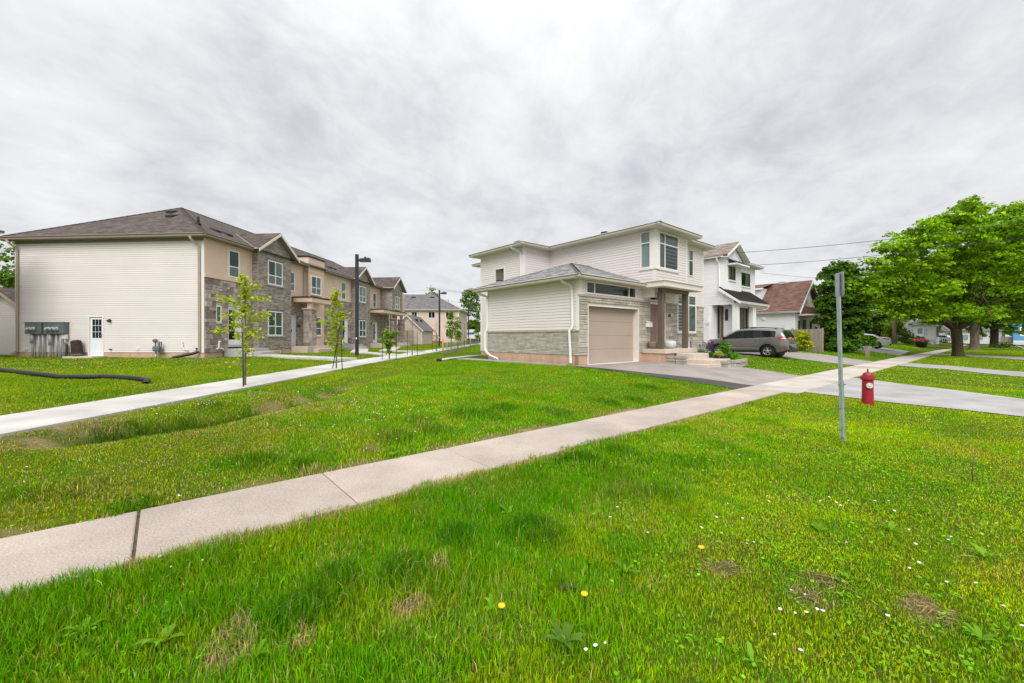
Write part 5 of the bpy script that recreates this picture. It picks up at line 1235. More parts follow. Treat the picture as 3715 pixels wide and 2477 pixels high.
mb = MB(); mb.prism([H2.p(28.19, 11.76, 3.72), H2.p(28.19, 10.9, 3.72), H2.p(28.19, 10.9, 4.1), H2.p(28.19, 11.76, 4.72)], (.12, 0, 0)); mb.obj('porch_gable', 'siding_cool', R2)
pm = MB(); pm.hexa([H2.p(27.95, 11.74, 4.86), H2.p(33.1, 11.74, 4.86), H2.p(33.1, 10.43, 3.88), H2.p(27.95, 10.43, 3.88)], [H2.p(27.95, 11.74, 4.90), H2.p(33.1, 11.74, 4.90), H2.p(33.1, 10.43, 3.92), H2.p(27.95, 10.43, 3.92)]); pm_ = pm.obj('porch_roof', 'dark_roof_metal', R2)
for k in range(13):
    t = 28.0 + k * .42; mb = MB(); mb.hexa([H2.p(t, 11.74, 4.90), H2.p(t + .03, 11.74, 4.90), H2.p(t + .03, 10.43, 3.92), H2.p(t, 10.43, 3.92)], [H2.p(t + .005, 11.74, 4.945), H2.p(t + .025, 11.74, 4.945), H2.p(t + .025, 10.43, 3.965), H2.p(t + .005, 10.43, 3.965)]); mb.obj('seam', 'dark_roof_metal', pm_)
mb = MB(); mb.prism([H2.p(27.93, 11.76, 4.85), H2.p(27.93, 10.41, 3.86), H2.p(27.93, 10.41, 3.70), H2.p(27.93, 11.76, 4.66)], (-.03, 0, 0)); mb.obj('rake_board', 'window_white', R2)
H2.gut([(27.93, 10.40), (33.15, 10.40)], 3.88, 'window_white'); H2.gut([(27.85, 19.5), (27.85, 11.45)], 6.98, 'window_white', h=.14)
downspout([H2.p(33.1, 10.45, 3.8), H2.p(33.05, 10.6, 3.6), H2.p(32.2, 11.6, 3.4), H2.p(32.2, 11.9, 2.0)], 'window_white', R2, .09)
downspout([H2.p(27.9, 11.9, 6.88), H2.p(28.0, 11.9, 6.7), H2.p(28.13, 11.82, 6.5), H2.p(28.14, 11.8, 4.9)], 'window_white', R2, .09)
roof_faces(H2.shift([[(27.82, 20, 6.98), (27.82, 11.15, 6.98), (29.75, 11.15, 8.06), (29.75, 20, 8.06)], [(31.68, 11.15, 6.98), (31.68, 20, 6.98), (29.75, 20, 8.06), (29.75, 11.15, 8.06)], [(31.6, 11.55, 7.0), (35.5, 11.55, 7.0), (35.5, 20, 7.9), (31.6, 20, 7.9)]]), 'shingle_old', R2)
for s, e in ((1, 27.82), (-1, 31.68)):
    mb = MB(); mb.prism([H2.p(e, 11.15, 6.95), H2.p(29.75, 11.15, 8.03), H2.p(29.75, 11.15, 7.86), H2.p(e, 11.15, 6.78)], (0, -.03, 0)); mb.obj('rake_board', 'window_white', R2)
    mb = MB(); mb.quad(H2.p(e, 11.15, 6.80), H2.p(29.75, 11.15, 7.88), H2.p(29.75, 11.56, 7.88), H2.p(e, 11.56, 6.80)); mb.obj('soffit', 'siding_cool', R2, fix=False)
H2.box(31.7, 35.5, 11.5, 12.1, 6.84, 6.86).obj('soffit', 'soffit_cream', R2); H2.gut([(31.68, 11.5), (35.5, 11.5)], 7.02, 'window_white'); H2.box(28.25, 34.7, 12.5, 19.8, .4, 6.84).obj('light_block_core', 'interior_dark', R2)  # last box: unseen core added to keep light out of the shell
# ------------------------------------------------------------------ the red-roofed cottage
H3 = House('cottage', 'white cottage with steep red-brown roof behind the weathered board fence', 40.4, 10.8)
R3 = H3.root; S3, F3 = H3.left(40.4), H3.front(10.8)
S3.part('wall', 'siding_cool', (10.8, 20, -.2, 0, .3, 3.8)); siding(S3, 10.88, 19.5, .9, 3.7, .13, 'siding_cool'); S3.part('corner_post', 'window_white', (10.78, 10.9, -.05, .03, .6, 3.7)); S3.part('vent_hood', 'window_white', (13.0, 13.25, 0, .1, 3.1, 3.35))
F3.part('wall', 'siding_cool', (40.4, 47.1, -.2, 0, .3, 3.8))
mb = MB(); mb.prism([F3.P(40.4, -.1, 3.8), F3.P(47.1, -.1, 3.8), F3.P(43.75, -.1, 6.45)], (0, -.1, 0)); mb.obj('gable_wall', 'siding_cool', R3)
siding(F3, 40.5, 47.0, 3.8, 6.4, .13, 'siding_cool', [(42.3, 43.4, 4.4, 5.35)], clip=lambda z: (43.75 - (6.4 - z) / .79, 43.75 + (6.4 - z) / .79))
for a in (42.32, 42.92): window(F3, a, a + .42, 4.42, 5.35, fr=.04, depth=.03, behind='none')
roof_faces(H3.shift([[(40.0, 20, 3.72), (40.0, 10.35, 3.72), (43.75, 10.35, 6.62), (43.75, 20, 6.62)], [(47.5, 10.35, 3.72), (47.5, 20, 3.72), (43.75, 20, 6.62), (43.75, 10.35, 6.62)]]), 'shingle_red', R3)
for e in (40.0, 47.5): mb = MB(); mb.prism([H3.p(e, 10.35, 3.69), H3.p(43.75, 10.35, 6.59), H3.p(43.75, 10.35, 6.36), H3.p(e, 10.35, 3.46)], (0, -.04, 0)); mb.obj('rake_board', 'window_white', R3)
H3.gut([(40.0, 20), (40.0, 10.35)], 3.74, 'window_white')
# dormer and front porch roof
mb = MB(); mb.prism([H3.p(41.2, 13.7, 4.6), H3.p(41.2, 17.2, 4.6), H3.p(41.2, 17.2, 6.05), H3.p(41.2, 13.7, 6.05)], (2.4, 0, 0)); mb.obj('dormer', 'siding_cool', R3)
roof_faces(H3.shift([[(40.95, 17.5, 6.02), (40.95, 13.4, 6.02), (43.7, 13.4, 6.62), (43.7, 17.5, 6.62)]]), 'shingle_red', R3)
H3.box(40.93, 40.97, 13.38, 17.5, 5.86, 6.0).obj('fascia', 'window_white', R3)
roof_faces(H3.shift([[(41.0, 9.2, 3.55), (47.0, 9.2, 3.55), (47.0, 10.8, 4.3), (41.0, 10.8, 4.3)], [(41.0, 10.8, 3.55), (41.0, 9.2, 3.55), (41.0, 10.8, 4.3)]]), 'shingle_red', R3)
H3.box(41.0, 47.0, 9.2, 10.8, 3.4, 3.53).obj('porch_beam', 'trim_cream', R3)
for a in (41.1, 43.4, 46.7): H3.box(a, a + .16, 9.25, 9.41, .6, 3.4).obj('porch_post', 'trim_cream', R3)
F3.part('door', 'door_brown', (42.6, 43.4, 0, .04, 1.0, 3.1)); F3.part('window', 'car_glass', (41.2, 41.7, 0, .03, 1.4, 3.0)); F3.part('window', 'car_glass', (44.6, 45.2, 0, .03, 1.4, 3.0))
H3.box(40.9, 47.0, 9.0, 10.8, .3, .9).obj('porch_floor', 'deck_red', R3)
H3.box(43.4, 43.75, 12.5, 12.9, 6.45, 6.68).obj('roof_vent', 'conduit_grey', R3)
H3.box(40.5, 47, 10.95, 19.8, .3, 3.7).obj('light_block_core', 'interior_dark', R3)  # unseen filling added to keep light from passing through the cottage
# a brick chimney and dark roof behind the cottage
H5 = House('brown_house', 'dark roofed house with red brick chimney half hidden behind the maple', 64, 13); R5 = H5.root
H5.box(64, 72, 13, 21, .3, 4.6).obj('wall', 'brick_red', R5); roof_faces(H5.shift(hip_faces(63.6, 72.4, 12.6, 21.4, 4.6, .62)), 'shingle_mid', R5); H5.box(66.4, 67.1, 14.9, 15.6, 5.4, 8.0).obj('chimney', 'chimney_brick', R5); H5.box(66.3, 67.2, 14.8, 15.7, 8.0, 8.15).obj('chimney_cap', 'concrete_grey', R5)
H5.front(13).part('window', 'car_glass', (65.5, 66.6, 0, .03, 1.6, 3.0)); H5.left(64).part('window', 'car_glass', (15, 16, 0, .03, 1.6, 3.0))
# ------------------------------------------------------------------ fence of grey boards
fe = std('board_fence', 'weathered grey vertical board fence between driveway and cottage', 'fence', 38.5, 8.5)
rnd = random.Random(3)
for i in range(27):
    w = .142; y0 = .06 + i * .145; top = 1.80 + rnd.uniform(-.01, .01) - .012 * i * .3
    MB().box(-.012 + rnd.uniform(-.004, .004), .014, y0, y0 + w - .006, .04, top).obj('board', 'wood_weathered', fe)
for y in (0, 1.98, 3.96): MB().box(-.03, .07, y - .05, y + .05, -.1, 1.86).obj('post', 'wood_weathered', fe)
for z in (.35, 1.5): MB().box(.014, .055, .05, 3.9, z, z + .09).obj('rail', 'wood_weathered', fe)
for i, m_ in enumerate(('deck_red',)):
    dk = std('garden_deck', 'reddish wooden deck corner showing behind the fence post', 'deck', 41.0, 8.1); 
    for k in range(5): MB().box(k * .16, k * .16 + .15, 0, 1.4, .25, .30).obj('plank', 'deck_red', dk)
    for k in range(6): MB().box(.02, .06, k * .26, k * .26 + .06, .3, 1.35).obj('baluster', 'deck_red', dk)
    MB().box(-.02, .10, -.02, .10, 0, 1.9).obj('post', 'deck_red', dk); MB().box(.0, .08, 0, 1.4, 1.35, 1.42).obj('rail', 'deck_red', dk)
MBx = std('marker_post', 'short square grey wooden post on the lawn before the dark maple', 'post', 39.6, 6.05); MB().box(-.11, .11, -.11, .11, -.1, .78).obj('post', 'wood_weathered', MBx, bevel=.01); MB().box(-.12, .12, -.12, .12, .78, .82).obj('cap', 'wood_weathered', MBx)
kb = std('concrete_kerb_block', 'low concrete kerb block behind the parked grey car', 'kerb block', 33.2, 10.0); MB().box(-1.2, 1.3, -.2, .2, -.1, .30).obj('block', 'concrete_pale', kb, bevel=.02); MB().box(.9, 1.25, -.55, -.2, -.1, .24).obj('end_block', 'concrete_pale', kb, bevel=.02)

# ------------------------------------------------------------------ cars
def interp(x, pts):
    xs = [p[0] for p in pts]; return float(np.interp(x, xs, [p[1] for p in pts]))
def make_car(name, label, loc, rz, P, paint, group=None, flag=None):
    """lofted body with cut wheel arches; x forward, y to its left"""
    c = thing(name, label, 'car', loc, rz, group)
    top, plan, belt = sorted(P['top']), sorted(P['plan']), sorted(P['belt'])
    fa, ra, wr, Ra = P['front'], P['rear'], P['wr'], P['wr'] + .06
    xs = sorted({round(x, 3) for x in list(np.arange(top[0][0], top[-1][0] + .001, .06)) + [p[0] for p in top] + [fa + s * Ra for s in (-1, -.97, .97, 1)] + [ra + s * Ra for s in (-1, -.97, .97, 1)]})
    def zb(x):
        for a in (fa, ra):
            if abs(x - a) < Ra: return max(P['sill'], wr + math.sqrt(Ra * Ra - (x - a) ** 2) * .98)
        return P['sill'] + (.12 * max(0, (abs(x) - P['over']) / .4) if abs(x) > P['over'] else 0)
    def section(x):
        zt, w, b = interp(x, top), interp(x, plan), interp(x, belt); b = min(b, zt - .05); z0 = zb(x)
        gh = max(0, min(1, (zt - b - .08) / .42)); wt = w * .93 * (1 - gh) + (w - P['tumble']) * gh
        r = [(w * .95, z0), (w * 1.0, max(.50, z0 + .01)), (w * 1.005, max(.72, z0 + .02)), (w * .985, max(b - .10, z0 + .03)), (w * .955, max(b, z0 + .04)), (wt + (.02 if gh else .0), zt - .09 * max(gh, .35)), (wt * .86, zt - .03 * max(gh, .4)), (wt * .45, zt - .006), (0, zt)]
        return r
    vs = []; fs = []; n = 17
    for x in xs:
        s = section(x)
        vs += [(x, y, z) for y, z in s] + [(x, -y, z) for y, z in s[-2::-1]]
    for i in range(len(xs) - 1):
        for j in range(n - 1): a = i * n + j; fs.append((a, a + 1, a + n + 1, a + n))
    fs.append(tuple(range(n))); fs.append(tuple(range((len(xs) - 1) * n, len(xs) * n))[::-1])
    mb = MB(); mb.add(vs, fs, True); body = mb.obj('body', paint, c)
    def side_y(x, z):
        s = section(x); zs = [q[1] for q in s]; return float(np.interp(z, zs, [q[0] for q in s]))
    def patch(nm, x0, x1, lo, hi, m, side, off=.007, k=10, parent=None, kz=4):
        mb = MB(); vs = []; fs = []
        for i in range(k + 1):
            x = x0 + (x1 - x0) * i / k; a, b = (lo(x) if callable(lo) else lo), (hi(x) if callable(hi) else hi)
            for j in range(kz + 1): z = a + (b - a) * j / kz; vs.append((x, side * (side_y(x, z) + off), z))
        for i in range(k):
            for j in range(kz): q = i * (kz + 1) + j; fs.append((q, q + 1, q + kz + 2, q + kz + 1))
        mb.add(vs, fs, True); return mb.obj(nm, m, parent or c, fix=False)
    zt = lambda x: interp(x, top); bt = lambda x: interp(x, belt)
    for sd_ in (1, -1):
        for x0, x1 in P['glass']:
            w_ = patch('window', x0, x1, lambda x: min(bt(x) + .03, zt(x) - .15), lambda x: max(zt(x) - .145, min(bt(x) + .03, zt(x) - .15) + .004), 'car_glass', sd_)
        patch('window_surround', P['glass'][-1][0], P['glass'][0][1], lambda x: min(bt(x) + .01, zt(x) - .14), lambda x: max(zt(x) - .125, min(bt(x) + .01, zt(x) - .14) + .006), 'black_plastic', sd_, .003, 24)
        for x in P['handles']: patch('door_handle', x - .10, x + .10, bt(x) - .14, bt(x) - .105, 'chrome' if paint == 'paint_grey' else paint, sd_, .03, 3)
        for x in P['seams']: patch('door_seam', x - .006, x + .006, lambda q: zb(q) + .03, lambda q: bt(q), 'black_plastic', sd_, .003, 1, kz=6)
        patch('sill_strip', ra + Ra + .02, fa - Ra - .02, P['sill'] - .01, P['sill'] + .10, 'cladding_dark', sd_, .010, 8)
        if P.get('rub'): patch('rub_strip', ra + Ra + .04, fa - Ra - .04, .49, .53, 'alloy', sd_, .012, 8)
        t0, t1, a, b = P['tail']; tl = patch('tail_light', t0, t1, lambda x: a + (x - t0) / (t1 - t0) * .05 * (1 if t1 > t0 else 1), b, 'lamp_red', sd_, .014, 8)
        patch('tail_lens', t0 + (t1 - t0) * .05, t0 + (t1 - t0) * .55, a + .05, b - .04, 'lamp_clear', sd_, .018, 6, parent=tl)
        h0, h1, a2, b2 = P['head']; hl_ = patch('headlight', h0, h1, a2, b2, 'lamp_clear', sd_, .012, 8); patch('indicator', h0 + .03, (h0 + h1) / 2, a2 + .02, b2 - .02, 'lamp_amber', sd_, .017, 4, parent=hl_)
        if P.get('refl'): r0, r1, a3, b3 = P['refl']; patch('reflector', r0, r1, a3, b3, 'lamp_red', sd_, .016, 5)
        mx = P['mirror']; mb = MB(); y_ = side_y(mx, bt(mx) + .02)
        mb.add([(mx - .05 + dx, sd_ * (y_ + dy), bt(mx) + dz) for dx, dy, dz in ((0, .0, .0), (.16, .02, .02), (.14, .22, .04), (.0, .24, .04), (0, .02, .14), (.10, .04, .15), (.08, .22, .17), (.0, .24, .17))], [(0, 1, 2, 3), (7, 6, 5, 4), (0, 4, 5, 1), (1, 5, 6, 2), (2, 6, 7, 3), (3, 7, 4, 0)]); mb.obj('mirror', 'black_plastic' if paint == 'paint_grey' else paint, c, bevel=.02)
        for ax in (fa, ra):
            yw = sd_ * (interp(ax, plan) * .99 - .02)
            mb = MB(); mb.lathe([(wr * .62, -.115), (wr * .93, -.115), (wr, -.085), (wr, .085), (wr * .93, .115), (wr * .62, .115)], (ax, yw - sd_ * .11, wr), 28, 'y', caps=False); ty = None
            wh = thing('wheel', '', '', (0, 0, 0)); del wh['label']; del wh['category']; wh.parent = c
            mb.obj('tyre', 'rubber', wh)
            rm = MB(); rr = wr * .64; yo = yw - sd_ * .02
            rm.lathe([(rr, -.02), (rr, .02), (rr * .90, .02), (rr * .90, -.02)], (ax, yo - sd_ * .01, wr), 28, 'y', caps=False)
            for k in range(5):
                for da in (-.17, .17):
                    an = k * 2 * math.pi / 5 + math.pi / 2 + da; ca, sa = math.cos(an), math.sin(an); hw2 = .022
                    def q(r_, w_, y__): return (ax + ca * r_ - sa * w_, yo + sd_ * y__, wr + sa * r_ + ca * w_)
                    rm.hexa([q(.03, -hw2, -.02), q(rr * .95, -hw2 * .8, -.02), q(rr * .95, hw2 * .8, -.02), q(.03, hw2, -.02)], [q(.03, -hw2, .018), q(rr * .95, -hw2 * .8, .005), q(rr * .95, hw2 * .8, .005), q(.03, hw2, .018)])
            rm.lathe([(.06, -.02), (.06, .02), (.035, .028)], (ax, yo, wr), 14, 'y'); rm.obj('rim', 'alloy', wh)
            dk_ = MB(); dk_.lathe([(rr * .92, -.01), (rr * .92, .01)], (ax, yo - sd_ * .05, wr), 20, 'y'); dk_.obj('brake', 'black_metal', wh)
            # dark well behind each wheel and the lip of the arch
            lp = MB(); lp.tube([(ax + Ra * 1.0 * math.cos(a), sd_ * (side_y(ax + Ra * .99 * math.cos(a), wr + Ra * math.sin(a) + .03) + .004), wr + Ra * .98 * math.sin(a)) for a in np.linspace(.03, math.pi - .03, 14)], .02, 6); lp.obj('arch_lip', paint if P.get('lip') is None else P['lip'], c)
    for ax in (fa, ra):
        mb = MB(); mb.lathe([(Ra * .99, -interp(ax, plan) * .93), (Ra * .99, interp(ax, plan) * .93)], (ax, 0, wr), 20, 'y'); mb.obj('wheel_well', 'black_cap', c)
    MB().box(ra - .5, fa + .5, -.75, .75, P['sill'] - .05, P['sill'] + .1).obj('underbody', 'black_cap', c)
    def glass_top(nm, x0, x1, m='car_glass', f=.86, up=.008):
        mb = MB(); vs = []; fs = []; k = 8
        for i in range(k + 1):
            x = x0 + (x1 - x0) * i / k; s = section(x); ys = [q[0] for q in s[::-1]]; zs = [q[1] for q in s[::-1]]
            for j in range(9):
                y = s[5][0] * f * (j / 4 - 1); vs.append((x, y, float(np.interp(abs(y), ys[:4], zs[:4])) + up))
        for i in range(k):
            for j in range(8): q = i * 9 + j; fs.append((q, q + 1, q + 10, q + 9))
        mb.add(vs, fs, True); return mb.obj(nm, m, c, fix=False)
    glass_top('windscreen', *P['ws']); glass_top('rear_window', *P['rw'], up=P.get('rwup', .012))
    if P.get('rails'):
        for sd_ in (1, -1):
            x0, x1 = P['rails']; mb = MB(); mb.tube([(x0 + (x1 - x0) * f, sd_ * (section(x0 + (x1 - x0) * f)[6][0]), zt(x0 + (x1 - x0) * f) + (.045 if 0 < f < 1 else -.0)) for f in (0, .08, .3, .5, .7, .92, 1)], .018, 6); mb.obj('roof_rail', 'black_plastic', c)
        mb = MB(); mb.tube([(top[0][0] + .55, .1, zt(top[0][0] + .55)), (top[0][0] + .38, .1, zt(top[0][0] + .55) + .22)], .006, 5); mb.obj('aerial', 'black_metal', c)
    xr = top[0][0]
    for z0, z1, hw2, m in P['rear_bits']:
        mb = MB(); mb.box(xr - .03, xr + .05, -hw2, hw2, z0, z1); mb.obj('number_plate' if m == 'plate_dark' else 'badge' if m == 'chrome' else 'bumper_trim', m, c, bevel=.008)
    return c
SUV = dict(top=[(-2.355, .62), (-2.345, .80), (-2.30, .98), (-2.25, 1.06), (-2.17, 1.22), (-2.06, 1.42), (-1.98, 1.555), (-1.9, 1.585), (-1.4, 1.64), (-.5, 1.68), (0.1, 1.66), (.35, 1.61), (.75, 1.40), (1.18, 1.13), (1.3, 1.09), (1.7, 1.04), (2.0, .96), (2.18, .84), (2.26, .68), (2.29, .55)],
           plan=[(-2.355, .70), (-2.33, .78), (-2.25, .85), (-2.0, .915), (-1.5, .94), (0, .945), (1.3, .935), (1.8, .90), (2.05, .83), (2.2, .72), (2.29, .56)], belt=[(-2.36, 1.16), (-1.5, 1.13), (0, 1.06), (1.2, 1.0), (2.3, .80)], front=1.35, rear=-1.35, wr=.352, sill=.30, over=1.9, tumble=.23,
           glass=[(.02, 1.02), (-.95, -.06), (-1.72, -1.03)], handles=(.15, -.78), seams=(1.02, -.02, -.98), tail=(-2.28, -1.88, 1.00, 1.15), head=(1.78, 2.16, .76, .90), refl=(-2.28, -2.05, .56, .64), mirror=.98, ws=(1.14, .40), rw=(-2.03, -2.24), rwup=.014, rails=(-1.75, .15), rub=True, lip='cladding_dark',
           rear_bits=[(.30, .50, .72, 'cladding_dark'), (.80, .92, .26, 'plate_dark'), (1.0, 1.05, .04, 'chrome')])
SED = dict(top=[(-2.33, .62), (-2.32, .82), (-2.28, .98), (-2.18, 1.04), (-1.85, 1.08), (-1.6, 1.10), (-1.05, 1.36), (-.5, 1.435), (0, 1.44), (.25, 1.41), (.75, 1.2), (1.15, 1.02), (1.5, .96), (2.0, .84), (2.22, .70), (2.30, .50)],
           plan=[(-2.33, .66), (-2.25, .78), (-2.0, .86), (-1.4, .90), (0, .91), (1.4, .90), (1.9, .84), (2.2, .70), (2.30, .50)], belt=[(-2.36, 1.02), (-1.4, 1.0), (0, .97), (1.2, .93), (2.3, .74)], front=1.38, rear=-1.36, wr=.325, sill=.24, over=1.9, tumble=.25,
           glass=[(.02, .98), (-.85, -.06), (-1.35, -.92)], handles=(.15, -.7), seams=(1.0, -.02, -.9), tail=(-2.26, -1.82, .84, .97), head=(1.75, 2.15, .62, .76), mirror=.92, ws=(1.12, .32), rw=(-1.08, -1.58), rwup=.01, rear_bits=[(.26, .44, .66, 'cladding_dark'), (.66, .78, .26, 'plate_dark')])
xw, yw_ = 14.38, 23.2
cpos = td(26.05 + .94, 8.31 + 1.35)
make_car('parked_suv', 'grey metallic SUV parked nose-in on the neighbouring driveway', (cpos[0], cpos[1], .447), ROT_S + math.pi / 2, SUV, 'paint_grey')
p = td(54.5, 8.9); make_car('parked_sedan', 'white sedan with black alloy wheels parked behind the dark maple', (p[0], p[1], gz(*p)), ROT_S + math.pi / 2 + .05, SED, 'paint_white')
p = td(116.5, 7.6); make_car('parked_crossover', 'silver-white crossover parked behind the white porch railing', (p[0], p[1], gz(*p)), ROT_S + math.pi / 2, SUV, 'paint_silver')
# ------------------------------------------------------------------ hydrant, sign, lamps
p = at(3148, 1466)
hy = thing('fire_hydrant', 'red fire hydrant with white nozzle cap on the grass by the driveway', 'fire hydrant', p, R_(18)); HYS = .78
mb = MB(); mb.lathe([(.150, -.15), (.148, .02), (.142, .30), (.138, .56), (.137, .585), (.150, .592)], n=28); mb.obj('barrel', 'hydrant_red', hy)
mb = MB(); mb.lathe([(.140, .585), (.172, .588), (.176, .60), (.176, .618), (.170, .624), (.176, .630), (.176, .648), (.170, .658), (.130, .664)], n=28); mb.obj('flange', 'hydrant_red', hy)
mb = MB(); mb.lathe([(.132, .655), (.130, .675), (.122, .71), (.100, .74), (.065, .758), (.030, .765)], n=28); mb.obj('bonnet', 'hydrant_red', hy)
mb = MB(); mb.lathe([(.026, .76), (.022, .83), (.012, .838)], n=5, smooth=False); mb.obj('nut', 'hydrant_nut', hy)
nz_ = bpy.data.objects.new('nozzle', None); COL.objects.link(nz_); nz_.parent = hy; nz_.location = (0, 0, .455); nz_.scale = (.78, .88, .88); nz_.rotation_euler = (0, 0, R_(-34))
mb = MB(); mb.lathe([(.078, .10), (.078, .165), (.072, .17)], (0, 0, 0), 20, 'x'); o = mb.obj('collar', 'hydrant_red', nz_); nz_.rotation_euler = (0, 0, R_(-135))
mb = MB(); mb.lathe([(.074, .165), (.074, .20), (.060, .208), (.056, .202), (.03, .205)], (0, 0, 0), 20, 'x'); mb.obj('cap', 'hydrant_white', nz_); mb = MB(); mb.lathe([(.026, .2), (.022, .235)], (0, 0, 0), 5, 'x', False); mb.obj('cap_nut', 'hydrant_white', nz_)
for a in (45, 135, -45, 225):
    q = (math.cos(R_(a)) * .163, math.sin(R_(a)) * .163); mb = MB(); mb.lathe([(.014, .575), (.014, .672)], (q[0], q[1], 0), 6, smooth=False); mb.obj('bolt', 'hydrant_red', hy)
p = at(3056, 1608)
for ch in [k for k in bpy.data.objects if k.parent == hy and k.type == 'MESH']: ch.scale = (HYS, HYS, 1.0)
sg = thing('street_sign', 'leaning galvanised sign post seen from the back with a narrow sign at its top', 'sign', p, R_(14)); sg.rotation_euler = (0, R_(-2.0), R_(14))
def u_channel(z0, z1, w=.038, dpt=.026, x=0, y=0):
    mb = MB(); pr_ = [(-w, 0), (-w * .55, 0), (-w * .4, -dpt), (w * .4, -dpt), (w * .55, 0), (w, 0), (w, .004), (w * .5, .004), (w * .36, -dpt + .004), (-w * .36, -dpt + .004), (-w * .5, .004), (-w, .004)]
    n = len(pr_); vs = [(x + a, y + b, z) for z in (z0, z1) for a, b in pr_]; mb.add(vs, [tuple(range(n))[::-1], tuple(range(n, 2 * n))] + [(i, (i + 1) % n, n + (i + 1) % n, n + i) for i in range(n)]); return mb
u_channel(.10, 2.56).obj('post', 'galvanised', sg); u_channel(-.3, .95, .038, .026, .040, .02).obj('base_post', 'galvanised', sg)
for z in (.2, .52, .88): MB().box(-.06, .09, -.008, .0, z, z + .014).obj('bolt', 'chrome', sg)
mb = MB(); r_ = .035; hw2, hh2 = .15, .18; pl = []
for cx_, cz_, a0_ in ((hw2 - r_, hh2 - r_, 0), (-hw2 + r_, hh2 - r_, 90), (-hw2 + r_, -hh2 + r_, 180), (hw2 - r_, -hh2 + r_, 270)):
    for k in range(5): a = R_(a0_ + k * 22.5); pl.append((cx_ + r_ * math.cos(a), 0, cz_ + r_ * math.sin(a)))
ca, sa = math.cos(R_(58)), math.sin(R_(58))
mb.prism([(q[0] * ca + .05, q[0] * sa + .02, q[2] + 2.40) for q in pl], (.003 * sa, -.003 * ca, 0)); mb.obj('sign_plate', 'sign_back', sg)
def lamp(name, label, p, h, seed=0):
    l = thing(name, label, 'street lamp', p, R_(-6), 'lamps along the walkway')
    MB().box(-.078, .078, -.078, .078, -.2, h).obj('pole', 'black_metal', l, bevel=.008); MB().box(-.082, .082, -.082, .082, h, h + .02).obj('pole_cap', 'black_metal', l)
    MB().box(.078, .20, -.03, .03, h - .36, h - .28).obj('arm', 'black_metal', l)
    mb = MB(); mb.hexa([(.20, -.17, h - .42), (.78, -.17, h - .42), (.78, .17, h - .42), (.20, .17, h - .42)], [(.20, -.16, h - .24), (.76, -.16, h - .20), (.76, .16, h - .20), (.20, .16, h - .24)]); mb.obj('lamp_head', 'black_metal', l, bevel=.012)
    MB().box(.30, .70, -.12, .12, h - .428, h - .422).obj('lens', 'pot_white', l); MB().box(.45, .53, -.03, .03, h - .22, h - .12).obj('photocell', 'black_metal', l)
    MB().box(-.03, .03, -.083, -.078, .95, 1.05).obj('label_plate', 'window_white', l); MB().box(-.05, .05, -.083, -.078, .35, .6).obj('access_cover', 'black_cap', l)
    return l
lamp('lamp_post', 'tall black square lamp post before the second stone front of the townhouses', at(1295, 1290), 5.8)
lamp('lamp_post', 'black square lamp post behind the bare staked saplings near the small garage', (-7.85, 44.6, gz(-7.85, 44.6)), 6.1)
lamp('lamp_post', 'distant black lamp post at the corner of the grey roofed building', (-6.6, 62.6, gz(-6.6, 62.6)), 6.1)
# ------------------------------------------------------------------ buildings farther off
def plain(name, label, loc, rz, cat='house'): return thing(name, label, cat, loc, rz)
gb = plain('grey_roofed_building', 'beige two-storey building with grey hip roof at the end of the walkway', (-18, 70, .4), R_(-1.0))
BW = Wall(gb, (0, 0), (1, 0), (0, -1)); BSd = Wall(gb, (9.0, 0), (0, 1), (1, 0))
wins_ = [(.9, 1.9, 4.4, 5.5), (3.8, 4.95, 4.4, 5.5), (6.75, 7.8, 4.4, 5.5), (6.75, 7.8, 1.2, 2.6)]
panel(BW, -4, 9, -.3, 5.8, -.2, 0, 'siding_tan', wins_); siding(BW, -4, 8.9, .3, 5.78, .2, 'siding_tan', wins_)
for w in wins_: window(BW, *w, cols=(1, 1), fr=.07, depth=.03, behind='none')
MB().box(8.8, 9.0, .01, 11, -.3, 5.8).obj('wall', 'siding_tan', gb); siding(BSd, .1, 10.9, .3, 5.78, .2, 'siding_tan'); BSd.part('corner_post', 'trim_white', (0, .12, 0, .03, .2, 5.78), (10.9, 11.0, 0, .03, .2, 5.78)); BW.part('corner_post', 'trim_white', (8.88, 9.03, 0, .03, .2, 5.78))
roof_faces(hip_faces(-14, 9.55, -.55, 11.55, 5.85, .52, (0, 1)), 'shingle_mid', gb); gutter([(-4, -.55), (9.55, -.55)], 5.9, 'trim_white', gb, .18); gutter([(9.55, -.55), (9.55, 11.55)], 5.9, 'trim_white', gb, .18)
MB().box(-4, 9.5, -.5, 11.5, 5.72, 5.74).obj('soffit', 'soffit_cream', gb); MB().box(-4, 8.7, .3, 10.8, -.2, 5.7).obj('light_block_core', 'interior_dark', gb)  # second box: unseen core added to stop light inside the building
for x in (.2, 3.6): mb = MB(); mb.box(x - .35, x + .35, 4.0, 4.6, 8.1, 8.45); mb.obj('roof_vent', 'vent_black', gb)
mb = MB(); mb.box(3.9, 6.2, -2.2, -.02, -.1, .5); dk_ = mb.obj('deck', 'deck_red', gb)
for k in range(8): MB().box(3.95 + k * .3, 4.03 + k * .3, -2.2, -2.12, .5, 1.4).obj('baluster', 'deck_red', dk_)
MB().box(3.9, 6.2, -2.22, -2.1, 1.4, 1.48).obj('rail', 'deck_red', dk_)
sg_ = plain('small_garage', 'small beige garage with grey gable roof next to the townhouse end', (-15.9, 55, .45), R_(-1.5), 'garage')
GW = Wall(sg_, (0, 0), (1, 0), (0, -1)); GR = Wall(sg_, (3.8, 0), (0, 1), (1, 0))
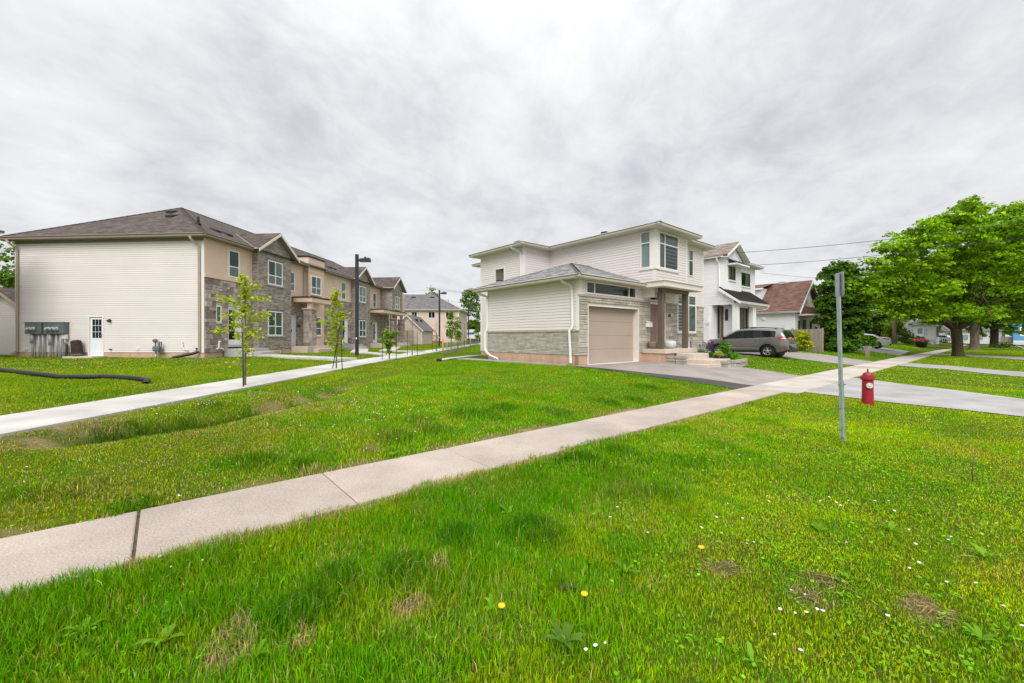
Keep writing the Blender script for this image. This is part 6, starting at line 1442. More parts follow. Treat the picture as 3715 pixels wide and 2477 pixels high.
MB().box(0, 3.8, 0, 7, -.3, 2.3).obj('wall', 'siding_tan', sg_); siding(GW, .05, 3.75, .1, 4.0, .15, 'siding_tan', [(.4, 2.9, -1, 2.1)], clip=lambda z: (0, 3.8) if z < 2.25 else (1.9 - (4.05 - z) / .93, 1.9 + (4.05 - z) / .93)); siding(GR, .05, 6.95, .1, 2.25, .15, 'siding_tan')
mb = MB(); mb.prism([GW.P(0, -.05, 2.3), GW.P(3.8, -.05, 2.3), GW.P(1.9, -.05, 4.05)], (0, .1, 0)); mb.obj('gable_wall', 'siding_tan', sg_)
gd2 = GW.part('garage_door', 'garage_door_tan', (.45, 2.85, 0, .02, 0, 2.05))
for k in range(4): GW.part('door_section', 'garage_door_tan', (.45, 2.85, .02, .03, .02 + .51 * k, .50 + .51 * k), parent=gd2)
roof_faces([[(4.15, -.3, 2.0), (4.15, 7.3, 2.0), (1.9, 7.3, 4.15), (1.9, -.3, 4.15)], [(-.35, 7.3, 2.0), (-.35, -.3, 2.0), (1.9, -.3, 4.15), (1.9, 7.3, 4.15)]], 'shingle_mid', sg_)
for e in (4.15, -.35): mb = MB(); mb.prism([(e, -.3, 1.97), (1.9, -.3, 4.12), (1.9, -.3, 3.94), (e, -.3, 1.79)], (0, -.03, 0)); mb.obj('rake_board', 'trim_white', sg_)
gutter([(4.15, -.3), (4.15, 7.3)], 2.05, 'trim_white', sg_); downspout([(4.1, -.2, 1.95), (3.85, -.08, 1.8), (3.85, -.08, .1)], 'trim_white', sg_, .1)
for y in (1.5, 4): mb = MB(); mb.box(2.5, 2.9, y, y + .4, 3.25, 3.6); mb.obj('roof_vent', 'vent_black', sg_)
lg = plain('gable_shed', 'white sided shed with brown gable roof just past the townhouse end wall', (-30.2, 24.4, .5), 0, 'shed')
LW = Wall(lg, (0, 0), (1, 0), (0, -1)); MB().box(-2.5, 2.5, 0, 6, -.2, 2.1).obj('wall', 'siding_white', lg); siding(LW, -2.5, 2.45, .05, 3.8, .11, 'siding_white', clip=lambda z: (-2.5, 2.5) if z < 2.1 else (-(3.85 - z) / .75, (3.85 - z) / .75))
mb = MB(); mb.prism([LW.P(-2.5, -.05, 2.1), LW.P(2.5, -.05, 2.1), LW.P(0, -.05, 3.9)], (0, .1, 0)); mb.obj('gable_wall', 'siding_white', lg)
roof_faces([[(2.9, -.45, 1.9), (2.9, 6.4, 1.9), (0, 6.4, 4.05), (0, -.45, 4.05)], [(-2.9, 6.4, 1.9), (-2.9, -.45, 1.9), (0, -.45, 4.05), (0, 6.4, 4.05)]], 'shingle_brown', lg)
for e in (2.9, -2.9): mb = MB(); mb.prism([(e, -.45, 1.87), (0, -.45, 4.02), (0, -.45, 3.83), (e, -.45, 1.68)], (0, -.03, 0)); mb.obj('rake_board', 'trim_tan', lg)
nr = plain('neighbour_row', 'corner of a brown roofed building showing past the townhouse eave', (-25.9, 12, .5), 0, 'townhouse')
MB().box(-8, 0, 0, 7.6, -.2, 6.3).obj('wall', 'siding_white', nr); roof_faces(hip_faces(-8.6, .75, -.6, 8.4, 6.3, .5), 'shingle_brown', nr); gutter([(.75, -.6), (.75, 8.4)], 6.35, 'conduit_grey', nr, .13); MB().box(-8.5, .7, -.5, 8.3, 6.2, 6.22).obj('soffit', 'soffit_tan', nr); Wall(nr, (0, 0), (0, 1), (1, 0)).part('window', 'car_glass', (3, 4.2, 0, .03, 3.6, 5)); 
# far down the street
H4 = House('grey_house', 'tall pale grey sided house partly behind the big maple', 107, 9.8); R4 = H4.root
MB().box(0, 8, 0, 9, -.2, 8.8).obj('wall', 'house_grey', R4); roof_faces(hip_faces(-.4, 8.4, -.4, 9.4, 8.8, .6), 'shingle_mid', R4); Wall(R4, (0, 0), (0, 1), (-1, 0)).part('belt_course', 'conduit_grey', (0, 9, 0, .02, 6.0, 6.08))
for z in (3.4, 6.4): Wall(R4, (0, 0), (1, 0), (0, -1)).part('window', 'car_glass', (1.5, 2.6, 0, .03, z, z + 1.4))
MB().box(.1, 6.2, -3.0, -.01, -.2, 4.1).obj('porch', 'siding_cool', R4); roof_faces(hip_faces(-.4, 6.8, -3.6, .6, 4.15, .5), 'shingle_old', R4)
PL = Wall(R4, (.1, 0), (0, 1), (-1, 0)); PF = Wall(R4, (0, -3.0), (1, 0), (0, -1))
PL.part('fascia', 'window_white', (-3.5, 0, .35, .42, 3.9, 4.12)); pd_ = PL.part('door', 'window_white', (-1.4, -.45, 0, .05, 1.3, 3.45)); PL.part('door_glass', 'blind_grey', (-1.25, -.6, .05, .06, 2.2, 3.2), parent=pd_); PL.part('screen', 'house_grey', (-1.9, -1.45, 0, .02, 1.4, 3.1)); 
PF.part('window', 'interior_mid', (.6, 2.4, 0, .03, 1.6, 3.6)); PF.part('window', 'interior_mid', (3.0, 5.6, 0, .03, 1.6, 3.6))
MB().box(-2.2, .1, -2.8, -.2, -.2, 1.2).obj('landing', 'siding_cool', R4)
rp = std('porch_railing', 'white painted balustrade and posts in front of the grey house', 'railing', 105.4, 8.3, rz=-math.pi / 2)
for k in range(14): MB().box(.1 + k * .28, .18 + k * .28, -.04, .04, .35 - k * .015, 1.25 - k * .03).obj('baluster', 'window_white', rp)
mb = MB(); mb.hexa([(0, -.06, 1.22), (4.1, -.06, .80), (4.1, .06, .80), (0, .06, 1.22)], [(0, -.06, 1.34), (4.1, -.06, .92), (4.1, .06, .92), (0, .06, 1.34)]); mb.obj('rail', 'window_white', rp); MB().box(4.05, 4.45, -.2, .2, -.1, 1.15).obj('post', 'window_white', rp); MB().box(-1.2, .02, -.25, .25, -.1, 1.3).obj('panel', 'window_white', rp)
bh = thing('blue_house', 'bright blue house with white trimmed window across the far street', 'house', (*td(143, -5), 0), ROT_S)
MB().box(0, 9, -14, 2.2, -.2, 5.2).obj('wall', 'house_blue', bh); MB().box(-.05, -.005, -14, 2.2, -.2, .8).obj('foundation', 'siding_cool', bh); roof_faces(hip_faces(-.5, 9.5, -14.5, 2.7, 5.2, .6), 'shingle_mid', bh)
BL = Wall(bh, (0, 0), (0, 1), (-1, 0)); 
for y in (-.2, -5): wq = BL.part('window', 'window_white', (y, y + 1.5, 0, .05, 1.8, 3.9)); BL.part('pane', 'interior_mid', (y + .25, y + 1.25, .05, .06, 2.05, 3.65), parent=wq)
sh_ = thing('white_bungalow', 'long low white bungalow with garage doors across the far street', 'house', (*td(145, 12), 0), ROT_S)
MB().box(0, 8, -13.2, 14, -.2, 3.0).obj('wall', 'siding_cool', sh_); roof_faces(hip_faces(-.5, 8.5, -13.7, 14.5, 3.0, .45), 'shingle_mid', sh_); SL = Wall(sh_, (0, 0), (0, 1), (-1, 0))
for y, w in ((-12.5, 1.0), (-10.5, 1.4), (-8.2, 1.2), (-6.3, 1.0), (-4.5, 1.6), (-1.8, 1.4), (2, 2.4), (6, 2.4), (10, 1.4)): wq = SL.part('window', 'window_white', (y, y + w, 0, .04, .7, 2.3)); SL.part('pane', 'blind_grey', (y + .12, y + w - .12, .04, .05, .85, 2.15), parent=wq)
wf = thing('far_fence', 'short grey wooden fence beside the bright blue house', 'fence', (*td(143.5, -2.2), 0), ROT_S)
for k in range(16): MB().box(-.02, .02, -1.0 + k * .14, -.87 + k * .14, -.1, 1.7).obj('board', 'wood_weathered', wf)
fh = thing('brick_cottage', 'small dark red brick gable house seen beyond the lamp post', 'house', (-8.4, 104, .4), 0)
MB().box(-6, 4, 0, 8, -.2, 3.2).obj('wall', 'brick_red', fh); mb = MB(); mb.prism([(-1.6, 0, 3.2), (4.2, 0, 3.2), (1.3, 0, 5.4)], (0, .2, 0)); mb.obj('gable_wall', 'brick_red', fh)
roof_faces([[(4.6, -.4, 2.95), (4.6, 8, 2.95), (1.3, 8, 5.5), (1.3, -.4, 5.5)], [(-2.0, 8, 2.95), (-2.0, -.4, 2.95), (1.3, -.4, 5.5), (1.3, 8, 5.5)]], 'shingle_mid', fh)
for e in (4.6, -2.0): mb = MB(); mb.prism([(e, -.4, 2.95), (1.3, -.4, 5.5), (1.3, -.4, 5.1), (e, -.4, 2.55)], (0, -.05, 0)); mb.obj('rake_board', 'window_white', fh)
MB().box(.7, 1.2, 2, 2.5, 4.9, 6.9).obj('chimney', 'limestone', fh)
# white box van parked before it
vn = thing('parked_van', 'white van with a blue stripe parked near the small brick house', 'van', (-8.6, 92, gz(-8.6, 92)), 0)
MB().box(-2.6, 2.2, 0, 1.9, .6, 2.7).obj('body', 'paint_white', vn, bevel=.1); MB().box(2.2, 3.3, .1, 1.8, .6, 2.0).obj('cab', 'paint_white', vn, bevel=.15); MB().box(-2.2, .2, -.01, 0, 1.6, 2.1).obj('stripe', 'sticker_blue', vn); MB().box(2.3, 3.0, .06, .1, 1.4, 1.9).obj('window', 'car_glass', vn)
for x in (-1.7, 2.4):
    mb = MB(); mb.lathe([(.36, -.1), (.38, 0), (.36, .1)], (x, .12, .37), 16, 'y'); mb.obj('wheel', 'rubber', vn)
# ------------------------------------------------------------------ poles and wires
def pole(label, loc, h, r=.14, arm=True, rz=0):
    o = thing('utility_pole', label, 'utility pole', loc, rz); mb = MB(); mb.tube([(0, 0, -.3), (0, 0, h)], [r, r * .7], 10); mb.obj('pole', 'wood_pole', o)
    if arm:
        MB().box(-1.1, 1.1, -.05, .05, h - .8, h - .68).obj('crossarm', 'wood_pole', o)
        for x in (-1.0, -.4, .4, 1.0): mb = MB(); mb.lathe([(.05, 0), (.06, .08), (.03, .16)], (x, 0, h - .68), 8); mb.obj('insulator', 'conduit_grey', o)
    return o
pole('dark utility pole with crossarm rising behind the grey roofed building', (-19.3, 98, .4), 13.6)
pole('plain utility pole top just clear of the grey roof slope', (-14.2, 92, .4), 9.6, arm=False)
p = at(3246, 1247); pole('weathered wooden pole standing by the bush and the white sedan', (57.2, 61.5, gz(57.2, 61.5)), 9.0, .26, arm=False)
p = td(33.8, -2.1); pole('utility pole at the kerb that carries the house service wires', (p[0], p[1], gz(*p)), 8.2, .15)
def wire(label, p, q, sag, r=.012, n=24):
    p, q = Vector(p), Vector(q); o = thing('overhead_wire', label, 'wire', p)
    pts = [(q - p) * (i / n) + Vector((0, 0, -sag * 4 * (i / n) * (1 - i / n))) for i in range(n + 1)]; mb = MB(); mb.tube(pts, r, 5); mb.obj('cable', 'wire', o); return o
pk = td(33.8, -2.1)
def w2(t, d, z): q = td(t, d); return (q[0], q[1], z)
wire('upper black service wire running from the white house to the kerb pole', w2(28.3, 11.4, 7.1), (pk[0], pk[1], 7.55), .22, .014)
wire('lower black service wire running from the white house to the kerb pole', w2(31.3, 11.3, 6.62), (pk[0], pk[1], 6.75), .22, .014)
wire('thin wire from the white house eave towards the big maple', w2(34.9, 11.6, 6.5), w2(70, -1.5, 7.6), .5, .009)
wire('thin wire crossing before the white house to the corner house', w2(22.9, 10.4, 6.4), w2(35.4, 11.5, 6.65), .1, .008)
for k, (x, z) in enumerate(((-1.0, 12.95), (1.0, 12.95), (0, 10.6))): wire(['upper far power line', 'second far power line', 'lower far power line'][k] + ' strung behind the grey roofed building', (-19.3 + x, 98, z + .3), (14, 96, z - 1.5 - k * .3), .9, .02)
for k, z in enumerate((12.95, 10.9)): wire(['high', 'low'][k] + ' power line leaving the crossarm pole behind the townhouses', (-18.3, 98, z), (-48, 103, z - .2), .6, .02)
# ------------------------------------------------------------------ trees and plants
NR = np.random.default_rng(11)
def leaf_mesh(name, pos, nrm, size, col, parent=None, m='leaf', kind=None, fold=.12, aspect=.9, tang=None, lobes=False):
    """one mesh of many small folded leaves; colour per leaf"""
    n = len(pos); nrm = nrm / np.maximum(np.linalg.norm(nrm, axis=1, keepdims=True), 1e-6)
    if tang is None: tang = NR.normal(size=(n, 3))
    t = tang - nrm * (tang * nrm).sum(1, keepdims=True); t /= np.maximum(np.linalg.norm(t, axis=1, keepdims=True), 1e-6)
    b = np.cross(nrm, t); s = size[:, None]
    if lobes:
        sh = [(0, 0, 0), (-.30, .10, -.04), (-.5, .45, -fold), (-.22, .55, -.02), (0, 1.0, -.04), (.22, .55, -.02), (.5, .45, -fold), (.30, .10, -.04)]
        fc = [(0, 1, 2, 3), (0, 3, 4, 5), (0, 5, 6, 7)]
    else:
        sh = [(0, 0, 0), (-.5 * aspect, .5, -fold), (0, 1.0, -.06), (.5 * aspect, .5, -fold)]; fc = [(0, 1, 2), (0, 2, 3)]
    V_ = np.stack([pos + (b * x + t * (y - .4) + nrm * z) * s for x, y, z in sh], 1); k = len(sh)
    base = (np.arange(n) * k)[:, None]
    me = bpy.data.meshes.new(name); nf = len(fc); lf = len(fc[0])
    loops = np.concatenate([base + np.array(f)[None, :] for f in fc], 1).reshape(-1)
    me.vertices.add(n * k); me.vertices.foreach_set('co', V_.reshape(-1).astype(np.float32))
    me.loops.add(len(loops)); me.loops.foreach_set('vertex_index', loops.astype(np.int32))
    me.polygons.add(n * nf); me.polygons.foreach_set('loop_start', (np.arange(n * nf) * lf).astype(np.int32)); me.polygons.foreach_set('loop_total', np.full(n * nf, lf, np.int32))
    me.update(calc_edges=True)
    c = np.concatenate([col, np.ones((n, 1))], 1); a = me.color_attributes.new('Col', 'FLOAT_COLOR', 'POINT'); a.data.foreach_set('color', np.repeat(c, k, 0).reshape(-1).astype(np.float32))
    me.materials.append(MATS[m]); o = bpy.data.objects.new(name, me); COL.objects.link(o); o.parent = parent
    if kind: o['kind'] = kind
    return o
def clump_leaves(cs, per, size, colr, vary=.3, droop=.7, flat=.5, tip=None, shell=.55):
    """leaves on drooping domes; cs = (x, y, z, radius)"""
    P, Nn, S, C = [], [], [], []
    for x, y, z, r in cs:
        n = max(4, int(per * (r ** 2) * NR.uniform(.75, 1.25))); d = NR.normal(size=(n, 3)); d[:, 2] = np.abs(d[:, 2]) * .9 - .25; d /= np.linalg.norm(d, axis=1, keepdims=True)
        rad = r * NR.uniform(shell, 1.0, n)[:, None] * (1 + .25 * NR.normal(size=(n, 1)) * .5)
        p = d * rad * np.array([1, 1, flat]); p[:, 2] -= droop * (np.hypot(p[:, 0], p[:, 1]) / r) ** 2 * r * .35
        nr_ = d * np.array([.55, .55, 1.0]) + NR.normal(size=(n, 3)) * .35 + np.array([0, 0, .35])
        tone = (1 + vary * NR.normal() * .6); c = np.array(colr)[None] * tone * (1 + vary * .6 * NR.normal(size=(n, 1)))
        c = np.clip(c, np.array(colr) * .35, np.array(colr) * 2.0); yl = NR.random((n, 1)) < (tip or 0); c = np.where(yl, c * np.array([1.5, 1.22, 1.0]), c)
        P.append(p + np.array([x, y, z])); Nn.append(nr_); S.append(size * NR.uniform(.65, 1.3, n)); C.append(c)
    return np.concatenate(P), np.concatenate(Nn), np.concatenate(S), np.concatenate(C)
def limb(mb, p, d, l, r0, r1, n=6, wob=.12, k=8, up=.0):
    """a bent tapering limb; returns its points"""
    p = np.array(p, float); d = np.array(d, float); d /= np.linalg.norm(d); pts = [p.copy()]; rs = [r0]
    for i in range(n):
        d = d + NR.normal(size=3) * wob + np.array([0, 0, up]); d /= np.linalg.norm(d); p = p + d * l / n; pts.append(p.copy()); rs.append(r0 + (r1 - r0) * (i + 1) / n)
    mb.tube([Vector(q) for q in pts], rs, k); return pts, d
def maple(name, label, loc, H, CRX, CRZ, cz, tr, fork, nc, per, leaf, colr, seed, bark='bark', lean=(0, 0), limbs=6, group=None, cr=(.8, 1.35), trunk_top=None, bottom=.15, skirt=None, lobes=True, tip=.12, vary=.3, hole=None, lumpy=.24, ends_leaf=True):
    """spreading shade tree: flared trunk, limbs, twigs and clumps of leaves in an uneven crown"""
    global NR
    NR = np.random.default_rng(seed); t_ = thing(name, label, 'tree', loc, 0, group); mb = MB(); C = np.array([lean[0] * 1.5, lean[1] * 1.5, cz])
    ph_ = NR.uniform(0, 6, 5)
    def flare(i, j): return 1 + .07 * math.sin(j * 2.1 + ph_[0]) + .05 * math.sin(j * 3.3 + i)
    zs = [-.3, 0, .18, .5, 1.0, fork * .6, fork]; rr = [tr * 1.6, tr * 1.42, tr * 1.18, tr * 1.04, tr * .98, tr * .98, tr * .92]
    mb.tube([(lean[0] * (z / fork) ** 1.3 if z > 0 else 0, lean[1] * z / fork if z > 0 else 0, z) for z in zs], rr, 18, rmod=flare)
    trunk = mb.obj('trunk', bark, t_); lb = MB(); ends = []
    for i in range(limbs):
        a = 2 * math.pi * (i + NR.uniform(-.25, .25)) / limbs; el = NR.uniform(.45, 1.1) if i else 1.3; d = (math.cos(a) * math.cos(el), math.sin(a) * math.cos(el), math.sin(el))
        L_ = NR.uniform(.55, .8) * CRX; pts, dd = limb(lb, (lean[0] * .8 + .45 * tr * d[0], lean[1] * .8 + .45 * tr * d[1], fork - .55), d, L_, tr * NR.uniform(.5, .68), tr * .16, 7, .13, 9, .03)
        for q in (3, 4, 5, 6, 7):
            for _ in range(2):
                d2 = np.array(dd) + NR.normal(size=3) * .75 + np.array([0, 0, .1]); p2, d3 = limb(lb, pts[q], d2, NR.uniform(.25, .5) * CRX, tr * .13, tr * .04, 5, .2, 6)
                ends.append(p2[-1])
                for _ in range(2): p3, _d = limb(lb, p2[3], np.array(d3) + NR.normal(size=3) * .8, NR.uniform(.12, .3) * CRX, tr * .05, tr * .015, 3, .2, 5); ends.append(p3[-1])
    lb.obj('branches', bark, t_)
    cs = []; lump = NR.normal(size=(9, 3)); lump /= np.linalg.norm(lump, axis=1, keepdims=True); lw = NR.uniform(-lumpy, lumpy, 9)
    while len(cs) < nc:
        d = NR.normal(size=3); d /= np.linalg.norm(d); rad = NR.uniform(.32, 1) ** .45
        f = 1 + sum(w * max(0, d @ l) ** 4 for l, w in zip(lump, lw)); p = C + d * rad * f * np.array([CRX, CRX, CRZ])
        if d[2] < -bottom and rad > .5 and NR.random() > .35: continue
        if p[2] < fork * .55: continue
        if hole is not None and hole(p): continue
        cs.append((*p, NR.uniform(*cr)))
    if ends_leaf: cs += [(*e, NR.uniform(*cr) * .8) for e in ends]
    if skirt: cs += skirt
    leaf_mesh('crown', *clump_leaves(cs, per, leaf, colr, vary=vary, tip=tip), parent=t_, lobes=lobes); return t_
p = at(3477, 1292); MAPLE = (p[0], p[1], p[2])
LOBES = [(1.0, 12.1, 1.25), (-.6, 11.7, 1.15), (-2.3, 10.6, 1.5), (-3.9, 9.5, 1.35), (-5.3, 7.7, 1.25), (-6.1, 6.2, 1.2), (3.2, 11.2, 1.5), (5.3, 11.5, 1.5), (7.2, 11.0, 1.7), (.6, 9.8, 2.0), (-2.6, 7.9, 1.9), (3.6, 8.7, 2.0), (6.6, 9.0, 2.0), (-4.4, 5.3, 1.5), (-1.6, 5.6, 1.7), (1.6, 6.5, 1.9), (4.6, 5.7, 1.9), (7.4, 6.0, 2.0), (-3.0, 4.1, .9), (3.0, 4.0, 1.1), (5.8, 3.8, 1.2), (8.6, 4.4, 1.6), (1.1, 12.9, .85), (-5.3, 4.4, 1.1), (-6.9, 4.9, 1.0), (.2, 4.3, 1.0), (-4.6, 3.6, .7), (6.9, 3.3, .9), (4.2, 12.4, .8), (-7.9, 6.5, 1.0), (-2.0, 3.5, .9), (.9, 3.4, .8), (2.3, 3.3, .9), (-8.7, 5.7, .85), (-7.5, 4.5, .85), (-6.6, 7.4, .9)]
rl = np.random.default_rng(404); cs_ = []
for dx, z, r in LOBES:
    for dy in (rl.uniform(-3.4, -1.6), rl.uniform(-.8, .8), rl.uniform(1.6, 3.6)):
        r2 = r * rl.uniform(.75, 1.05); zz_ = z + rl.normal() * .35
        if abs(dy) > 1 and z > 10: zz_ -= .9
        for _ in range(int(9 * r2 ** 2 + 4)):
            d_ = rl.normal(size=3); d_ /= np.linalg.norm(d_); q = rl.uniform(.45, 1.0); cs_.append((dx + 1.086 * dy + d_[0] * r2 * q, dy + d_[1] * r2 * q, zz_ + d_[2] * r2 * q * .8, rl.uniform(.42, .8)))
maple('maple_tree', 'large spreading maple with thick forked trunk on the boulevard grass', MAPLE, 13.5, 6.4, 4.4, 8.0, .33, 2.9, 0, 100, .235, (.215, .390, .010), 5, lean=(-.15, .1), tip=.15, vary=.5, skirt=cs_, lobes=False, ends_leaf=False, limbs=8)
p2 = (60.2, 53.5); maple('maple_tree', 'old maple with a pale broad trunk, behind the forked maple', (*p2, gz(*p2)), 13, 6.0, 5.0, 8.6, .43, 4.2, 230, 60, .38, (.12, .23, .012), 8, bark='bark_pale', group='boulevard trees')
p2 = (78.0, 66.5); maple('maple_tree', 'dark trunked maple farthest along the boulevard', (*p2, gz(*p2)), 13, 6.5, 5.5, 8.8, .45, 3.4, 230, 55, .42, (.10, .20, .012), 9, group='boulevard trees')
p = at(3100, 1276); dm = maple('maple_tree', 'dense dark round maple reaching down to the lawn beside the fence', (26.5, 33.2, gz(26.5, 33.2)), 7.6, 1.8, 3.3, 4.2, .16, .9, 190, 190, .23, (.090, .195, .016), 12, cr=(.45, .75), bottom=1.1, limbs=5, tip=.03)
# loose tree beyond the grey building and others showing over roofs
for (x, y, h, rx, s, lab) in ((-10.0, 100, 13.5, 2.5, 21, 'tall loose green tree beyond the grey roofed building'), (-20.5, 104, 13.6, 2.4, 22, 'treetop showing over the grey roof beside the crossarm pole'), (-57, 47, 12.0, 5.2, 23, 'airy tree behind the white gable shed'), (95, 92, 12, 6, 27, 'broad tree behind the grey house porch'), (68, 76, 9, 4, 28, 'dark leafy tree behind the grey house')):
    maple('leafy_tree', lab, (x, y, gz(x, y)), h, rx, h * .36, h * .62, .22, h * .22, 70 if rx < 5 else 110, 34, .42, (.11, .215, .018), s, cr=(.7, 1.2), lobes=False, group='trees behind the houses')
# ------------------------------------------------------------------ staked saplings along the walkway
def sapling(label, loc, branches, h, colr, seed, stakes, per=95, leaf=.085, stake_top=None, tr=.028, leafless=False, name='sapling'):
    global NR
    NR = np.random.default_rng(seed); t_ = thing(name, label, 'young tree', loc); mb = MB(); mb.tube([(0, 0, -.1), (.01, 0, h * .5), (-.005, 0, h)], [tr, tr * .75, tr * .3], 8); mb.obj('trunk', 'bark_young', t_)
    bm_ = MB(); P, Nn, S, C = [], [], [], []
    for (dx, dy, z, z0, n) in branches:
        a = np.array([0, 0, z0]); b = np.array([dx, dy, z]); mid = (a + b) / 2 + np.array([0, 0, .05]); bm_.tube([Vector(a), Vector(mid), Vector(b)], [tr * .3, tr * .2, tr * .08], 5)
        if leafless: 
            for k in range(4):
                f = NR.uniform(.3, 1); q = a + (b - a) * f; bm_.tube([Vector(q), Vector(q + NR.normal(size=3) * .1 + np.array([0, 0, .14]))], [tr * .1, tr * .04], 4)
            continue
        k = int(n * per / 100 * 100); f = NR.uniform(.12, 1.0, k) ** .8; p = a + (b - a) * f[:, None] + np.array([0, 0, .05]) * np.sin(f * math.pi)[:, None] + NR.normal(size=(k, 3)) * np.array([.055, .055, .045]) * (1.1)
        P.append(p); Nn.append(NR.normal(size=(k, 3)) * .45 + np.array([0, -.1, .9])); S.append(leaf * NR.uniform(.6, 1.25, k)); C.append(np.array(colr)[None] * (1 + .28 * NR.normal(size=(k, 1))) * np.array([1, 1, 1]))
    if bm_.v: bm_.obj('branches', 'bark_young', t_)
    if P: leaf_mesh('crown', np.concatenate(P), np.concatenate(Nn), np.concatenate(S), np.clip(np.concatenate(C), .01, .9), t_, lobes=True, fold=.15)
    for (sx, sy, sh, tilt, m) in stakes:
        mb = MB(); mb.tube([(sx, sy, -.2), (sx + tilt, sy, sh)], .016 if m == 'stake_green' else .014, 6); mb.obj('stake', m, t_)
        if m == 'stake_green': mb = MB(); mb.tube([(sx + tilt * .8, sy, sh * .8), (0, 0, sh * .8)], .006, 4); mb.obj('tie', 'black_plastic', t_)
    return t_
YG = (.400, .490, .016)
p = at(886, 1404); k = p[1] / FPX; q = lambda x, y: ((x - 340) / 3.2 * k, (1425 - y) / 3.2 * k)
br = []
for i, (x, y, y0, n) in enumerate(((75, 415, 470, .75), (5, 590, 640, .6), (35, 775, 800, .75), (180, 560, 700, .7), (255, 830, 900, .5), (200, 690, 760, .6), (540, 255, 330, .6), (575, 400, 440, .75), (650, 575, 650, .8), (590, 640, 700, .8), (535, 830, 860, .75), (470, 760, 850, .6), (440, 900, 960, .4), (300, 150, 220, .5), (365, 170, 240, .4), (345, 260, 340, .6), (390, 330, 400, .5), (300, 480, 540, .5), (380, 500, 560, .5), (150, 1150, 1180, .16), (60, 1150, 1180, .12), (420, 1020, 1060, .3), (330, 1015, 1040, .3), (345, 1190, 1200, .18), (330, 370, 420, .5), (330, 560, 620, .5))):
    bx, bz = q(x, y); br.append((bx, (.28 if i % 2 else -.28) * abs(bx) * .8, bz, q(0, y0)[1], n))
sapling('yellow-green sapling with wide tiered branches, first along the pale walkway', p, br, q(0, 5)[1] * .995, YG, 31, [(-.055, .05, q(0, 850)[1], .02, 'stake_green'), (.165, -.28, 1.32, -.02, 'stake_green'), (.02, .03, q(0, 10)[1] * .985, -.01, 'bark_young')], per=80, leaf=.078)
p = at(1220, 1340); k = p[1] / FPX; q = lambda x, y: ((x - 625) / 5.226 * k, (1370 - y) / 5.226 * k); br = []
for i, (x, y, y0, n) in enumerate(((350, 450, 620, .8), (400, 230, 350, .6), (740, 150, 230, .6), (790, 300, 400, .7), (830, 400, 520, .8), (740, 560, 640, .6), (500, 690, 760, .6), (470, 340, 420, .6), (480, 880, 940, .5), (760, 870, 930, .4), (580, 980, 1000, .6), (650, 960, 990, .5), (590, 20, 130, .6), (520, 120, 200, .5), (660, 60, 180, .4), (680, 330, 420, .6), (560, 560, 640, .6), (690, 640, 720, .6), (610, 760, 820, .6), (560, 440, 520, .6), (560, -20, 60, .5), (680, -60, 0, .4), (610, -110, -40, .4), (540, 800, 860, .5), (690, 780, 860, .5))):
    bx, bz = q(x, y); br.append((bx, (.3 if i % 2 else -.3) * abs(bx), bz, q(0, y0)[1], n))
sapling('yellow-green sapling with crossed stakes, second along the pale walkway', p, br, q(0, -330)[1], YG, 32, [(-.13, -.1, 1.55, .30, 'stake_green'), (.28, -.15, 1.75, -.06, 'stake_green')], per=80, leaf=.095)
p = at(1412, 1307); k = p[1] / FPX
br = [(NR.normal() * .2, NR.normal() * .18, .62 + .10 * i, .55 + .09 * i, .8) for i in range(9)] + [(.32, 0, .85, .7, .6), (-.32, .1, .9, .7, .6), (.0, 0, .4, .3, .5)]
sapling('short green sapling between two dark stakes beside the walkway', p, br, 2.7, (.19, .34, .015), 33, [(-.30, -.1, 1.35, .0, 'stake_green'), (.34, .0, 1.3, .0, 'stake_green')], per=110, leaf=.11, tr=.03)
for i, (px, py, lab) in enumerate(((1495, 1292, 'bare sapling with stakes in front of the small beige garage'), (1582, 1276, 'bare sapling in three tall stakes near the second lamp'), (1684, 1262, 'leafless thin sapling inside the wire fence'))):
    p = at(px, py); NR = np.random.default_rng(40 + i); br = [(NR.normal() * .35, NR.normal() * .35, 1.1 + .17 * j, .8 + .15 * j, 0) for j in range(9)]
    sapling(lab, p, br, 2.5, YG, 41 + i, [(-.28, 0, 1.5, 0, 'stake_green'), (.28, .1, 1.4, 0, 'stake_green')] + ([(.1, -.2, 1.45, 0, 'stake_green')] if i == 1 else []) if i < 2 else [], leafless=True, tr=.035)
def column_tree(label, loc, h, r, colr, seed, n=70, per=170, leaf=.17, z0=.3):
    global NR
    NR = np.random.default_rng(seed); t_ = thing('column_tree', label, 'young tree', loc, 0, 'upright young trees in the wire fence'); mb = MB(); mb.tube([(0, 0, -.2), (.03, 0, h * .4), (0, 0, h * .95)], [.06, .045, .012], 8); mb.obj('trunk', 'bark_young', t_)
    cs = []
    for i in range(n): f = NR.random(); a = NR.uniform(0, 6.28); rr = r * (math.sin(math.pi * min(1, .12 + .88 * f)) ** .7) * NR.uniform(.2, 1); cs.append((math.cos(a) * rr, math.sin(a) * rr, h * (z0 + (1 - z0) * f), NR.uniform(.16, .32)))
    leaf_mesh('crown', *clump_leaves(cs, per * 2, leaf * .75, colr, vary=.4, flat=.9, tip=.15), parent=t_, lobes=False); return t_
p = at(1636, 1266); column_tree('tall upright green tree growing in the wire fence', p, 3.5, .42, (.16, .30, .014), 51)
p = at(1661, 1265); column_tree('smaller upright green tree next to the taller one in the fence', p, 3.0, .36, (.18, .32, .015), 52, n=50)
p = at(1735, 1248); column_tree('dark upright tree near the corner house rear wall', p, 5.0, .75, (.11, .23, .012), 53, n=110, leaf=.22, z0=.12)
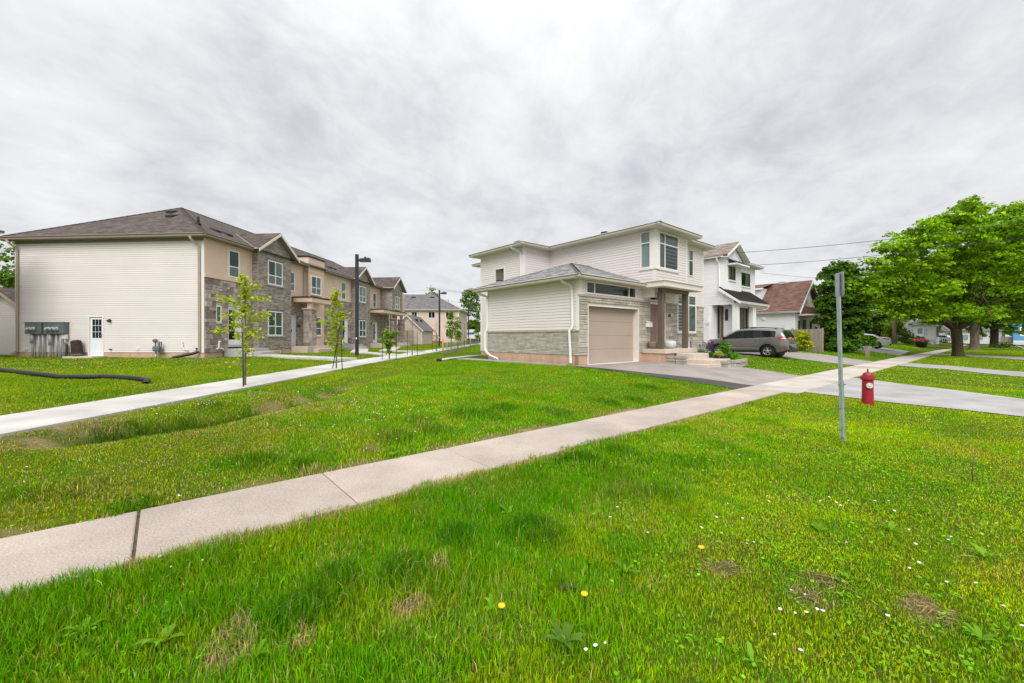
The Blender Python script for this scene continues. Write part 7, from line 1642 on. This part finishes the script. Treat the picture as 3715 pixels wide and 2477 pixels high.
# wire fence round the saplings
fw = thing('wire_fence', 'low wire mesh fence on wooden posts round the young trees', 'fence', at(1608, 1292)); o_ = Vector(fw.location)
fp = [at(*q) for q in ((1607, 1290), (1622, 1287), (1650, 1279), (1676, 1271), (1706, 1263))] + [at(1735, 1252)]
for i, q in enumerate(fp): mb = MB(); v_ = Vector(q) - o_; mb.tube([v_ + Vector((0, 0, -.2)), v_ + Vector((0, 0, 1.0 if i in (0, 4) else .9))], .05 if i in (0, 4) else .03, 8); mb.obj('post', 'wood_new', fw)
mb = MB()
for a, b in zip(fp[:-1], fp[1:]):
    a, b = Vector(a) - o_, Vector(b) - o_
    for z in np.arange(.05, .82, .11): mb.tube([a + Vector((0, 0, z)), b + Vector((0, 0, z))], .004, 4, cap=False)
    nn_ = int((b - a).length / .16)
    for i in range(nn_): v_ = a + (b - a) * (i / nn_); mb.tube([v_ + Vector((0, 0, .05)), v_ + Vector((0, 0, .8))], .004, 4, cap=False)
mb.obj('wire_mesh', 'grey_paint_metal', fw, 'stuff', fix=False)
# ------------------------------------------------------------------ shrubs and flowers
def bush(name, label, loc, r, h, n, per, leaf, colr, seed, cat='shrub', cr=(.12, .24), vary=.3, tip=.1, lobes=False, stems=True):
    global NR
    NR = np.random.default_rng(seed); t_ = thing(name, label, cat, loc); cs = []
    for i in range(n): d = NR.normal(size=3); d /= np.linalg.norm(d); d[2] = abs(d[2]); f = NR.uniform(.3, 1) ** .5; cs.append((d[0] * r * f, d[1] * r * f, h * (.12 + .85 * d[2] * f), NR.uniform(*cr)))
    if stems:
        mb = MB()
        for c in cs[::max(1, n // 9)]: mb.tube([(c[0] * .1, c[1] * .1, -.05), (c[0] * .6, c[1] * .6, c[2] * .6), c[:3]], [.014, .01, .004], 5)
        mb.obj('stem', 'bark_young', t_)
    leaf_mesh('foliage', *clump_leaves(cs, per, leaf, colr, vary=vary, tip=tip, flat=.8), parent=t_, lobes=lobes); return t_
p = td(37.4, 9.6); bush('golden_shrub', 'bright yellow-green shrub between the grey car and the board fence', (*p, gz(*p)), .72, 1.65, 130, 900, .11, (.40, .45, .012), 61)
p = td(20.75, 8.5); bush('garden_plant', 'tall leafy green perennial beside the black tub', (*p, gz(*p) + .08), .26, 1.05, 30, 900, .10, (.11, .27, .02), 62, cat='plant')
p = td(20.9, 8.0); bush('garden_plant', 'low bright green grass clump behind the stone planter wall', (*p, gz(*p) + .08), .24, .45, 20, 900, .10, (.13, .33, .015), 63, cat='plant')
p = td(19.75, 8.9); bush('garden_plant', 'dark green bedding plant beside the second step', (*p, gz(*p) + .08), .22, .26, 14, 900, .08, (.07, .18, .02), 64, cat='plant')
q = TUB.location; bush('tub_plant', 'yellow-green trailing plant growing in the black tub', (q[0], q[1], q[2] + .27), .2, .2, 10, 1500, .07, (.35, .42, .06), 65, cat='plant', stems=False)
def lupin(label, t, d, n, seed, h=.95):
    global NR
    NR = np.random.default_rng(seed); p = td(t, d); o = thing('purple_lupin', label, 'flower', (*p, gz(*p) + .08)); sm_ = MB(); fl = MB()
    for i in range(n):
        x, y, hh = NR.normal() * .11, NR.normal() * .11, h * NR.uniform(.75, 1.1); sm_.tube([(x * .3, y * .3, 0), (x, y, hh * .6)], .008, 5)
        for j in range(26):
            f = j / 26; r = .075 * (1 - f * .75); a = j * 2.4; c = (x + math.cos(a) * r, y + math.sin(a) * r, hh * (.55 + .5 * f)); fl.lathe([(.004, -.018), (.022, 0), (.004, .018)], c, 5)
    sm_.obj('stem', 'stake_green', o); fl.obj('petals', 'flower_purple', o, fix=False)
    cs = [(NR.normal() * .14, NR.normal() * .14, NR.uniform(.08, .4), .16) for _ in range(10)]; leaf_mesh('leaves', *clump_leaves(cs, 900, .08, (.10, .19, .03)), parent=o)
lupin('single dark purple lupin spike beside the porch slab end', 20.3, 9.9, 1, 71, .8); lupin('clump of tall dark purple lupins by the neighbouring car wheel', 21.9, 9.6, 5, 72, .95); lupin('small clump of purple lupins between the spike and the tall clump', 21.2, 9.7, 3, 73, .8)
p = at(3320, 1256); p = (54.2, 54.5, gz(54.2, 54.5))
for i, (dx, lab) in enumerate(((0, 'black tub of pink flowers on the lawn by the wooden pole'), (1.6, 'second black tub of pink flowers nearer the white porch'))):
    o = thing('flower_tub', lab, 'planter', (p[0] + dx, p[1] + dx * .9, p[2])); mb = MB(); mb.lathe([(.42, 0), (.6, .75), (.62, .85), (.55, .85)], n=14); mb.obj('tub', 'pot_black', o)
    cs = [(NR.normal() * .35, NR.normal() * .35, .95 + NR.random() * .15, .3) for _ in range(14)]; leaf_mesh('flowers', *clump_leaves(cs, 160, .12, (.62, .05, .20)), parent=o); cs = [(NR.normal() * .35, NR.normal() * .35, .85, .3) for _ in range(8)]; leaf_mesh('leaves', *clump_leaves(cs, 120, .12, (.08, .2, .02)), parent=o)
bush('garden_bush', 'olive green bush growing behind the wooden pole', (58.5, 62.5, gz(58.5, 62.5)), 1.5, 3.6, 70, 60, .3, (.16, .24, .02), 81, cr=(.5, .9)); bush('garden_bush', 'dark low shrub in front of the pale grey house wall', (63, 64, gz(63, 64)), 1.2, 1.3, 30, 60, .3, (.10, .19, .015), 82, cr=(.4, .7)); bush('garden_bush', 'small shrub at the foot of the white railing', (76, 63.5, gz(76, 63.5)), 1.2, .9, 20, 70, .25, (.08, .16, .015), 83, cr=(.3, .6))
# woods on the skyline, one mass
NR = np.random.default_rng(90); cs = []
for i in range(900):
    a = NR.uniform(-1.15, 1.05); r = NR.uniform(170, 260); h = NR.uniform(2, 11) * (1 + .3 * math.sin(a * 17)); cs.append((math.sin(a) * r, math.cos(a) * r, h, NR.uniform(2.0, 3.6)))
leaf_mesh('distant_trees', *clump_leaves(cs, 3.2, 1.7, (.06, .125, .018), vary=.4, flat=.8), kind='stuff')
# ------------------------------------------------------------------ lawn grass
NR = np.random.default_rng(77)
def in_poly(x, y, poly):
    c = np.zeros(x.shape, bool); n = len(poly)
    for i in range(n):
        x0, y0 = poly[i]; x1, y1 = poly[(i + 1) % n]
        if y0 == y1: continue
        c ^= ((y0 > y) != (y1 > y)) & (x < (x1 - x0) * (y - y0) / (y1 - y0) + x0)
    return c
def paved(x, y):
    t = x * U[0] + y * U[1]; d = x * D[0] + y * D[1]; j = (fbm(x, y, 6, 2, 3) - .5) * .16
    m = (d > np.where(t < 13.55, 3.9, 3.56) + .02 + j) & (d < 5.03 - .01 + j)
    m |= (np.abs(x - walk_x(y)) < .715 + j * .25) & (y < 70)
    for p in DRIVES: m |= in_poly(t, d, p)
    for a, b, w in PATHS:
        dx, dy = b[0] - a[0], b[1] - a[1]; l2 = dx * dx + dy * dy; k = np.clip(((x - a[0]) * dx + (y - a[1]) * dy) / l2, 0, 1); m |= np.hypot(x - a[0] - k * dx, y - a[1] - k * dy) < w / 2
    ta, tb = (x - TO[0]) * V[0] + (y - TO[1]) * V[1], (x - TO[0]) * RR[0] + (y - TO[1]) * RR[1]
    m |= (ta > -.02) & (ta < 28.2) & (tb > -10.9) & (tb < .45); m |= (ta > 1.2) & (ta < 3.5) & (tb < 1.5) & (tb > 0); m |= (ta > 6.7) & (ta < 10.7) & (tb < 1.95) & (tb > 0); m |= (ta > 14) & (ta < 16.4) & (tb < 1.5) & (tb > 0); m |= (ta > 19.5) & (ta < 27.7) & (tb < 2.0) & (tb > 0); m |= (ta > -.78) & (ta < 0) & (tb > -7.1) & (tb < -5.45)
    m |= (t > 12.3) & (t < 23) & (d > 10.4) & (d < 23); m |= (t > 16.8) & (t < 22) & (d > 7.5) & (d < 10.5); m |= in_poly(t, d, [(11.3, 17.5), (11.9, 17.5), (12.2, 11.0), (11.9, 10.7)])
    m |= (t > 28) & (t < 35) & (d > 10.4) & (d < 20); m |= (t > 40) & (t < 47.5) & (d > 9) & (d < 20); m |= (d < -2.7)
    return m
def sway(x, y): return sm((fbm(x, y, .55, 21) - .40) / .22)
def lawn_fields(x, y):
    """lushness, dryness and zone colour of the turf"""
    t = x * U[0] + y * U[1]; d = x * D[0] + y * D[1]
    a = fbm(x, y, .8, 11); b = fbm(x, y, 2.6, 12); c = fbm(x, y, .3, 13)
    boul = (d < 4.2); right = sm((x - .2 - .25 * (y - 2)) / 1.6)
    edge = np.where(boul, sm((d - 1.0) / 2.2), 0)
    lush = sm((a * .75 + b * .5 - .50) / .30)
    lush = np.where(boul, np.clip(lush * (1 - .72 * right) + .55 * edge * (t < 13) * (1 - right * .5), 0, 1), lush * .55)
    tuft = sm((fbm(x, y, 1.15, 15) * .65 + fbm(x, y, 3.1, 16) * .35 - .575) / .07) * sm((np.hypot(x, y) - 2.2) / 2.0) * .45
    tuft = np.maximum(tuft, tuft_at(x, y))                                                     # dark coarse tufts
    left = sm((-2.2 - x) / 2.0)
    dry = np.clip(sm((fbm(x, y, 1.7, 17) - .50) / .2) * .6 + .25 * c, 0, 1) * np.where(boul, .55 + .45 * right, .55 + .6 * left)
    return lush, tuft, dry, right * boul, left * (~boul)
TUFTS = [(1940, 1931, .30), (2410, 1793, .30), (2360, 1800, .22), (2506, 1675, .36), (2617, 1620, .34), (2714, 1654, .34), (2797, 1537, .34), (2120, 1675, .34), (2250, 1640, .3), (3060, 1615, .22), (3115, 1622, .24), (2023, 1495, .42), (2341, 1406, .5), (2313, 1454, .42), (2202, 1461, .42), (1679, 1502, .4), (1782, 1512, .36), (1568, 1555, .4), (1437, 1585, .36), (1527, 1530, .34), (1830, 1480, .36), (2480, 1560, .4), (900, 1420, .4), (760, 1470, .3), (1090, 1700, .28), (930, 1680, .26), (300, 1780, .3), (480, 1830, .3), (1250, 1720, .2), (1210, 2110, .2), (1100, 2230, .22), (1480, 2080, .24), (1650, 1960, .24), (120, 1800, .28)]
TUFTS = [(at(a, b)[:2], r) for a, b, r in TUFTS]
def tuft_at(x, y):
    m = np.zeros(x.shape); w = (fbm(x, y, 4, 51) - .5) * .9
    for (a, b), r in TUFTS: m = np.maximum(m, sm((1.25 - np.hypot((x - a) / r, (y - b) / r) + w) / .9))
    return m
def tall_ditch(x, y):
    dist = np.full(x.shape, 9.0)
    for i in (1, 2, 3):
        p, r = SWALE[i], SWALE[i + 1]; k = np.clip(((x - p[0]) * (r[0] - p[0]) + (y - p[1]) * (r[1] - p[1])) / ((r - p) ** 2).sum(), 0, 1); dist = np.minimum(dist, np.hypot(x - p[0] - k * (r[0] - p[0]), y - p[1] - k * (r[1] - p[1])) + (i - 1) * .12)
    return sm((.62 - dist) / .45)
def scatter(r0, r1, dens):
    A = 1.16; n = int(dens * A * (r1 * r1 - r0 * r0)); a = NR.uniform(-A, A, n); r = np.sqrt(NR.uniform(r0 * r0, r1 * r1, n)); x, y = r * np.sin(a), r * np.cos(a)
    k = ~paved(x, y); x, y = x[k], y[k]; so = soil_amount(x, y); k = NR.random(len(x)) > so * .93; return x[k], y[k], so[k]
def grass(name, r0, r1, dens, wid, hgt, segs, label=None):
    x, y, so = scatter(r0, r1, dens); n = len(x); z = ground(x, y); lush, tuft, dry, rt, lf = lawn_fields(x, y); dt = tall_ditch(x, y)
    h = hgt * (.42 + .95 * lush + .85 * tuft * (1 - rt * .4) + 1.6 * dt) * (1 - .22 * rt) * (1 - .18 * lf) * NR.uniform(.55, 1.25, n); w = wid * NR.uniform(.7, 1.35, n)
    th = NR.uniform(0, 6.283, n); lean = NR.uniform(.15, 1.0, n) * (1 + .25 * tuft)
    cx_, cy_ = np.cos(th), np.sin(th); ph2 = th + 1.57 + NR.normal(size=n) * .5; wx, wy = np.cos(ph2) * w / 2, np.sin(ph2) * w / 2
    base = np.array([.225, .465, .002]); col = np.tile(base, (n, 1)); one = np.ones((n, 1))
    def mixc(c, f): 
        nonlocal col
        f = np.clip(f, 0, 1)[:, None]; col = col * (1 - f) + np.array(c) * f
    mixc((.450, .640, .002), rt * .85); mixc((.290, .350, .003), lf * .8); mixc((.145, .420, .003), .7 * sm((fbm(x, y, 2.3, 61) - .47) / .12)); mixc((.40, .46, .006), .5 * sm((fbm(x, y, 3.1, 62) - .52) / .1)); mixc((.095, .305, .003), lush * .8); mixc((.060, .215, .006), tuft * (.8 - .35 * rt)); mixc((.40, .40, .03), dry * .38); mixc((.035, .130, .010), dt * .9)
    big = fbm(x, y, .45, 41); sml = fbm(x, y, 3.5, 42); col = col * (.62 + .50 * big + .30 * sml)[:, None]; col[:, 0] *= .80 + .45 * fbm(x, y, .9, 43)
    straw = NR.random(n) < (.03 + .24 * dry + .5 * (so > .1) + .22 * lf * sm((fbm(x, y, 2.6, 63) - .50) / .1)) * (1 - .95 * dt) * (1 if segs == 2 else .25); f = straw[:, None]; col = np.where(f, np.array([.60, .47, .22]) * NR.uniform(.6, 1.1, (n, 1)), col)
    col *= np.clip(1 + .34 * NR.normal(size=(n, 1)), .35, 2.0); col[:, 0] *= np.clip(1 + (.22 if segs == 2 else .10) * NR.normal(size=n), .5, 1.7)
    P0 = np.stack([x - wx, y - wy, z - .004], 1); P1 = np.stack([x + wx, y + wy, z - .004], 1)
    up = np.sqrt(np.clip(1 - (lean * .62) ** 2, .12, 1))
    T = np.stack([x + cx_ * lean * h * .75, y + cy_ * lean * h * .75, z + h * up], 1)
    if segs == 2:
        M0 = np.stack([x - wx * .85 + cx_ * lean * h * .24, y - wy * .85 + cy_ * lean * h * .24, z + h * .58], 1); M1 = np.stack([x + wx * .85 + cx_ * lean * h * .24, y + wy * .85 + cy_ * lean * h * .24, z + h * .58], 1)
        Vv = np.stack([P0, P1, M1, M0, T], 1); k = 5; b = (np.arange(n) * 5)[:, None]; loops = np.concatenate([b + np.array([[0, 1, 2, 3]]), b + np.array([[3, 2, 4]])], 1).reshape(-1); ls = (np.arange(n)[:, None] * 7 + np.array([[0, 4]])).reshape(-1); lt = np.tile([4, 3], n); shade = np.array([.62, .62, .95, .95, 1.15])
    else:
        Vv = np.stack([P0, P1, T], 1); k = 3; loops = np.arange(n * 3); ls = np.arange(n) * 3; lt = np.full(n, 3); shade = np.array([1., 1., 1.])
    shade = np.ones_like(shade)
    me = bpy.data.meshes.new(name); me.vertices.add(n * k); me.vertices.foreach_set('co', Vv.reshape(-1).astype(np.float32)); me.loops.add(len(loops)); me.loops.foreach_set('vertex_index', loops.astype(np.int32)); me.polygons.add(len(ls)); me.polygons.foreach_set('loop_start', ls.astype(np.int32)); me.polygons.foreach_set('loop_total', lt.astype(np.int32)); me.update(calc_edges=True)
    cc = (col[:, None, :] * shade[None, :, None]); cc = np.concatenate([cc, np.ones((n, k, 1))], 2); a = me.color_attributes.new('Col', 'FLOAT_COLOR', 'POINT'); a.data.foreach_set('color', cc.reshape(-1).astype(np.float32)); me.materials.append(MATS['grass_blade']); return me
def join_stuff(name, meshes, label):
    bm = bmesh.new()
    o = bpy.data.objects.new(name, meshes); COL.objects.link(o); o['kind'] = 'stuff'; o['label'] = label; return o
GD = 1.0
join_stuff('grass', grass('grass', 1.2, 4.8, 10000 * GD, .0039, .064, 2), 'long green grass of the boulevard close by the sidewalk')
join_stuff('grass', grass('grass', 4.8, 10, 3600 * GD, .0066, .060, 2), 'green lawn grass on both sides of the sidewalk')
join_stuff('grass', grass('grass', 10, 20, 1100 * GD, .014, .058, 1), 'green lawn grass before the houses')
join_stuff('grass', grass('grass', 20, 80, 100 * GD, .05, .060, 1), 'green lawn grass in the distance')
# clover and other small broad leaves low in the turf
x, y, so = scatter(1.2, 9.5, 900); lush, tuft, dry, rt, lf = lawn_fields(x, y); k = NR.random(len(x)) < np.clip(.05 + .40 * rt * sm((fbm(x, y, 1.4, 31) - .38) / .2) + .2 * sm((fbm(x, y, 2.0, 33) - .5) / .15), 0, 1); x, y = x[k], y[k]; n = len(x)
pos = np.stack([x, y, ground(x, y) + NR.uniform(.012, .045, n)], 1); nm = NR.normal(size=(n, 3)) * .35 + np.array([0, 0, 1]); colc = np.array([.20, .44, .02]) * np.clip(1 + .28 * NR.normal(size=(n, 1)), .4, 1.8)
o = leaf_mesh('clover', pos, nm, NR.uniform(.012, .026, n), colc, m='grass_blade', kind='stuff', fold=.08, aspect=1.3); o['label'] = 'clover and small broad leaves low in the grass'
# dead stems and mowing straw lying on the turf, thickest on the worn spots
sx, sy = [], []
for (p_, r_) in WORN:
    n_ = int(90 * min(r_, .3) / .1 * (1 if p_[1] < 6 else .4)); sx.append(p_[0] + NR.normal(size=n_) * r_ * .6); sy.append(p_[1] + NR.normal(size=n_) * r_ * .6)
a_, b_, so_ = scatter(1.2, 7, 60); k_ = NR.random(len(a_)) < .25 + lawn_fields(a_, b_)[2]; sx.append(a_[k_]); sy.append(b_[k_]); sx = np.concatenate(sx); sy = np.concatenate(sy); k_ = ~paved(sx, sy); sx, sy = sx[k_], sy[k_]; n = len(sx)
o = leaf_mesh('straw', np.stack([sx, sy, ground(sx, sy) + NR.uniform(.006, .035, n)], 1), NR.normal(size=(n, 3)) * .3 + np.array([0, 0, 1]), NR.uniform(.03, .10, n), np.array([.50, .40, .20]) * NR.uniform(.45, 1.1, (n, 1)), m='grass_blade', kind='stuff', fold=.0, aspect=.07); o['label'] = 'dry straw and dead stems lying on worn turf'
# daisies: seed heads of white flowers
def heads(x, y, r, hgt, m, name, label):
    mb = MB()
    for a, b in zip(x, y):
        z = gz(a, b); h = hgt * random.uniform(.7, 1.25); rr = r * random.uniform(.75, 1.25); tx, ty = random.uniform(-.3, .3), random.uniform(-.3, .3); vs = [(a, b, z + h + .004)]
        for k in range(7): an = k * 6.283 / 7; vs.append((a + math.cos(an) * rr, b + math.sin(an) * rr, z + h + math.cos(an) * rr * tx + math.sin(an) * rr * ty))
        mb.add(vs, [(0, i + 1, (i + 1) % 7 + 1) for i in range(7)])
    o = mb.obj(name, m, None, 'stuff', fix=False); o['label'] = label; return o
pts_ = [(2790, 1845), (2600, 1905), (2640, 1850), (3095, 1850), (2975, 1835), (3035, 1850), (3245, 1877), (3175, 1842), (3050, 1855), (2870, 2175), (2920, 2190), (2965, 2245), (2985, 2240), (2925, 2260), (2885, 2270), (2830, 2235), (3220, 2265), (2810, 2350), (2905, 2395), (3440, 1985), (3540, 2145), (3640, 2240), (3335, 2070), (2735, 1990), (2545, 1940), (2710, 2005), (2195, 2360), (2160, 2385), (2125, 2400), (2350, 1960), (2250, 1850), (2240, 1865), (3710, 2315), (3450, 1970), (650, 1820), (88, 1725), (97, 1717), (290, 1690), (735, 2060), (620, 2080), (580, 2040), (1140, 1555), (1600, 1530), (500, 1490), (550, 1495), (560, 1500), (510, 1515), (480, 1490), (740, 1475), (720, 1478)]
xy = [at(*q)[:2] for q in pts_]
for (px, py, sx, sy, n) in ((1300, 1480, 120, 45, 70), (1420, 1330, 60, 6, 60), (1250, 1420, 120, 25, 40), (560, 1490, 80, 20, 30), (720, 1308, 35, 5, 60), (800, 1470, 70, 12, 25), (3000, 1900, 350, 120, 16), (2750, 1560, 200, 60, 14), (1500, 1560, 200, 60, 40), (1640, 1330, 60, 8, 25), (2080, 1352, 25, 5, 40), (3200, 1510, 200, 20, 25), (620, 1305, 60, 8, 30), (1180, 1300, 40, 3, 25)):
    for _ in range(n):
        q = at(px + random.gauss(0, sx), py + random.gauss(0, sy))
        if not paved(np.array([q[0]]), np.array([q[1]]))[0]: xy.append(q[:2])
heads([q[0] for q in xy], [q[1] for q in xy], .0095, .060, 'flower_white', 'daisies', 'small white daisies scattered through the lawns')
# dandelions and broad-leaved weeds
for i, (px, py, lab) in enumerate(((1820, 2222, 'yellow dandelion bent low over the grass by the bare patch'), (2122, 2176, 'round yellow dandelion beside the purplish weed'), (2548, 1994, 'yellow dandelion on a long stem among daisies'))):
    p = at(px, py + 40); o = thing('dandelion', lab, 'flower', p); mb = MB(); mb.tube([(0, 0, -.01), (.005, .01, .04), (.0, .02, .082)], .0028, 5); mb.obj('stem', 'stake_green', o); mb = MB(); mb.lathe([(.006, .078), (.022, .086), (.020, .094), (.004, .097)], (0, .02, 0), 12); mb.obj('bloom', 'flower_yellow', o)
def weed(px, py, n, L_, colr, seed, label):
    global NR
    NR = np.random.default_rng(seed); p = at(px, py); o = thing('broadleaf_weed', label, 'weed', p, 0, 'broad-leaved weeds in the grass')
    for i in range(n):
        a = 2 * math.pi * i / n + NR.normal() * .3; l = L_ * NR.uniform(.6, 1.1); w = l * .16; rise = NR.uniform(.45, 1.15); vs = []; fs = []; k = 6
        for j in range(k + 1):
            f = j / k; r = l * f; z = .01 + l * rise * math.sin(f * 1.9) * .6; ww = w * math.sin(math.pi * min(1, f * .9 + .1)) * (1 + .15 * (-1) ** j); c, s = math.cos(a), math.sin(a)
            vs += [(c * r - s * ww, s * r + c * ww, z + ww * .3), (c * r, s * r, z), (c * r + s * ww, s * r - c * ww, z + ww * .3)]
        for j in range(k):
            for q in (0, 1): b = j * 3 + q; fs.append((b, b + 1, b + 4, b + 3))
        mb = MB(); mb.add(vs, fs, True); lo = mb.obj('leaf', 'leaf', o, fix=False); me = lo.data; a_ = me.color_attributes.new('Col', 'FLOAT_COLOR', 'POINT'); cc = np.array([*(np.array(colr) * NR.uniform(.75, 1.25)), 1.0]); a_.data.foreach_set('color', np.tile(cc, len(me.vertices)).astype(np.float32))
weed(2045, 2345, 13, .12, (.13, .25, .03), 1, 'large grey-green dock rosette with wavy leaves near the dandelions'); weed(2060, 2150, 9, .07, (.13, .13, .06), 2, 'dull purplish weed rosette above the large dock')
for i, (px, py) in enumerate(((1790, 2215), (300, 2300), (590, 2340), (2970, 1930), (3230, 1930), (3580, 2030), (3080, 2110), (2270, 2080), (1850, 1875), (3560, 2330), (930, 2390), (1420, 1660), (2730, 2410))): weed(px, py, 7, .075 + .02 * (i % 3), (.19, .40, .02), 10 + i, 'bright green broad-leaved weed low in the boulevard grass')
# a thin bare twig standing in the lawn
p = at(3530, 1745); o = thing('twig', 'thin dry brown twig standing upright in the mown grass', 'twig', p); mb = MB(); mb.tube([(0, 0, -.02), (-.012, 0, .12), (.0, 0, .22), (.02, 0, .34)], [.006, .005, .004, .002], 5); mb.tube([(-.012, 0, .12), (-.05, 0, .15)], [.004, .002], 4); mb.obj('stem', 'wood_brown', o)
